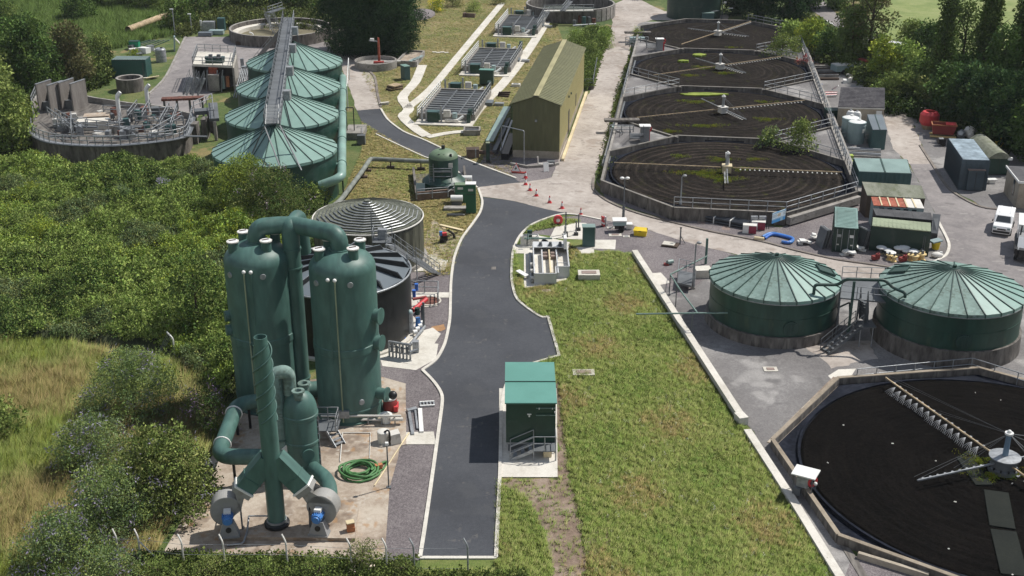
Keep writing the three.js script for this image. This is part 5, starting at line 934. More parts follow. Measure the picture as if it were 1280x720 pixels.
{ // hut with slate roof and silos
const s = shed({ name: 'slate_hut', label: 'pale rendered hut with a dark slate roof behind the silos', roof: [[1047.5, 133.5, 2.6], [1106, 135, 2.6], [1106, 110, 4.2], [1051, 109, 4.2]], wall: M.block, roofMat: M.slate, panels: 1, th: .12 });
{ const q = [[1047.5, 133.5, 2.6], [1106, 135, 2.6], [1106, 110, 4.2], [1051, 109, 4.2]].map(e => at(...e)), c = s.t.position, n = 15; // slate courses
for (let i = 0; i < n; i++) { const a = q[0].clone().lerp(q[3], i / n).sub(c), b = q[1].clone().lerp(q[2], i / n).sub(c), u = V(0, .07, 0), a2 = q[0].clone().lerp(q[3], (i + 1.05) / n).sub(c), b2 = q[1].clone().lerp(q[2], (i + 1.05) / n).sub(c); new B().tri([[a.clone().add(u), b.clone().add(u), b2.clone().add(V(0, .03, 0)), a2.clone().add(V(0, .03, 0))], [a, b, b.clone().add(u), a.clone().add(u)]]).build('slate_course', M.slate, s.t); } }
panelOn(s, .27, .42, .1, 2.2, 'door', M.darkWood); panelOn(s, .83, .95, .2, 2.2, 'door', M.white); panelOn(s, 0, 1, 2.42, 2.56, 'fascia', M.whiteDirty, .12);
const silo = thing('silo_tank', 'pale blue green round tank with white domed top, nearer of the pair', 'tank', at(1069, 178)); new B().lathe([[1.08, 0], [1.08, 2.6], [1.12, 2.62], [1.12, 2.72], [1.0, 2.75]], 32).build('shell', M.silo, silo); new B().lathe([[1.06, 2.72], [.5, 2.9], [.001, 2.93]], 28).build('top', M.white, silo); for (let i = 0; i < 3; i++) new B().put(new THREE.TorusGeometry(1.09, .035, 6, 32), 0, .5 + i * .9, 0, Math.PI / 2).build('hoop', M.silo, silo); new B().box(.35, .4, .05, .6, 1.5, .92, .6).build('white_label', M.white, silo); new B().cyl(.22, .22, .2, .2, 2.85, 0, 14).build('hatch', M.white, silo);
const s2 = copyOf(silo, 'pale blue green round tank partly hidden behind the nearer white topped one', at(1065, 172.5).add(V(-.4, 0, 0)), .8);
for (const [x, y, l] of [[1061, 147, 'white chemical drum beyond the pair of silos, left one'], [1069, 148, 'white chemical drum beyond the pair of silos, right one']]) { const b = at(x, y + 16), d = thing('chemical_drum', l, 'drum', b); new B().lathe([[.5, 0], [.55, .2], [.55, 2.3], [.4, 2.6], [.15, 2.7], [.001, 2.7]], 20).build('drum_body', M.white, d); new B().cyl(.14, .14, .15, 0, 2.68, 0, 10).build('cap', M.galv, d); }
const cab = shed({ name: 'dosing_cabinet', label: 'blue green cabinet with a wide grey canopy right of the silos', cat: 'cabinet', roof: [[1091, 162, 2.7], [1109, 162, 2.6], [1103, 143, 2.7], [1084, 143, 2.8]], wall: M.blueGreen, roofMat: M.steelRoof, panels: 2, seam: .1 });
const bd = thing('blue_drum', 'bright blue plastic drum at the foot of the canopied cabinet', 'drum', at(1102, 179)); new B().lathe([[.3, 0], [.34, .1], [.34, .85], [.28, .92], [.001, .92]], 18).build('drum_body', M.blue, bd); new B().cyl(.06, .06, .06, .12, .9, 0, 8).build('bung', M.white, bd);
const gt = thing('fuel_tank', 'bright green rounded top tank beside the slate roofed hut', 'tank', at(1091, 148)); new B().box(1.4, 1.3, 1.3, 0, .25, 0).put(new THREE.CylinderGeometry(.65, .65, 1.4, 20), 0, 1.5, 0, 0, 0, Math.PI / 2).build('tank_body', M.emerald, gt); new B().box(.45, .2, .03, .2, 1.0, .67).build('label_plate', M.white, gt); new B().box(1.2, .25, 1.1).build('cradle', M.rib, gt);
const gb = thing('green_bin', 'dark green storage bin left of the silos', 'bin', at(1039, 153), .05); new B().box(1.8, 1.7, 1.3, 0, .05, 0).build('bin_body', M.holly, gb); new B().box(1.9, .1, 1.4, 0, 1.75, 0, 0, .05).build('lid', M.rib, gb);
const fence = thing('silo_handrail', 'grey handrail in front of the silos', 'handrail'); railing(fence, [at(1046, 183), at(1049, 176), at(1099, 179)], { gap: 1.8, r: .045 });
const rack = thing('pipe_rack', 'stacked grey lengths of pipe on the ground below the silos', 'pipes'); for (let i = 0; i < 6; i++) new B().bar(at(1046, 184 + i * 1.9, .3 + .15 * (i % 2)), at(1101, 187 + i * 1.9, .3 + .15 * (i % 2)), .12, 8).build('pipe', [M.galv, M.galvDark, M.concrete][i % 3], rack);
const ys = thing('trough_stack', 'yellow green troughs stacked beside the filter bed walkway', 'troughs'); for (let i = 0; i < 4; i++) { const p = at(1056 + i * 1.5, 196 + i * 7.5, .4); new B().box(2.0, .35, .7, p.x, .3, p.z).build('trough', M.limePaint, ys); new B().box(2.1, .3, .35, p.x, .0, p.z + .6).build('shade_strip', M.rib, ys); }  // solid dark strips stand in for the shade between troughs
const rb = thing('red_boards', 'red barrier boards lying left of the slate roofed hut', 'boards'); for (let i = 0; i < 4; i++) { const p = at(1031, 117 + i * 1.5); new B().box(3.6, .12, .35, p.x, .1 + .1 * (i % 2), p.z, .04 * i).build('board', i % 2 ? M.white : M.red, rb); }
tag(new B().beam(at(1040, 112, .3), at(1048, 107, 1.1), .2, .2).build('white_beam', M.white), 'white beam propped beside the red barrier boards', 'beam');
const bb = thing('blue_barrel', 'blue barrel behind the red barrier boards', 'barrel', at(1024, 113.5)); new B().lathe([[.3, 0], [.36, .1], [.36, 1.0], [.3, 1.1], [.001, 1.1]], 16).build('barrel_body', M.blue, bb); new B().cyl(.08, .08, .06, .1, 1.08, 0, 8).build('bung', M.white, bb);
const rk = thing('timber_stack', 'stack of long grey timbers beyond the red barrier boards', 'timber'); for (let i = 0; i < 7; i++) { const p = at(1026, 82 + i * 3); new B().box(5.5, .3, .5, p.x, .02 + .15 * (i % 2), p.z, .03).build('timber', i % 2 ? M.concrete : M.darkWood, rk); }
}
// ================================================================ settling tanks, inlet works, round tanks, pump tank
M.tankGrey = paint(.10, .108, .112, { seed: 161, vary: .25, rough: .7 });
{ // rectangular settling tanks
const c1 = at(570.5, 127, .9).setY(0), W = 7.4, L = 14.2;
const t = thing('settling_tank', 'nearest rectangular settling tank, beside the curved white path', 'settling tank', c1, -ROW, 'rectangular settling tanks in a line');
new B().box(W + .5, .2, L + 5.2, 0, 0, .2).build('slab', M.slab, t);
for (const s of [-1, 1]) { new B().box(.3, 1.0, L, s * W / 2, 0, 0).build('wall', M.concrete, t); new B().box(W, 1.0, .3, 0, 0, s * L / 2).build('wall', M.concrete, t); }
new B().box(W - .3, .42, L - .3, 0, .2, 0).build('water', M.greyWater, t);
const n = 11; for (let i = 0; i < n; i++) { const z = (i + .5) / n * (L - .6) - L / 2 + .3; new B().box(W - .35, .34, .3, 0, .5, z).build('launder', i % 4 === 2 ? M.tankGrey : M.galvDark, t); new B().box(W - .35, .05, .5, 0, .66, z + .42).build('plate', i % 3 ? M.tankGrey : M.galvDark, t); }
for (const x of [-W * .16, W * .2]) new B().box(.2, .2, L - .4, x, .72, 0).build('cross_beam', M.galvDark, t);
railing(t, [V(-W / 2, 1, L / 2 + 1.6), V(-W / 2, 1, -L / 2)], { gap: 1.3, r: .06, mat: M.white, rails: [1.1, .7, .35] }); railing(t, [V(W / 2, 1, L / 2), V(W / 2, 1, -L / 2)], { gap: 1.6, r: .07, mat: M.galv });
for (const s of [1, -1]) {
const z = s * (L / 2 + 1.1);
new B().box(1.5, 1.35, 1.1, -1.6, .2, z).build('equipment_box', M.holly, t); new B().box(1.6, .07, 1.2, -1.6, 1.55, z).build('box_lid', M.blueGreen, t);
for (const [x, h] of [[-.55, 2.2], [-3.2, 1.9], [-2.6, 1.4]]) new B().box(.22, h, .22, x, .2, z).build('pillar', M.galv, t);
new B().box(.9, .9, .5, .25, .9, z).build('gear_box', M.whiteDirty, t); new B().put(new THREE.CylinderGeometry(.34, .34, .7, 14), 1.3, 1.1, z).build('motor', M.silo, t);
new B().box(1.8, .3, .5, .9, .35, z + .3).build('chute', M.whiteDirty, t); new B().beam(V(1.7, .5, z + .3), V(2.5, 1.05, z - .1), .5, .2).build('chute_spout', M.white, t);
new B().put(new THREE.CylinderGeometry(.45, .45, .5, 14), 3.3, 1.5, z - .6, 0, 0, Math.PI / 2).box(.5, 1.3, .5, 3.2, .1, z).build('valve_unit', M.rib, t);
}
const far = [at(617, 72, .9), at(652.5, 28, .9)].map(p => p.setY(0));
copyOf(t, 'middle rectangular settling tank, left of the olive shed roof ridge', far[0], -ROW); copyOf(t, 'farthest rectangular settling tank, next to the round sludge tank', far[1], -ROW);
[[602, 104, 'green cabinet at the far end of the nearest settling tank']].forEach(([x, y, l]) => { const p = at(608.5, 106), k = thing('green_cabinet', l, 'cabinet', p, -ROW); new B().box(2.1, 2.1, .9, 0, .2, 0).build('cabinet_body', M.holly, k); new B().box(2.2, .08, 1, 0, 2.3, 0).build('lid', M.kioskRoof, k); });
for (const [x, y, l] of [[614, 131, 'flat grey hatch boxes beside the nearest settling tank'], [648, 77, 'flat grey hatch boxes beside the middle settling tank'], [678, 34, 'flat grey hatch boxes beside the farthest settling tank']]) { const p = at(x, y), k = thing('hatch_box', l, 'hatch', p, -ROW); new B().box(1.7, .45, 1.8, -.6, 0, 0).box(1.8, .06, 1.9, -.6, .45, 0).build('hatch_lid', M.steelRoof, k); new B().box(1.3, .4, .8, 1.2, 0, .2).build('hatch_step', M.galv, k); }
const tt = thing('timber_pile', 'dark timber sleepers stacked on the grass beside the nearest settling tank', 'timber', at(629, 121)); for (let i = 0; i < 3; i++) new B().box(1.7, .22, .3, .1 * i, .22 * i, -.2 * i, -.3 + .2 * i).build('sleeper', M.darkWood, tt);
const wl = thing('slab_box', 'low white cover slab on the grass left of the olive shed', 'cover', at(645, 108)); new B().box(1.3, .4, .8, 0, 0, 0, -ROW).build('cover_slab', M.whiteDirty, wl); new B().box(.8, .05, .4, 0, .4, 0, -ROW).build('lid', M.galv, wl);
const pc = thing('pipe_chamber', 'open brick valve chamber by the corner of the nearest settling tank', 'chamber', at(590, 167)); new B().box(2.2, .7, .2, 0, 0, .9).box(2.2, .7, .2, 0, 0, -.9).box(.2, .7, 1.6, 1, 0, 0).box(.2, .7, 1.6, -1, 0, 0).build('brickwork', M.concrete, pc); new B().bar(V(-.9, .5, 0), V(1.2, .5, .1), .18).build('pipe', M.galvDark, pc);
}
function roundTank(name, label, c, R, h, o = {}) {
const t = thing(name, label, 'tank', c);
new B().lathe([[R - .35, .15], [R - .35, h], [R + .02, h], [R + .02, 0]], 64, 0, 0, 0, .4).build('wall', o.mat ?? M.darkConcrete, t); new B().lathe([[R - .35, h + .01], [R - .3, h + .06], [R, h + .06], [R + .03, h + .01]], 64, 0, 0, 0, .4).build('coping', M.concrete, t);
new B().lathe([[R - .36, .5], [.001, .5 - (o.dip ?? .25)]], 48).build('floor', o.floor ?? M.sludge, t);
if (o.shelf) new B().lathe([[R - .36, h - .7], [R - 1.5, h - .8], [R - 1.55, .4]], 64, 0, 0, 0, .4).build('inner_channel', M.slab, t);
return t;
}
{
const c = at(350.5, 33.5, 1.9).setY(0), t = roundTank('round_tank', 'round empty concrete tank with brown floor beyond the domed tanks', c, 9, 1.9, { shelf: true });
const br = thing('tank_stair', 'steel stair and bridge climbing over the wall of the empty round tank', 'stair'); stair(br, at(347, 41, .6), at(335, 17, 3.2), 1.5, { mat: M.galvDark }); new B().beam(at(335, 16, 3.2), at(353, 10, 3.2), 1.2, .15).build('bridge', M.galvDark, br); railing(br, [at(335, 16, 3.2), at(353, 10, 3.2)], { gap: 1.6, r: .05 });
const mo = thing('standpipe', 'pale standpipe in the empty round tank', 'pipe', at(338, 40)); new B().bar(V(0, 0, 0), V(0, 3, 0), .16, 10).build('pipe_run', M.white, mo); new B().cyl(.25, .25, .15, 0, 2.9, 0, 10).build('cap', M.galv, mo);
const wp = thing('corner_post', 'short white bent pipe beside the empty round tank', 'pipe', at(317, 54)); new B().pipe([V(0, 0, 0), V(0, 1.7, 0), V(-.6, 1.9, 0)], .14, .3, 8).build('pipe_run', M.white, wp); new B().box(.6, .15, .6).build('foot', M.concrete, wp);
const b2 = thing('timber_crate', 'low dark crate on the ground by the empty round tank', 'crate', at(301, 56)); new B().box(1.6, .6, .8).build('crate_body', M.darkWood, b2); new B().box(.3, .3, .05, .4, .15, .42).build('white_label', M.white, b2);
}
{
const c = at(713, 3.5, 2.4).setY(0), t = roundTank('sludge_tank', 'round grey sludge tank with a walkway at the top centre of the picture', c, 8.7, 2.4, { floor: M.greyWater, dip: 0, mat: M.darkConcrete });
for (let i = 0; i < 7; i++) { const a = .95 - i * .16, m = new B().put(new THREE.BoxGeometry(1.15, 2.2, .12), Math.cos(a) * 8.75, 1.15, Math.sin(a) * 8.75, 0, Math.PI / 2 - a).build('wall_panel', M.concrete, t); }
const w = thing('tank_walkway', 'white walkway with handrails along the near side of the sludge tank', 'walkway'); new B().beam(at(680, 14, 2.6), at(742, 13, 2.6), .8, .2).build('deck', M.whiteDirty, w); railing(w, [at(680, 14, 2.7), at(742, 13, 2.7)], { gap: 2, r: .05 }); stair(w, at(672, 36, .1), at(684, 15, 2.6), .9, {});
const sc = thing('bridge_scraper', 'dark half bridge scraper across the sludge tank', 'bridge'); new B().beam(at(713, 2, 2.9), at(703, 14, 2.9), .9, .2).build('deck', M.galvDark, sc); railing(sc, [at(713, 2, 3), at(703, 14, 3)], { gap: 1.5, r: .05 }); new B().cyl(.5, .4, 2.5, at(713, 2, 0).x, .4, at(713, 2, 0).z).build('centre_column', M.galvDark, sc);
const jk = thing('pump_cluster', 'dark pumps and pipes at the foot of the sludge tank', 'pump'); for (let i = 0; i < 5; i++) { const p = at(718 + i * 6, 33 - (i % 2) * 4); new B().cyl(.35, .35, 1.2 + .3 * (i % 3), p.x, 0, p.z, 10).build('pump', [M.galvDark, M.rustDark, M.blueGreen][i % 3], jk); } new B().bar(at(716, 32, .5), at(745, 30, .5), .15).build('pipe', M.galv, jk);
// tank far up at the dark trees
const g = domedTank({ name: 'dark_tank', label: 'dark green round tank in the shade of the trees at the top', c: at(868, -2, 3.5).setY(0), R: 5.2, wall: 5, rise: 1, n: 20, shell: M.contGreen, panelMat: () => M.contGreen, rimMat: M.contGreen });
const tb = thing('teal_cabinet', 'wide teal cabinet beside the farthest filter bed', 'cabinet', at(884, 26.5)); new B().box(2.3, 1.5, 1.3, 0, .1, 0).build('cabinet_body', M.blueGreen, tb); new B().box(2.4, .08, 1.4, 0, 1.6, 0).build('lid', M.blueGreenRoof, tb); new B().box(2.2, .12, 1.2).build('plinth', M.concrete, tb); new B().bar(V(.5, 1.7, -.5), V(2.2, 1.9, -.5), .08).build('pipe', M.galv, tb);
for (const [x, y, l] of [[902, 25, 'pole with white floodlight beside the teal cabinet']]) { const p = thing('lamp_post', l, 'post', at(x, y)); new B().bar(V(0, 0, 0), V(0, 3.6, 0), .08).build('pole', M.galvDark, p); new B().box(.4, .3, .3, .5, 3.2, 0).box(.9, .12, .3, 1.6, 2.2, 0).build('lamp_head', M.white, p); new B().bar(V(0, 3.2, 0), V(.6, 3.3, 0), .05).build('arm', M.galv, p); }
}
{ // inlet works at the top left
const H = 2.3, out = smooth([[40, 158], [42, 168], [62, 177], [100, 181], [140, 181.5], [185, 178], [225, 172], [236, 163], [241, 142]].map(q => at(q[0], q[1], H)), 4), back = [[241, 142], [200, 132], [160, 128], [120, 122], [90, 116], [48, 116], [40, 128]].map(q => at(q[0], q[1], H));
const outline = [...out, ...back.slice(1)];
const t = thing('inlet_works', 'rounded concrete inlet works with galvanised handrails at the top left', 'inlet works');
new B().prism(outline.map(p => [p.x, p.z]), 0, H - .75).build('floor', M.darkConcrete, t);
new B().tri(strip(out, .35, 0, .02).map(f => f.map(p => p))).build('wall_cap_line', M.galv, t);
const wl = out.map(p => p.clone().setY(0)); for (let i = 0; i < wl.length - 1; i += 2) new B().tri(strip(wl.slice(i, i + 3), .3, 0, H)).build('wall', M.darkConcrete, t);
new B().tri(strip(back.map(p => p.clone().setY(0)), .3, 0, H)).build('wall', M.concrete, t);
railing(t, out, { gap: 2, r: .06, mat: M.galv }); railing(t, [at(43, 150, H), at(40, 130, H), at(46, 116, H)], { gap: 1.8, r: .06 });
new B().tri(strip(out, .9, -.1, .0)).build('walkway', M.galvDark, t);
// screens: pairs of tall plates
const sc = (x0, y0, label) => { const p = at(x0, y0, 1.5), s = thing('inlet_screen', label, 'screen', p, -.35); for (const k of [-.95, .95]) new B().box(.22, 3.7, 3.0, k, 0, 0).build('side_plate', M.screen, s); new B().box(1.7, 3.0, .15, 0, .2, -.9).build('back_plate', M.galvDark, s); new B().box(1.7, 1.2, .6, 0, 0, .6).build('motor_box', M.galvDark, s); for (const k of [-.95, .95]) new B().box(.28, .08, 3.05, k, 3.7, 0).build('edge_trim', M.galv, s); return s; };
M.screen ??= stone([[.14, .125, .115], [.2, .18, .165], [.26, .24, .22]], { m: 3, seed: 171, stretch: .2 });
sc(66, 137, 'left one of the two tall twin plate screens on the inlet works'); sc(94, 135, 'right one of the two tall twin plate screens on the inlet works');
const inn = thing('inlet_gear', 'jumble of galvanised gear, chutes and pumps inside the inlet works', 'machinery'), r = rngOf(91);
for (let i = 0; i < 60; i++) { const p = at(62 + 165 * r(), 142 + 30 * r(), 1.6), s = .3 + .7 * r(), h = .3 + 1.0 * r(); new B().box(s, h, s * (.6 + r()), p.x, 1.55, p.z, r() * 3).build(['gear_box', 'housing', 'chute'][i % 3], [M.galv, M.galvDark, M.rustDark, M.whiteDirty, M.concrete, M.galv, M.blueGreen, M.tankGrey][i % 8], inn); }
for (let i = 0; i < 12; i++) { const a = at(80 + 140 * r(), 150 + 20 * r(), 2.2), b = a.clone().add(V(rr(-3, 3, r), rr(-.3, .4, r), rr(-2, 2, r))); new B().bar(a, b, .1).build('pipe', i % 3 ? M.galv : M.galvDark, inn); }
for (const [x, y, k] of [[117, 160, 1.2], [122, 153, 1]]) { const p = at(x, y, 1.6); new B().box(3.2 * k, 1.1, 2.0, p.x, 1.55, p.z, .2).build('settling_box', k > 1 ? M.slab : M.padStone, inn); }
const br = new B(); for (let i = 0; i < 7; i++) { const a = at(62 + i * 27, 170 - (i % 2) * 12, H); br.beam(a, a.clone().add(V(3.5, 0, .3)), .5, .12); } br.build('walkway_plate', M.galvDark, inn);
for (const [a, b] of [[[70, 146], [104, 166]], [[60, 144], [92, 168]], [[160, 150], [172, 135]], [[178, 150], [188, 134]], [[214, 164], [222, 140]], [[200, 160], [212, 138]], [[108, 160], [150, 164]], [[165, 168], [215, 166]], [[130, 142], [165, 142]], [[72, 160], [110, 158]], [[150, 140], [150, 162]], [[168, 146], [216, 144]], [[190, 172], [228, 150]], [[90, 150], [90, 172]], [[170, 156], [230, 156]]]) railing(inn, [at(a[0], a[1], H), at(b[0], b[1], H)], { gap: 1.7, r: .06 });
for (const [x, y, l] of [[150, 150, 'tall white bent pipe rising from the inlet works'], [186, 140, 'white cowled pipe right of the tall bent pipe on the inlet works']]) { const p = at(x, y, 1.5), k = thing('vent_pipe', l, 'pipe', p); new B().pipe([V(0, 0, 0), V(0, 3.2, 0), V(.5, 3.7, 0)], .28, .3, 10).build('pipe_run', M.white, k); new B().cyl(.4, .4, .12, 0, 0, 0, 12).build('flange', M.galv, k); }
const ru = thing('rusty_trough', 'long rusty brown steel trough at the back of the inlet works', 'trough'); const a = at(202, 124, 2.6), b = at(255, 122, 2.6); for (let i = 0; i < 4; i++) new B().beam(a.clone().lerp(b, i / 4), a.clone().lerp(b, (i + .97) / 4), 1.3, .3).build('cover_plate', M.rustDark, ru); for (const u of [.05, .35, .65, .95]) { const p = a.clone().lerp(b, u); new B().box(.25, 2.5, .25, p.x, 0, p.z).build('leg', M.galvDark, ru); }
const ch = thing('inlet_channel', 'grey steel channel with handrails on legs right of the inlet works', 'channel'), c0 = at(243, 140, 2.7), c1 = at(266, 130, 2.7), c2 = at(268, 150, 2.7); new B().beam(c0, at(268, 138, 2.7), 1.6, .5).build('channel_run', M.galvDark, ch); new B().beam(c1, c2, 1.2, .4).build('channel_run', M.galvDark, ch); railing(ch, [c0, c1, c2].map(p => p.clone().add(V(0, .3, 0))), { gap: 1.5, r: .06 }); for (const p of [c0, c1, c2, at(256, 148, 2.7)]) new B().box(.35, 2.5, .35, p.x, 0, p.z).build('leg', M.concrete, ch); for (const [x, y] of [[246, 178], [258, 172], [266, 164]]) { const p = at(x, y); new B().box(.7, 2.6, 1.6, p.x, 0, p.z).build('pier', M.darkConcrete, ch); }
for (let i = 0; i < 3; i++) { const k = thing('stair_flight', ['left of three steep galvanised stairs beside the grit house', 'middle of three steep galvanised stairs beside the grit house', 'right of three steep galvanised stairs beside the grit house'][i], 'stair'); stair(k, at(231 + i * 8, 119, .3), at(240 + i * 8, 96 + i, 2.7), .8, {}); }
// grit house: platform on walls
const g = thing('grit_house', 'open fronted concrete grit house with a handrailed deck left of the domed tanks', 'structure building'); g.userData.category = 'grit house';
const h = 3.9, F = [at(241, 80, h), at(291, 82, h), at(295, 66, h), at(247, 64, h)];
new B().prism(F.map(p => [p.x, p.z]), h - .35, h).build('deck', M.slab, g); railing(g, [...F, F[0]], { gap: 1.4, r: .05 });
for (const [p, q] of [[F[1], F[2]], [F[2], F[3]], [F[3], F[0]]]) new B().tri(strip([p.clone().setY(0), q.clone().setY(0)], .3, 0, h - .35)).build('wall', M.concrete, g);
const m = F[0].clone().lerp(F[1], .5); new B().box(1.6, 2.4, 1.6, m.x + .1, .2, m.z + .2).build('grey_hopper', M.concrete, g); new B().box(1.3, 1.1, 1, m.x, 2.4, m.z - .3).build('rusty_chute', M.rust, g); new B().box(2.6, .5, 1.3, m.x, h, m.z - 1.6).build('deck_machine', M.holly, g); for (let i = 0; i < 5; i++) new B().box(.5, .4 + .3 * (i % 2), .5, m.x - 1.2 + i * .6, h + .5, m.z - 1.6).build('machine_part', i % 2 ? M.galvDark : M.blueGreen, g); new B().box(.5, 1.6, .4, m.x + 2, .6, m.z).build('orange_unit', M.terracotta, g); new B().box(.4, 1.9, .4, m.x + 1.4, .4, m.z + .3).build('blue_unit', M.silo, g);
for (const u of [.3, .55, .68]) { const p = F[0].clone().lerp(F[1], u); new B().bar(V(p.x, 0, p.z + .5), V(p.x + .4, 3.2, p.z + .4), .09).build('prop', M.galv, g); }
const cj = thing('conveyor_gear', 'tangle of galvanised steelwork between the grit house and the domed tanks', 'machinery'), r2 = rngOf(17); for (let i = 0; i < 16; i++) { const p = at(296 + 12 * r2(), 84 + 36 * r2()); new B().box(.4 + .5 * r2(), .5 + 1.4 * r2(), .5, p.x, 0, p.z, r2() * 3).build('housing', [M.galv, M.galvDark, M.whiteDirty][i % 3], cj); } for (let i = 0; i < 5; i++) new B().bar(at(292 + i * 3, 122, .3), at(302 + i * 2, 86, 2.8), .08).build('strut', M.galv, cj);
// things round the mauve tarmac
container({ label: 'dark teal container beside the concrete ring at the top left', a: [142.5, 97], b: [184, 97], h: 2.8, depth: 2.6, mat: M.blueGreen2 ??= paint(.03, .105, .095, { seed: 172 }), roof: M.blueGreenOld ??= paint(.14, .19, .18, { seed: 173 }) });
const rg = roundTank('concrete_ring', 'small open topped concrete ring tank in front of the dark teal container', at(160, 115.5).add(V(0, 0, -1.4)), 1.95, 1.9, { floor: M.black, dip: 0 });
const jp = thing('scrap_heap', 'heap of white and grey scrap behind the dark teal container', 'scrap'), r3 = rngOf(23); for (let i = 0; i < 12; i++) { const p = at(165 + 42 * r3(), 60 + 12 * r3()); new B().box(.6 + 1.2 * r3(), .4 + .7 * r3(), .6 + .8 * r3(), p.x, 0, p.z, r3() * 3, (r3() - .5) * .4).build('scrap_piece', [M.white, M.whiteDirty, M.galv, M.galvDark][i % 4], jp); }
for (let i = 0; i < 5; i++) { const a = at(160 + i * 8, 58), b = at(188 + i * 6, 50, 1.5); new B().bar(a, b, .09).build('scrap_pipe', i % 2 ? M.galv : M.tealOldShade, jp); }
const gs = thing('green_skip', 'small bright green box on the scrap heap', 'skip', at(169, 61)); new B().box(1.6, 1.3, 1.2).build('box_body', M.emerald, gs); new B().box(1.7, .08, 1.3, 0, 1.3, 0).build('lid', M.holly, gs);
const tk = thing('grey_cylinder', 'upright grey tank standing on the kerb by the scrap heap', 'tank', at(202, 77)); new B().lathe([[.85, 0], [.85, 2.0], [.7, 2.2], [.001, 2.25]], 20).build('shell', M.galv, tk); new B().cyl(.2, .2, .2, .2, 2.15, 0, 10).build('cap', M.black, tk);
const pl = thing('leaning_sheet', 'tall pale blue panel propped on the kerb at the scrap heap', 'panel', at(219, 63)); new B().box(.2, 2.4, 1.6, 0, 0, 0, .3, 0, -.1).build('panel_sheet', M.silo, pl); new B().put(new THREE.BoxGeometry(1.2, .1, 1.6), .5, 1.7, 0, 0, .3, -.9).build('prop', M.whiteDirty, pl);
const wb2 = thing('white_boards', 'white and pink boards lying by the concrete ring tank', 'boards', at(190, 98)); for (let i = 0; i < 4; i++) new B().box(2.2, .1, .3, -.6 + i * .3, .02 + .1 * i, -.1 + .25 * i, .25 * i).build('board', i % 2 ? M.cream : M.white, wb2);
const lg = thing('fallen_pipe', 'long pale brown trunk lying through the reeds at the top left', 'trunk'); new B().tube([at(160, 37, 1.3), at(200, 22, 1.5), at(232, 11, 1.7), at(263, 4, 1.6)], .6, 20, 10).build('trunk_body', M.wood, lg);
for (const [x, y, y1, l] of [[219, 46, 12, 'tall thin lamp post beside the mauve tarmac at the top left'], [240, 42, 18, 'shorter thin post right of the tall lamp post at the top left']]) { const p = thing('lamp_post', l, 'post', at(x, y)), hh = up(x, y, y1); new B().bar(V(0, 0, 0), V(0, hh, 0), .1).build('pole', M.galv, p); new B().box(.6, .15, .3, -.15, hh, 0).build('lamp_head', M.white, p); }
const pk = thing('pump_kiosk', 'group of small grey pump boxes with a teal cabinet by the empty round tank', 'cabinet'); for (const [x, y, w, h2, m2] of [[262, 39, 2.2, 1.7, M.galv], [257, 45, 2.4, .6, M.steelRoof], [271, 43, 2.6, .7, M.silo]]) { const p = at(x, y); new B().box(w, h2, 1.3, p.x, .1, p.z).build('pump_box', m2, pk); } { const p = at(277.5, 38); new B().box(1.3, 2.3, 1.1, p.x, 0, p.z).build('teal_cabinet', M.blueGreen, pk); const q = at(252, 39); new B().box(.3, 2, .3, q.x, 0, q.z).build('white_post', M.white, pk); }
}
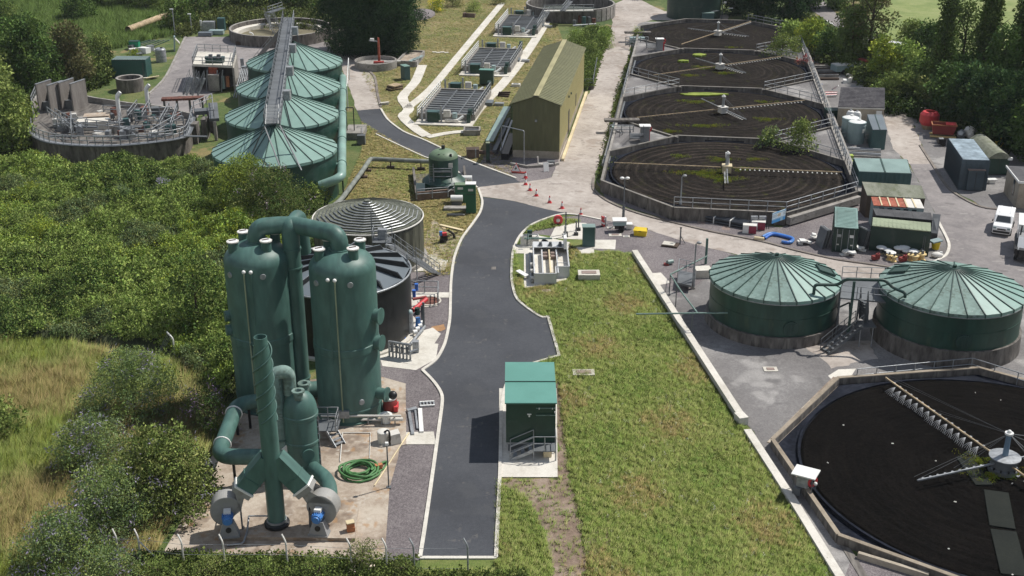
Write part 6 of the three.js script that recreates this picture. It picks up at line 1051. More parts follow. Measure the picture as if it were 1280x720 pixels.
{ // pump tank in its pit
const pit = [[517, 218], [521, 251], [561, 247], [584, 247], [580, 216]].map(q => at(q[0], q[1]));
const t = thing('pump_pit', 'low walled pit with handrails around the domed pump tank', 'pit'); new B().prism(pit.map(p => [p.x, p.z]), .012, .05).build('floor', M.darkConcrete, t); for (let i = 0; i < 4; i++) new B().tri(strip([pit[i], pit[(i + 1) % 5]], .25, 0, i === 1 ? 1.0 : .9)).build('wall', i === 1 ? M.brick : M.darkConcrete, t);
railing(t, [at(521, 249, .9), at(560, 246, .9), at(568, 240, .9)], { r: .05 });
const sh = at(526, 246); new B().put(new THREE.BoxGeometry(1.0, 1.1, .06), sh.x, 1.1, sh.z + .2, -.2).build('pale_sheet', M.silo, t);
const c = at(555, 234), k = thing('pump_tank', 'dark green domed tank with pale top standing in the pit by the upper road', 'tank', c), h = up(555, 234, 196), a = up(555, 234, 186);
const prof = [[2.5, 0], [2.45, .9], [1.66, 1.5], [1.66, h]]; for (let i = 1; i <= 7; i++) { const q = i / 7 * Math.PI / 2; prof.push([1.66 * Math.cos(q) + .001, h + (a - h) * Math.sin(q)]); } const body = prof.slice(0, 4), dome = prof.slice(3);
new B().lathe(body, 36, 0, 0, 0, .4).build('shell', M.tankGreen, k); new B().lathe(dome, 36).build('dome', M.domeGreen ??= paint(.13, .19, .115, { seed: 175, vary: .2 }), k);
for (const x of [-.4, .1, .9]) new B().cyl(.13, .13, .35, x, h + .3, 1.1).build('vent', M.black, k); new B().cyl(.2, .2, .4, 0, a, 0).build('top_valve', M.black, k); new B().box(.75, .5, .05, .75, h - .8, 1.5).build('white_label', M.whiteDirty, k);
railing(k, [V(-1, 1.3, 1.9), V(1.0, 1.3, 1.9)], { r: .05 }); railing(k, [V(-1, 2.2, 1.9), V(1.0, 2.2, 1.9)], { r: .05, h: .6 }); ladder(k, V(-1.3, .3, 1.7), V(-1.3, 3.2, 1.4), V(1, 0, 0));
const mk = (x0, x1, yb, yt, d, label, lid, mat = M.contGreen2 ??= paint(.014, .10, .05, { seed: 176 })) => { const p = at((x0 + x1) / 2, yb), s = FOC / at(0, yb).distanceTo(camera.position), w = (x1 - x0) / s, q = thing('control_cabinet', label, 'cabinet', p), hh = up((x0 + x1) / 2, yb, yt); new B().box(w, hh, d, 0, 0, -d / 2).build('cabinet_body', mat, q); new B().box(w + .06, .07, d + .06, 0, hh, -d / 2).build('lid', lid, q); new B().box(w * .5, .25, .03, 0, hh * .78, .01).build('name_plate', M.whiteDirty, q); new B().box(w, .04, .03, 0, hh * .66, .01).build('door_gap', M.black, q); return q; };
mk(583, 594.5, 267, 231, .9, 'tall bright green control cabinet with a white top beside the pump tank', M.white); mk(569.5, 582, 254, 232, .9, 'shorter green control cabinet between the pump tank and the tall one', M.domeGreen);
const wd = (x, y, l) => { const p = at(x, y), q = thing('pressure_drum', l, 'drum', p); new B().put(new THREE.CylinderGeometry(.36, .36, 1.3, 18), 0, .75, 0, 0, 0, Math.PI / 2).build('drum_body', M.white, q); new B().box(1.1, .4, .5).build('cradle', M.galvDark, q); return q; }; wd(571, 256, 'white lying drum in front of the shorter green cabinet'); wd(583, 231, 'white lying drum behind the tall green cabinet');
const sl = at(570, 262); tag(new B().box(2.6, .3, .9, sl.x, 0, sl.z).build('low_plinth', M.concrete), 'low concrete plinth under the white lying drum', 'plinth');
const lp = thing('lagged_pipe', 'grey green lagged pipe on supports from the pump tank to the dark bush', 'pipe'); const hp = 1.0; new B().pipe([[537, 202], [463, 198.5], [452, 215], [426, 250]].map(q => at(q[0], q[1], hp)).concat([at(415, 259, .6)]), .27, .6, 12).build('pipe_run', M.lagged ??= stone([[.12, .135, .12], [.2, .215, .195], [.28, .295, .27]], { m: 2, seed: 177 }), lp);
for (const [x, y] of [[526, 202], [488, 200], [459, 204], [454, 212]]) { const p = at(x, y, hp); new B().box(.14, .8, .14, p.x, 0, p.z).box(.9, .25, .5, p.x, 0, p.z).build('support', M.darkWood, lp); }
// planks and tools near the ribbed tank
const pk2 = thing('plank', 'pale wooden plank lying on the grass by the new road', 'plank'); new B().beam(at(550, 281, .12), at(579, 288, .12), .35, .1).build('board', M.cream, pk2); new B().beam(at(554, 284, .04), at(556, 287, .04), .3, .06).build('batten', M.wood, pk2); tag(new B().beam(at(559, 268, .1), at(581, 268.5, .1), .25, .15).build('kerb_stone', M.concrete), 'short concrete strip on the grass below the tall green cabinet', 'edging'); const ml = thing('floor_saw', 'small red and black engine saw standing by the plank', 'machine', at(555, 303)); new B().box(.7, .5, .5, 0, .25, 0, .3).build('engine', M.black, ml); new B().box(.45, .3, .4, .05, .75, 0, .3).build('cowl', M.red, ml); for (const s of [-.3, .3]) new B().put(new THREE.CylinderGeometry(.24, .24, .1, 14), -.2, .24, s, Math.PI / 2).build('wheel', M.rubber, ml); new B().bar(V(.2, .6, .2), V(1.4, 1.1, .3), .04).bar(V(.2, .6, -.2), V(1.4, 1.1, -.1), .04).build('handle', M.black, ml); new B().box(.3, .4, .3, -.3, .8, .1).build('blue_tank', M.motorBlue, ml);
const bl = thing('bent_strap', 'black bent strap standing up from the grass by the plank', 'strap'); new B().tube([at(568, 297, .1), at(566, 292, .6), at(560, 288, 1.2)], .12, 10, 6).build('strap_band', M.black, bl); new B().box(.3, .1, .3, at(568, 297).x, 0, at(568, 297).z).build('foot', M.black, bl);
}
{ // black tank pipework by the road
const t = thing('pump_pipework', 'blue and red pumps and valves with grey pipes beside the black tank', 'pipework');
const P = (x, y, h = 0) => at(x, y, h);
new B().bar(P(516, 388, .8), P(533, 374, 1.0), .2, 12).build('red_pipe', M.red, t); new B().bar(P(516, 374, .7), P(533, 371, .7), .13, 10).build('red_branch', M.redDull, t);
for (const [x, y] of [[521, 372], [518, 380]]) { const p = P(x, y); new B().cyl(.16, .16, .5, p.x, .7, p.z, 10).box(.3, .25, .3, p.x, 1.1, p.z).build('blue_valve', M.blue, t); }
for (const [x, y] of [[523, 412], [513, 412], [503, 425]]) { const p = P(x, y); new B().cyl(.24, .2, .9, p.x, .2, p.z, 14).build('blue_pump', M.motorBlue, t); new B().cyl(.3, .3, .2, p.x, .1, p.z, 14).build('pump_base', M.blue, t); }
{ const p = P(522, 405); new B().cyl(.22, .22, .6, p.x, .9, p.z, 12).build('green_motor', M.holly, t); const q = P(513, 418); new B().cyl(.3, .28, 1.9, q.x, .1, q.z, 16).build('silver_vessel', M.galv, t); new B().put(new THREE.SphereGeometry(.28, 14, 8), q.x, 2.0, q.z).build('silver_top', M.silo, t); }
for (let i = 0; i < 4; i++) { const p = P(519 + i * 3, 421 - i * 4); new B().put(new THREE.CylinderGeometry(.18, .18, .35, 12), p.x, .45, p.z, 0, .5, Math.PI / 2).build('white_joint', M.white, t); } new B().bar(P(513, 430, .4), P(531, 408, .4), .12, 10).build('grey_pipe', M.galv, t);
for (const [x, y, y1] of [[530, 411, 378], [528, 404, 382]]) { const p = P(x, y); new B().bar(p, p.clone().setY(up(x, y, y1)), .1, 8).build('post', M.galvDark, t); }
new B().box(.5, 1, .5, P(520, 440).x, 0, P(520, 440).z).bar(P(512, 440, .8), P(522, 437, .9), .1).build('pipe_elbow', M.galv, t);
const mh = thing('manhole', 'round dark manhole in a white concrete surround beside the black tank', 'manhole', at(537, 377).setY(.05)); new B().lathe([[.9, 0], [.9, .04], [.75, .06], [.001, .05]], 24).build('cover', M.rustDark, mh); new B().lathe([[.9, .0], [1.05, .0], [1.05, .07], [.9, .07]], 24).build('frame_ring', M.slab, mh);
const bf = thing('manhole_barrier', 'thin galvanised guard frame round the manhole', 'barrier'); railing(bf, [P(514, 366), P(548, 367), P(547.5, 382)], { r: .05, h: 1.2 });
const r = thing('cable_rack', 'galvanised manifold rack with vertical legs on the pale slab', 'rack'), a = P(487, 446), b = P(513, 450); for (const y of [.5, .95, 1.35]) new B().bar(a.clone().setY(y), b.clone().setY(y), y > 1 ? .11 : .07, 8).build('rail', M.galv, r); for (let i = 0; i < 7; i++) { const p = a.clone().lerp(b, i / 6); new B().box(.14, 1.35, .2, p.x, .05, p.z).build('leg', M.galv, r); } for (let i = 0; i < 4; i++) { const p = a.clone().lerp(b, (i + .5) / 4); new B().box(.18, .5, .18, p.x, .6, p.z + .1).build('valve', M.galvDark, r); }
tag(sheet('marking_paint', ragged(pts('538,409 553,406 557,412 546,415'), .3, .15, 5), .03, M.orangeDust ??= paint(.36, .2, .09, { seed: 178, vary: .4 })), 'orange brown staining on the gravel by the pump slab', 'stain');
}
{ // small galvanised tank and pipe posts on the lawn corner
const t = thing('sampling_tank', 'L shaped galvanised steel settling tank on the lawn corner', 'tank'), P = (x, y, h = 0) => at(x, y, h), H = 1.15;
const o = P(668, 356), e = P(695, 356), z1 = o.z, x0 = o.x, x1 = e.x, back = P(680, 316).z, x2 = P(711, 345).x, z2 = P(700, 347).z;
const wall = (a, b, c, d) => new B().tri(strip([V(a, 0, b), V(c, 0, d)], .1, 0, H)).build('wall', M.galv2, t); M.galv2 ??= paint(.56, .57, .58, { seed: 179, metal: .2, vary: .12, rough: .45 });
wall(x0, z1, x1, z1); wall(x1, z1, x1, z2); wall(x1, z2, x2, z2); wall(x2, z2, x2, back); wall(x2, back, x0, back); wall(x0, back, x0, z1);
new B().box(x1 - x0 - .1, .06, z1 - back - .1, (x0 + x1) / 2, .45, (z1 + back) / 2).box(x2 - x1, .06, z2 - back - .1, (x1 + x2) / 2, .45, (z2 + back) / 2).build('tray', M.slab, t);
new B().box(x2 - x0, .08, 1.5, (x0 + x2) / 2, H - .05, back + .75).build('deck_plate', M.galv2, t);
for (let i = 0; i < 3; i++) { new B().box(.38, .12, .5, x0 + .7 + i * .95, H + .03, back + 1.1).cyl(.14, .14, .3, x0 + .7 + i * .95, H + .1, back + 1.1, 10).build('bolt_cap', M.galvDark, t); new B().box(.12, .5, z1 - back - 2.2, x0 + .8 + i * .7, .55, (z1 + back) / 2 + .7).build('weir_plate', i % 2 ? M.cream : M.galv2, t); }
for (let i = 0; i < 2; i++) for (let k = 0; k < 2; k++) new B().box(.7, .25, .45, x0 + 1.1 + i * .9, .6, back + 2.1 + k * .8).build('tray_basket', M.rustGrey, t);
for (let i = 0; i < 5; i++) new B().put(new THREE.CylinderGeometry(.2, .2, .45, 12), x0 - .12, .4 + (i % 2) * .4, z1 - .6 - i * .8, 0, 0, Math.PI / 2).build('side_valve', M.whiteDirty, t); new B().bar(V(x0 - .3, .3, z1 - .2), V(x0 - .3, .3, back + 1), .15, 10).build('side_pipe', M.galv, t);
railing(t, [V(x1 + .1, .6, z2 - .2), V(x2 - .2, .6, z2 - .2)], { h: .8, r: .035 });
const p = P(706, 322); new B().box(.28, 1.1, 1.4, p.x, H, p.z).build('tall_trough', M.white, t); new B().bar(V(p.x, 0, p.z - .4), V(p.x, 3.1, p.z - .4), .09).build('riser', M.galv, t);
const k = thing('valve_set', 'white pump boxes and teal pipework beside the road kerb on the lawn corner', 'pump'); for (const [x, y, w, h] of [[655, 306, .7, 1], [662, 306, .6, .8], [669, 305, .7, .9]]) { const q = P(x, y); new B().box(w, h, .6, q.x, 0, q.z).build('pump_box', M.whiteDirty, k); } { const q = P(662, 305); new B().box(.5, 1.3, .35, q.x, .2, q.z + .1).build('dark_panel', M.holly, k); } new B().bar(P(655, 298, .9), P(690, 298, .9), .09).bar(P(660, 300, .9), P(660, 292, 1.5), .09).build('teal_pipe', M.tealOldShade, k); new B().pipe([P(655, 293, 0), P(655, 293, 1.2), P(672, 293, 1.2), P(672, 297, 0)], .05, .1, 8).build('frame_pipe', M.galv, k);
const wb = P(671, 311), w2 = thing('white_bag', 'white bag beside the black coiled cable on the small galvanised tank', 'bag', wb.setY(.05)); new B().put(new THREE.SphereGeometry(.5, 12, 8).scale(1.1, .55, .8), 0, .25, 0).build('bag_body', M.white, w2); new B().box(.2, .14, .2, .25, .45, 0).build('knot', M.whiteDirty, w2);
const cc = thing('cable_coil', 'black coil of cable behind the small galvanised tank', 'cable', P(679, 308).setY(.05)); for (let i = 0; i < 5; i++) new B().put(new THREE.TorusGeometry(.42 - .03 * i, .06, 6, 18), .05 * i, .1 + .1 * i, 0, Math.PI / 2 - .2 + .15 * i, .3 * i).build('cable_turn', M.black, cc);
const gh = thing('grey_board', 'pale leaning board lying at the kerb by the small galvanised tank', 'board'); new B().beam(P(647, 338, .5), P(659, 345, .3), .5, .08).build('board_panel', M.white, gh); new B().box(.4, .3, .4, P(652, 343).x, 0, P(652, 343).z).build('prop', M.galvDark, gh);
for (const [x, y, y1, l] of [[707, 293, 265, 'left back pipe post on the pale slab'], [723, 288, 268, 'right back pipe post on the pale slab'], [707, 296, 278, 'left front pipe post on the pale slab'], [720, 294, 276, 'right front pipe post on the pale slab']]) { const q = P(x, y), k2 = thing('pipe_post', l, 'post', q); new B().bar(V(0, 0, 0), V(0, up(x, y, y1), 0), .075).build('pole', M.galvDark, k2); new B().box(.45, .25, .45).build('foot', M.black, k2); }
const tc = thing('teal_cabinet', 'narrow teal cabinet standing at the edge of the lawn', 'cabinet', P(735.5, 309)); { const h = up(735, 309, 285); new B().box(1.15, h, .8, 0, .05, -.4).build('cabinet_body', M.blueGreen, tc); new B().box(1.3, .07, 1.0, 0, h + .05, -.4).build('lid', M.blueGreenRoof, tc); new B().box(1.1, .06, .7, 0, 0, -.4).build('plinth', M.concrete, tc); for (let i = 0; i < 4; i++) new B().box(.25, h - .1, .03, -.42 + i * .28, .08, .005).build('door_strip', M.blueGreen, tc); new B().box(.1, h, .1, .62, 0, -.1).build('side_pipe', M.galv, tc); }
const rd = thing('red_drum', 'red reel standing on the gravel behind the pale slab', 'reel', P(697.5, 281)); new B().put(new THREE.CylinderGeometry(.5, .5, .35, 20), 0, .55, 0, Math.PI / 2).build('reel_disc', M.red, rd); new B().put(new THREE.CylinderGeometry(.2, .2, .4, 14), 0, .55, .02, Math.PI / 2).build('hub', M.whiteDirty, rd); new B().box(.5, .2, .4).build('stand', M.galvDark, rd);
for (const [x, y, l, h, w, d] of [[736, 348, 'raised white concrete chamber with a grey grille on the grass beside the small tank', .6, 2.0, 1.3], [729.5, 467, 'white framed grey hatch set in the grass bank by the kiosk', .14, 1.7, 1.0], [683, 364, 'small cream cover plate in the grass below the small tank', .08, .8, .5]]) { const q = P(x, y), k3 = thing('access_hatch', l, 'hatch', q); new B().box(w, h, d).build('surround', M.slab, k3); new B().box(w * .68, .04, d * .5, 0, h, 0).build('grille', M.rustGrey, k3); }
}
// ================================================================ small loose things
{
const P = (x, y, h = 0) => at(x, y, h);
// traffic cones
const cone = thing('traffic_cone', '', 'traffic cone', P(657, 222.5), 0, 'traffic cones across the junction');
new B().box(.46, .05, .46).build('base', M.red, cone); new B().lathe([[.2, .05], [.15, .3]], 16).build('lower_body', M.red, cone); new B().lathe([[.15, .3], [.085, .62]], 16).build('white_sleeve', M.white, cone); new B().lathe([[.085, .62], [.045, .82], [.001, .82]], 16).build('tip', M.red, cone);
cone.scale.setScalar(1.0);
const where = ['nearest the triangular road sign', 'second from the triangular road sign', 'third from the triangular road sign', 'fourth from the triangular road sign', 'fifth from the triangular road sign', 'sixth from the triangular road sign', 'nearest the red and white barrier'];
cone.userData.label = 'red and white traffic cone, ' + where[0];
[[657, 231], [662.5, 238], [670.5, 245], [687, 253.5], [702.5, 260.5], [726, 269]].forEach(([x, y], i) => { const c = copyOf(cone, 'red and white traffic cone, ' + where[i + 1], P(x, y), i); c.scale.setScalar(1.0); });
const sg = thing('road_sign', 'white triangular road works sign on a red frame by the olive shed', 'sign', P(645, 216), -.2); const tri = new B().put(new THREE.CylinderGeometry(.72, .72, .04, 3).rotateY(Math.PI), 0, .5, 0, Math.PI / 2 - .2).build('red_plate', M.red, sg); new B().put(new THREE.CylinderGeometry(.58, .58, .03, 3).rotateY(Math.PI), 0, .5, .03, Math.PI / 2 - .2).build('white_plate', M.white, tri); new B().box(.1, .25, .02, .02, .5, .05, 0, 0, .4).box(.16, .16, .02, -.06, .42, .05).build('black_symbol', M.black, tri); new B().box(1.6, .12, .5, .3).build('foot', M.redDull, sg);
const wb = thing('white_board', 'white board leaning on the kerb in front of the olive shed', 'sign', P(682.5, 214), .3); new B().put(new THREE.BoxGeometry(.65, 1.1, .05), 0, .55, 0, -.3).build('board_panel', M.white, wb); new B().put(new THREE.BoxGeometry(.08, 1.0, .05), .2, .5, -.25, .3).build('strut', M.galv, wb);
const ps = thing('valve_pipe', 'white valves and pipe ends in front of the olive shed gable', 'pipe', P(673, 208)); new B().bar(V(0, .3, 0), V(1.8, .3, 0), .14).bar(V(0, 0, 0), V(-.1, 1.2, 0), .1).build('pipe_run', M.whiteDirty, ps); new B().box(.9, .4, .6, 1.5, .2, -.3).build('valve_box', M.galvDark, ps);
const rb = thing('barrier', 'folded red and white barrier standing on the gravel by the pale road', 'barrier', P(753.5, 283), .5); for (const k of [0, 1]) { new B().box(.09, 1.1, .5, k * .25, 0, 0, 0, 0, .07).build('panel', k ? M.white : M.red, rb); new B().box(.5, .1, .2, k * .25, 0, 0).build('foot', M.rubber, rb); } for (const y of [.3, .75]) new B().box(.12, .18, .52, .01, y, .0).build('reflective_band', M.white, rb);
const yb = thing('grit_bin', 'bright yellow grit bin beside the pale road', 'bin', P(800.5, 294), -.25); new B().tri([[V(-.6, 0, .35), V(.6, 0, .35), V(.68, .62, .42), V(-.68, .62, .42)], [V(.6, 0, .35), V(.6, 0, -.35), V(.68, .62, -.42), V(.68, .62, .42)], [V(-.6, 0, -.35), V(-.6, 0, .35), V(-.68, .62, .42), V(-.68, .62, -.42)], [V(.6, 0, -.35), V(-.6, 0, -.35), V(-.68, .62, -.42), V(.68, .62, -.42)]]).build('bin_body', M.yellow, yb); new B().tri([[V(-.72, .62, .46), V(.72, .62, .46), V(.6, .85, -.1), V(-.6, .85, -.1)], [V(-.6, .85, -.1), V(.6, .85, -.1), V(.72, .62, -.46), V(-.72, .62, -.46)]]).build('lid', M.yellow, yb); new B().box(.3, .06, .05, 0, .55, .45).build('handle', M.black, yb);
const tr = thing('trailer_pump', 'small pale blue covered pump trailer beside the lamp post', 'trailer', P(774, 289)); new B().box(1.35, .45, .9, 0, .75, 0).build('cover', M.silo, tr); new B().box(1.45, .12, 1.0, 0, 1.2, 0, 0, .05).build('lid', M.white, tr); new B().box(1.0, .4, .7, 0, .35, 0).build('engine', M.black, tr); for (const s of [-.45, .45]) new B().put(new THREE.CylinderGeometry(.28, .28, .16, 16), .15, .28, s, Math.PI / 2).build('wheel', M.rubber, tr); new B().bar(V(-.6, .5, 0), V(-1.2, .25, .1), .04).build('tow_bar', M.galvDark, tr);
const bx = P(786, 286); tag(new B().box(.6, .5, .6, bx.x, .05, bx.z).box(.7, .06, .7, bx.x, .55, bx.z).build('white_crate', M.white), 'white crate right of the covered pump trailer', 'crate'); new B();
for (const [x, y, w, d, l, m] of [[769, 294, 1.3, .8, 'pale framed manhole cover below the pump trailer', 1], [783, 296, .7, .5, 'small pale cover right of the framed manhole cover', 0], [764, 285, .9, .5, 'pale cover left of the pump trailer', 0], [963, 462, 1.1, .8, 'white square cover with a rusty centre in the grey yard', 1]]) { const p = P(x, y), k = thing('manhole_cover', l, 'cover', p.setY(.012)); new B().box(w, .05, d).build('frame', M.slab, k); new B().box(w * .55, .03, d * .5, 0, .05, 0).build('lid', m ? M.rustGrey : M.galv, k); }
const ch = thing('lifted_hatch', 'pale hatch slab on a dark frame beside a thin post in the gravel', 'hatch', P(838, 307), -.35); new B().box(1.6, .18, 1.2).build('frame', M.darkWood, ch); new B().box(1.2, .06, .9, -.15, .2, .05, 0, .03).build('slab', M.slab, ch); const kp = thing('marker_post', 'thin dark post beside the pale hatch slab in the gravel', 'post', P(850, 305)); new B().box(.12, 1.7, .12).build('stake', M.galvDark, kp); new B().bar(V(0, .9, 0), V(.5, .1, .1), .04).build('brace', M.galvDark, kp); new B().box(.2, .06, .2, 0, 1.7, 0).build('cap', M.black, kp);
const jb = thing('small_pump', 'small teal and red pump lying in the dark gravel', 'pump', P(836, 331)); new B().put(new THREE.CylinderGeometry(.22, .22, .6, 14), .1, .3, 0, 0, .5, Math.PI / 2).build('pump_body', M.blueGreenRoof, jb); new B().box(.5, .2, .35, -.25, 0, .1).build('base', M.redDull, jb);
for (const [x, y, y1, two, l] of [[779, 276.5, 224, 1, 'tall lamp post with twin heads between the pale road and the nearest bed'], [850, 266, 221, 0, 'tall grey lamp post in front of the nearest bed of the row'], [866.5, 361, 305, 0, 'thin lamp post beside the left digester tank']]) { const k = thing('lamp_post', l, 'lamp post', P(x, y)), h = up(x, y, y1); new B().lathe([[.14, 0], [.14, h * .35], [.07, h * .38], [.06, h]], 10).build('pole', two ? M.galvDark : M.galv, k); new B().box(.3, .2, .3).build('base_plate', M.concrete, k); for (const s of two ? [-1, 1] : [1]) { new B().bar(V(0, h, 0), V(.2 * s, h + .1, 0), .04).build('arm', M.galv, k); new B().put(new THREE.SphereGeometry(.2, 10, 8).scale(1.2, .7, 1), .28 * s, h + .12, 0).build('lamp_head', two ? M.white : M.greyPaint, k); } }
// pipe bundles and crates along the foot of the bed
const pb = thing('pipe_bundle', 'long black bundle of straight pipes with white straps by the filter bed wall', 'pipes'), a = P(863, 271), b = P(935, 285); { const s = dir(a, b), n = V(-s.z, 0, s.x); for (let i = 0; i < 4; i++) for (let k = 0; k < 2; k++) { const o = n.clone().multiplyScalar((i - 1.5) * .34).add(V(0, .18 + .33 * k, 0)); new B().bar(a.clone().add(o), b.clone().add(o), .165, 8).build('pipe', M.blackBlue ??= paint(.03, .035, .045, { seed: 181, rough: .4 }), pb); } for (const u of [.17, .45, .73]) { const p = a.clone().lerp(b, u); new B().box(.1, .72, 1.45, p.x, .0, p.z, -ang(a, b) * 0 + Math.atan2(-s.z, s.x)).build('strap', M.white, pb); } }
const p2 = thing('pipe_coil', 'thin black bent pipes lying at the filter bed wall', 'pipes'); for (let i = 0; i < 3; i++) new B().tube([P(805, 258 + i, .12), P(816, 258.5 + i * 1.3, .14 + i * .06), P(830, 264 + i, .14), P(840, 267 + i * .5, .12)], .12, 16, 7).build('pipe', i === 1 ? M.galv : M.black, p2);
for (const [x, y, l] of [[937, 291, 'white and red crate nearer the road at the end of the black pipe bundle'], [948, 286.5, 'white and red crate behind the nearer one by the black pipe bundle']]) { const k = thing('wrapped_crate', l, 'crate', P(x, y), -.2); new B().box(1.3, .8, .7, 0, .05, 0).build('crate_body', M.crimson ??= paint(.28, .03, .06, { seed: 182 }), k); new B().box(1.32, .5, .3, -.0, .2, -.25).box(.6, .86, .74, -.42, .04, 0).build('white_wrap', M.white, k); new B().box(1.34, .06, .74, 0, .85, 0).build('lid', M.whiteDirty, k); new B().box(1.2, .1, .6).build('pallet', M.wood, k); }
const bp = thing('blue_pipe', 'bent bright blue plastic pipes lying below the filter bed sign', 'pipe'); for (let i = 0; i < 2; i++) new B().tube([P(953 + i * 3, 296 + i * 2, .15), P(964 + i, 291.5 + i * 1.5, .2), P(979, 294 + i, .2), P(991, 298 + i, .2), P(988 - i * 3, 303, .2), P(977 + i * 3, 302 + i, .15)], .15, 40, 8).build('pipe', i ? M.blue : M.motorBlue, bp);
const wl = thing('pale_log', 'short pale log beside the bent blue pipes', 'log'); new B().bar(P(943, 297.5, .2), P(955, 299, .2), .2, 10).build('log_body', M.cream, wl); new B().bar(P(955, 299, .2), P(955.4, 299.05, .2), .16, 10).build('cut_end', M.wood, wl);
for (const [x, y, l, s] of [[1005, 305, 'heap of white sheeting on the gravel near the end-on container', 4], [1020, 299.5, 'small white scrap left of the end-on container', 5], [1058, 319, 'white scraps at the doors of the end-on container', 6], [1076, 314, 'pale scrap between the two dark green containers', 7]]) { const k = thing('sheeting_heap', l, 'scrap', P(x, y)), r = rngOf(s); for (let i = 0; i < 4; i++) new B().box(.5 + .5 * r(), .1 + .15 * r(), .35 + .3 * r(), (r() - .5) * .9, .05 + .1 * i, (r() - .5) * .5, r() * 3, .2 * r()).build('sheet', i % 2 ? M.white : M.whiteDirty, k); }
for (const [x, y] of [[877, 277.5], [908, 285]]) { const p = P(x, y); tag(sheet('road_patch', ragged([P(x - 4, y - 3), P(x + 6, y - 1.5), P(x + 4, y + 3), P(x - 6, y + 1.5)], .4, .08, x), .013, M.rustGrey), x < 900 ? 'rusty brown cover set in the gravel below the black pipe bundle' : 'second rusty brown cover in the gravel right of the first', 'cover'); }
// valve spindles and drums in front of the pale roofed container
const sp = thing('cable_drum', '', 'drum', P(1101, 317), 0, 'white topped drums in front of the pale roofed container');
new B().cyl(.32, .32, .08, 0, 0, 0, 14).build('foot', M.cream, sp); new B().cyl(.17, .17, .55, 0, .08, 0, 12).build('core', M.galvDark, sp); new B().lathe([[.001, .6], [.5, .6], [.5, .68], [.3, .78], [.001, .8]], 18).build('white_disc', M.white, sp); sp.userData.label = 'white topped drum with a dark core, leftmost in front of the pale roofed container';
[[1109, 319, 'second from the left'], [1113, 323, 'below the second from the left'], [1123, 318, 'third along the container'], [1129, 317.5, 'fourth along the container'], [1132, 320, 'in front of the fourth along the container'], [1142, 316, 'tallest and closest to the container door'], [1141, 322, 'in the middle of the cream group']].forEach(([x, y, w], i) => { const c = copyOf(sp, 'white topped drum with a dark core, ' + w, P(x, y), i); c.scale.setScalar(.85 + .1 * (i % 4)); });
const cr = thing('sluice_valve', '', 'valve', P(1111, 325), 0, 'cream valve bodies in front of the pale roofed container'); new B().cyl(.3, .3, .08, 0, 0, 0, 12).cyl(.16, .22, .4, 0, .08, 0, 12).cyl(.3, .3, .08, 0, .48, 0, 12).build('valve_casting', M.creamPaint ??= paint(.62, .47, .22, { seed: 183 }), cr); new B().cyl(.1, .1, .25, 0, .56, 0, 8).build('stem', M.galvDark, cr); cr.userData.label = 'cream valve body lying left in front of the drums';
[[1117, 327, 'second from the left'], [1138, 326, 'left of the big cream cluster'], [1143, 328, 'front of the big cream cluster'], [1147, 325, 'right of the big cream cluster'], [1151, 322, 'at the right end of the drums'], [1152, 326, 'foremost at the right end']].forEach(([x, y, w], i) => copyOf(cr, 'cream valve body, ' + w, P(x, y), i * .7).scale.setScalar(1 + .15 * (i % 3)));
for (const [x, y, l] of [[1094, 325, 'dark red machine left of the drums by the container'], [1128, 327, 'dark red casting between the drums and cream valves']]) { const k = thing('red_casting', l, 'machine', P(x, y)); new B().box(.7, .35, .45, 0, .1, 0, .3).build('body', M.redDull, k); new B().bar(V(-.3, 0, 0), V(.3, .8, 0), .06).build('lever', M.crimson, k); new B().cyl(.2, .2, .3, .2, .35, 0, 12).build('hub', M.redDull, k); }
const yd = thing('yellow_drum', 'yellow tub with a pale blue lid right of the pale roofed container', 'tub', P(1169, 311)); new B().lathe([[.35, 0], [.45, .8]], 18).build('tub_body', M.yellow, yd); new B().box(1.1, .12, .8, -.05, .8, 0, .3, 0, .1).build('lid', M.silo, yd);
const ws = thing('white_sack', 'pale sack on the gravel at the road corner', 'sack', P(1171, 322)); new B().put(new THREE.SphereGeometry(.5, 12, 8).scale(1.2, .6, .8), 0, .28, 0).build('sack_body', M.whiteDirty, ws); new B().box(.25, .15, .2, .35, .45, 0).build('neck', M.white, ws);
}
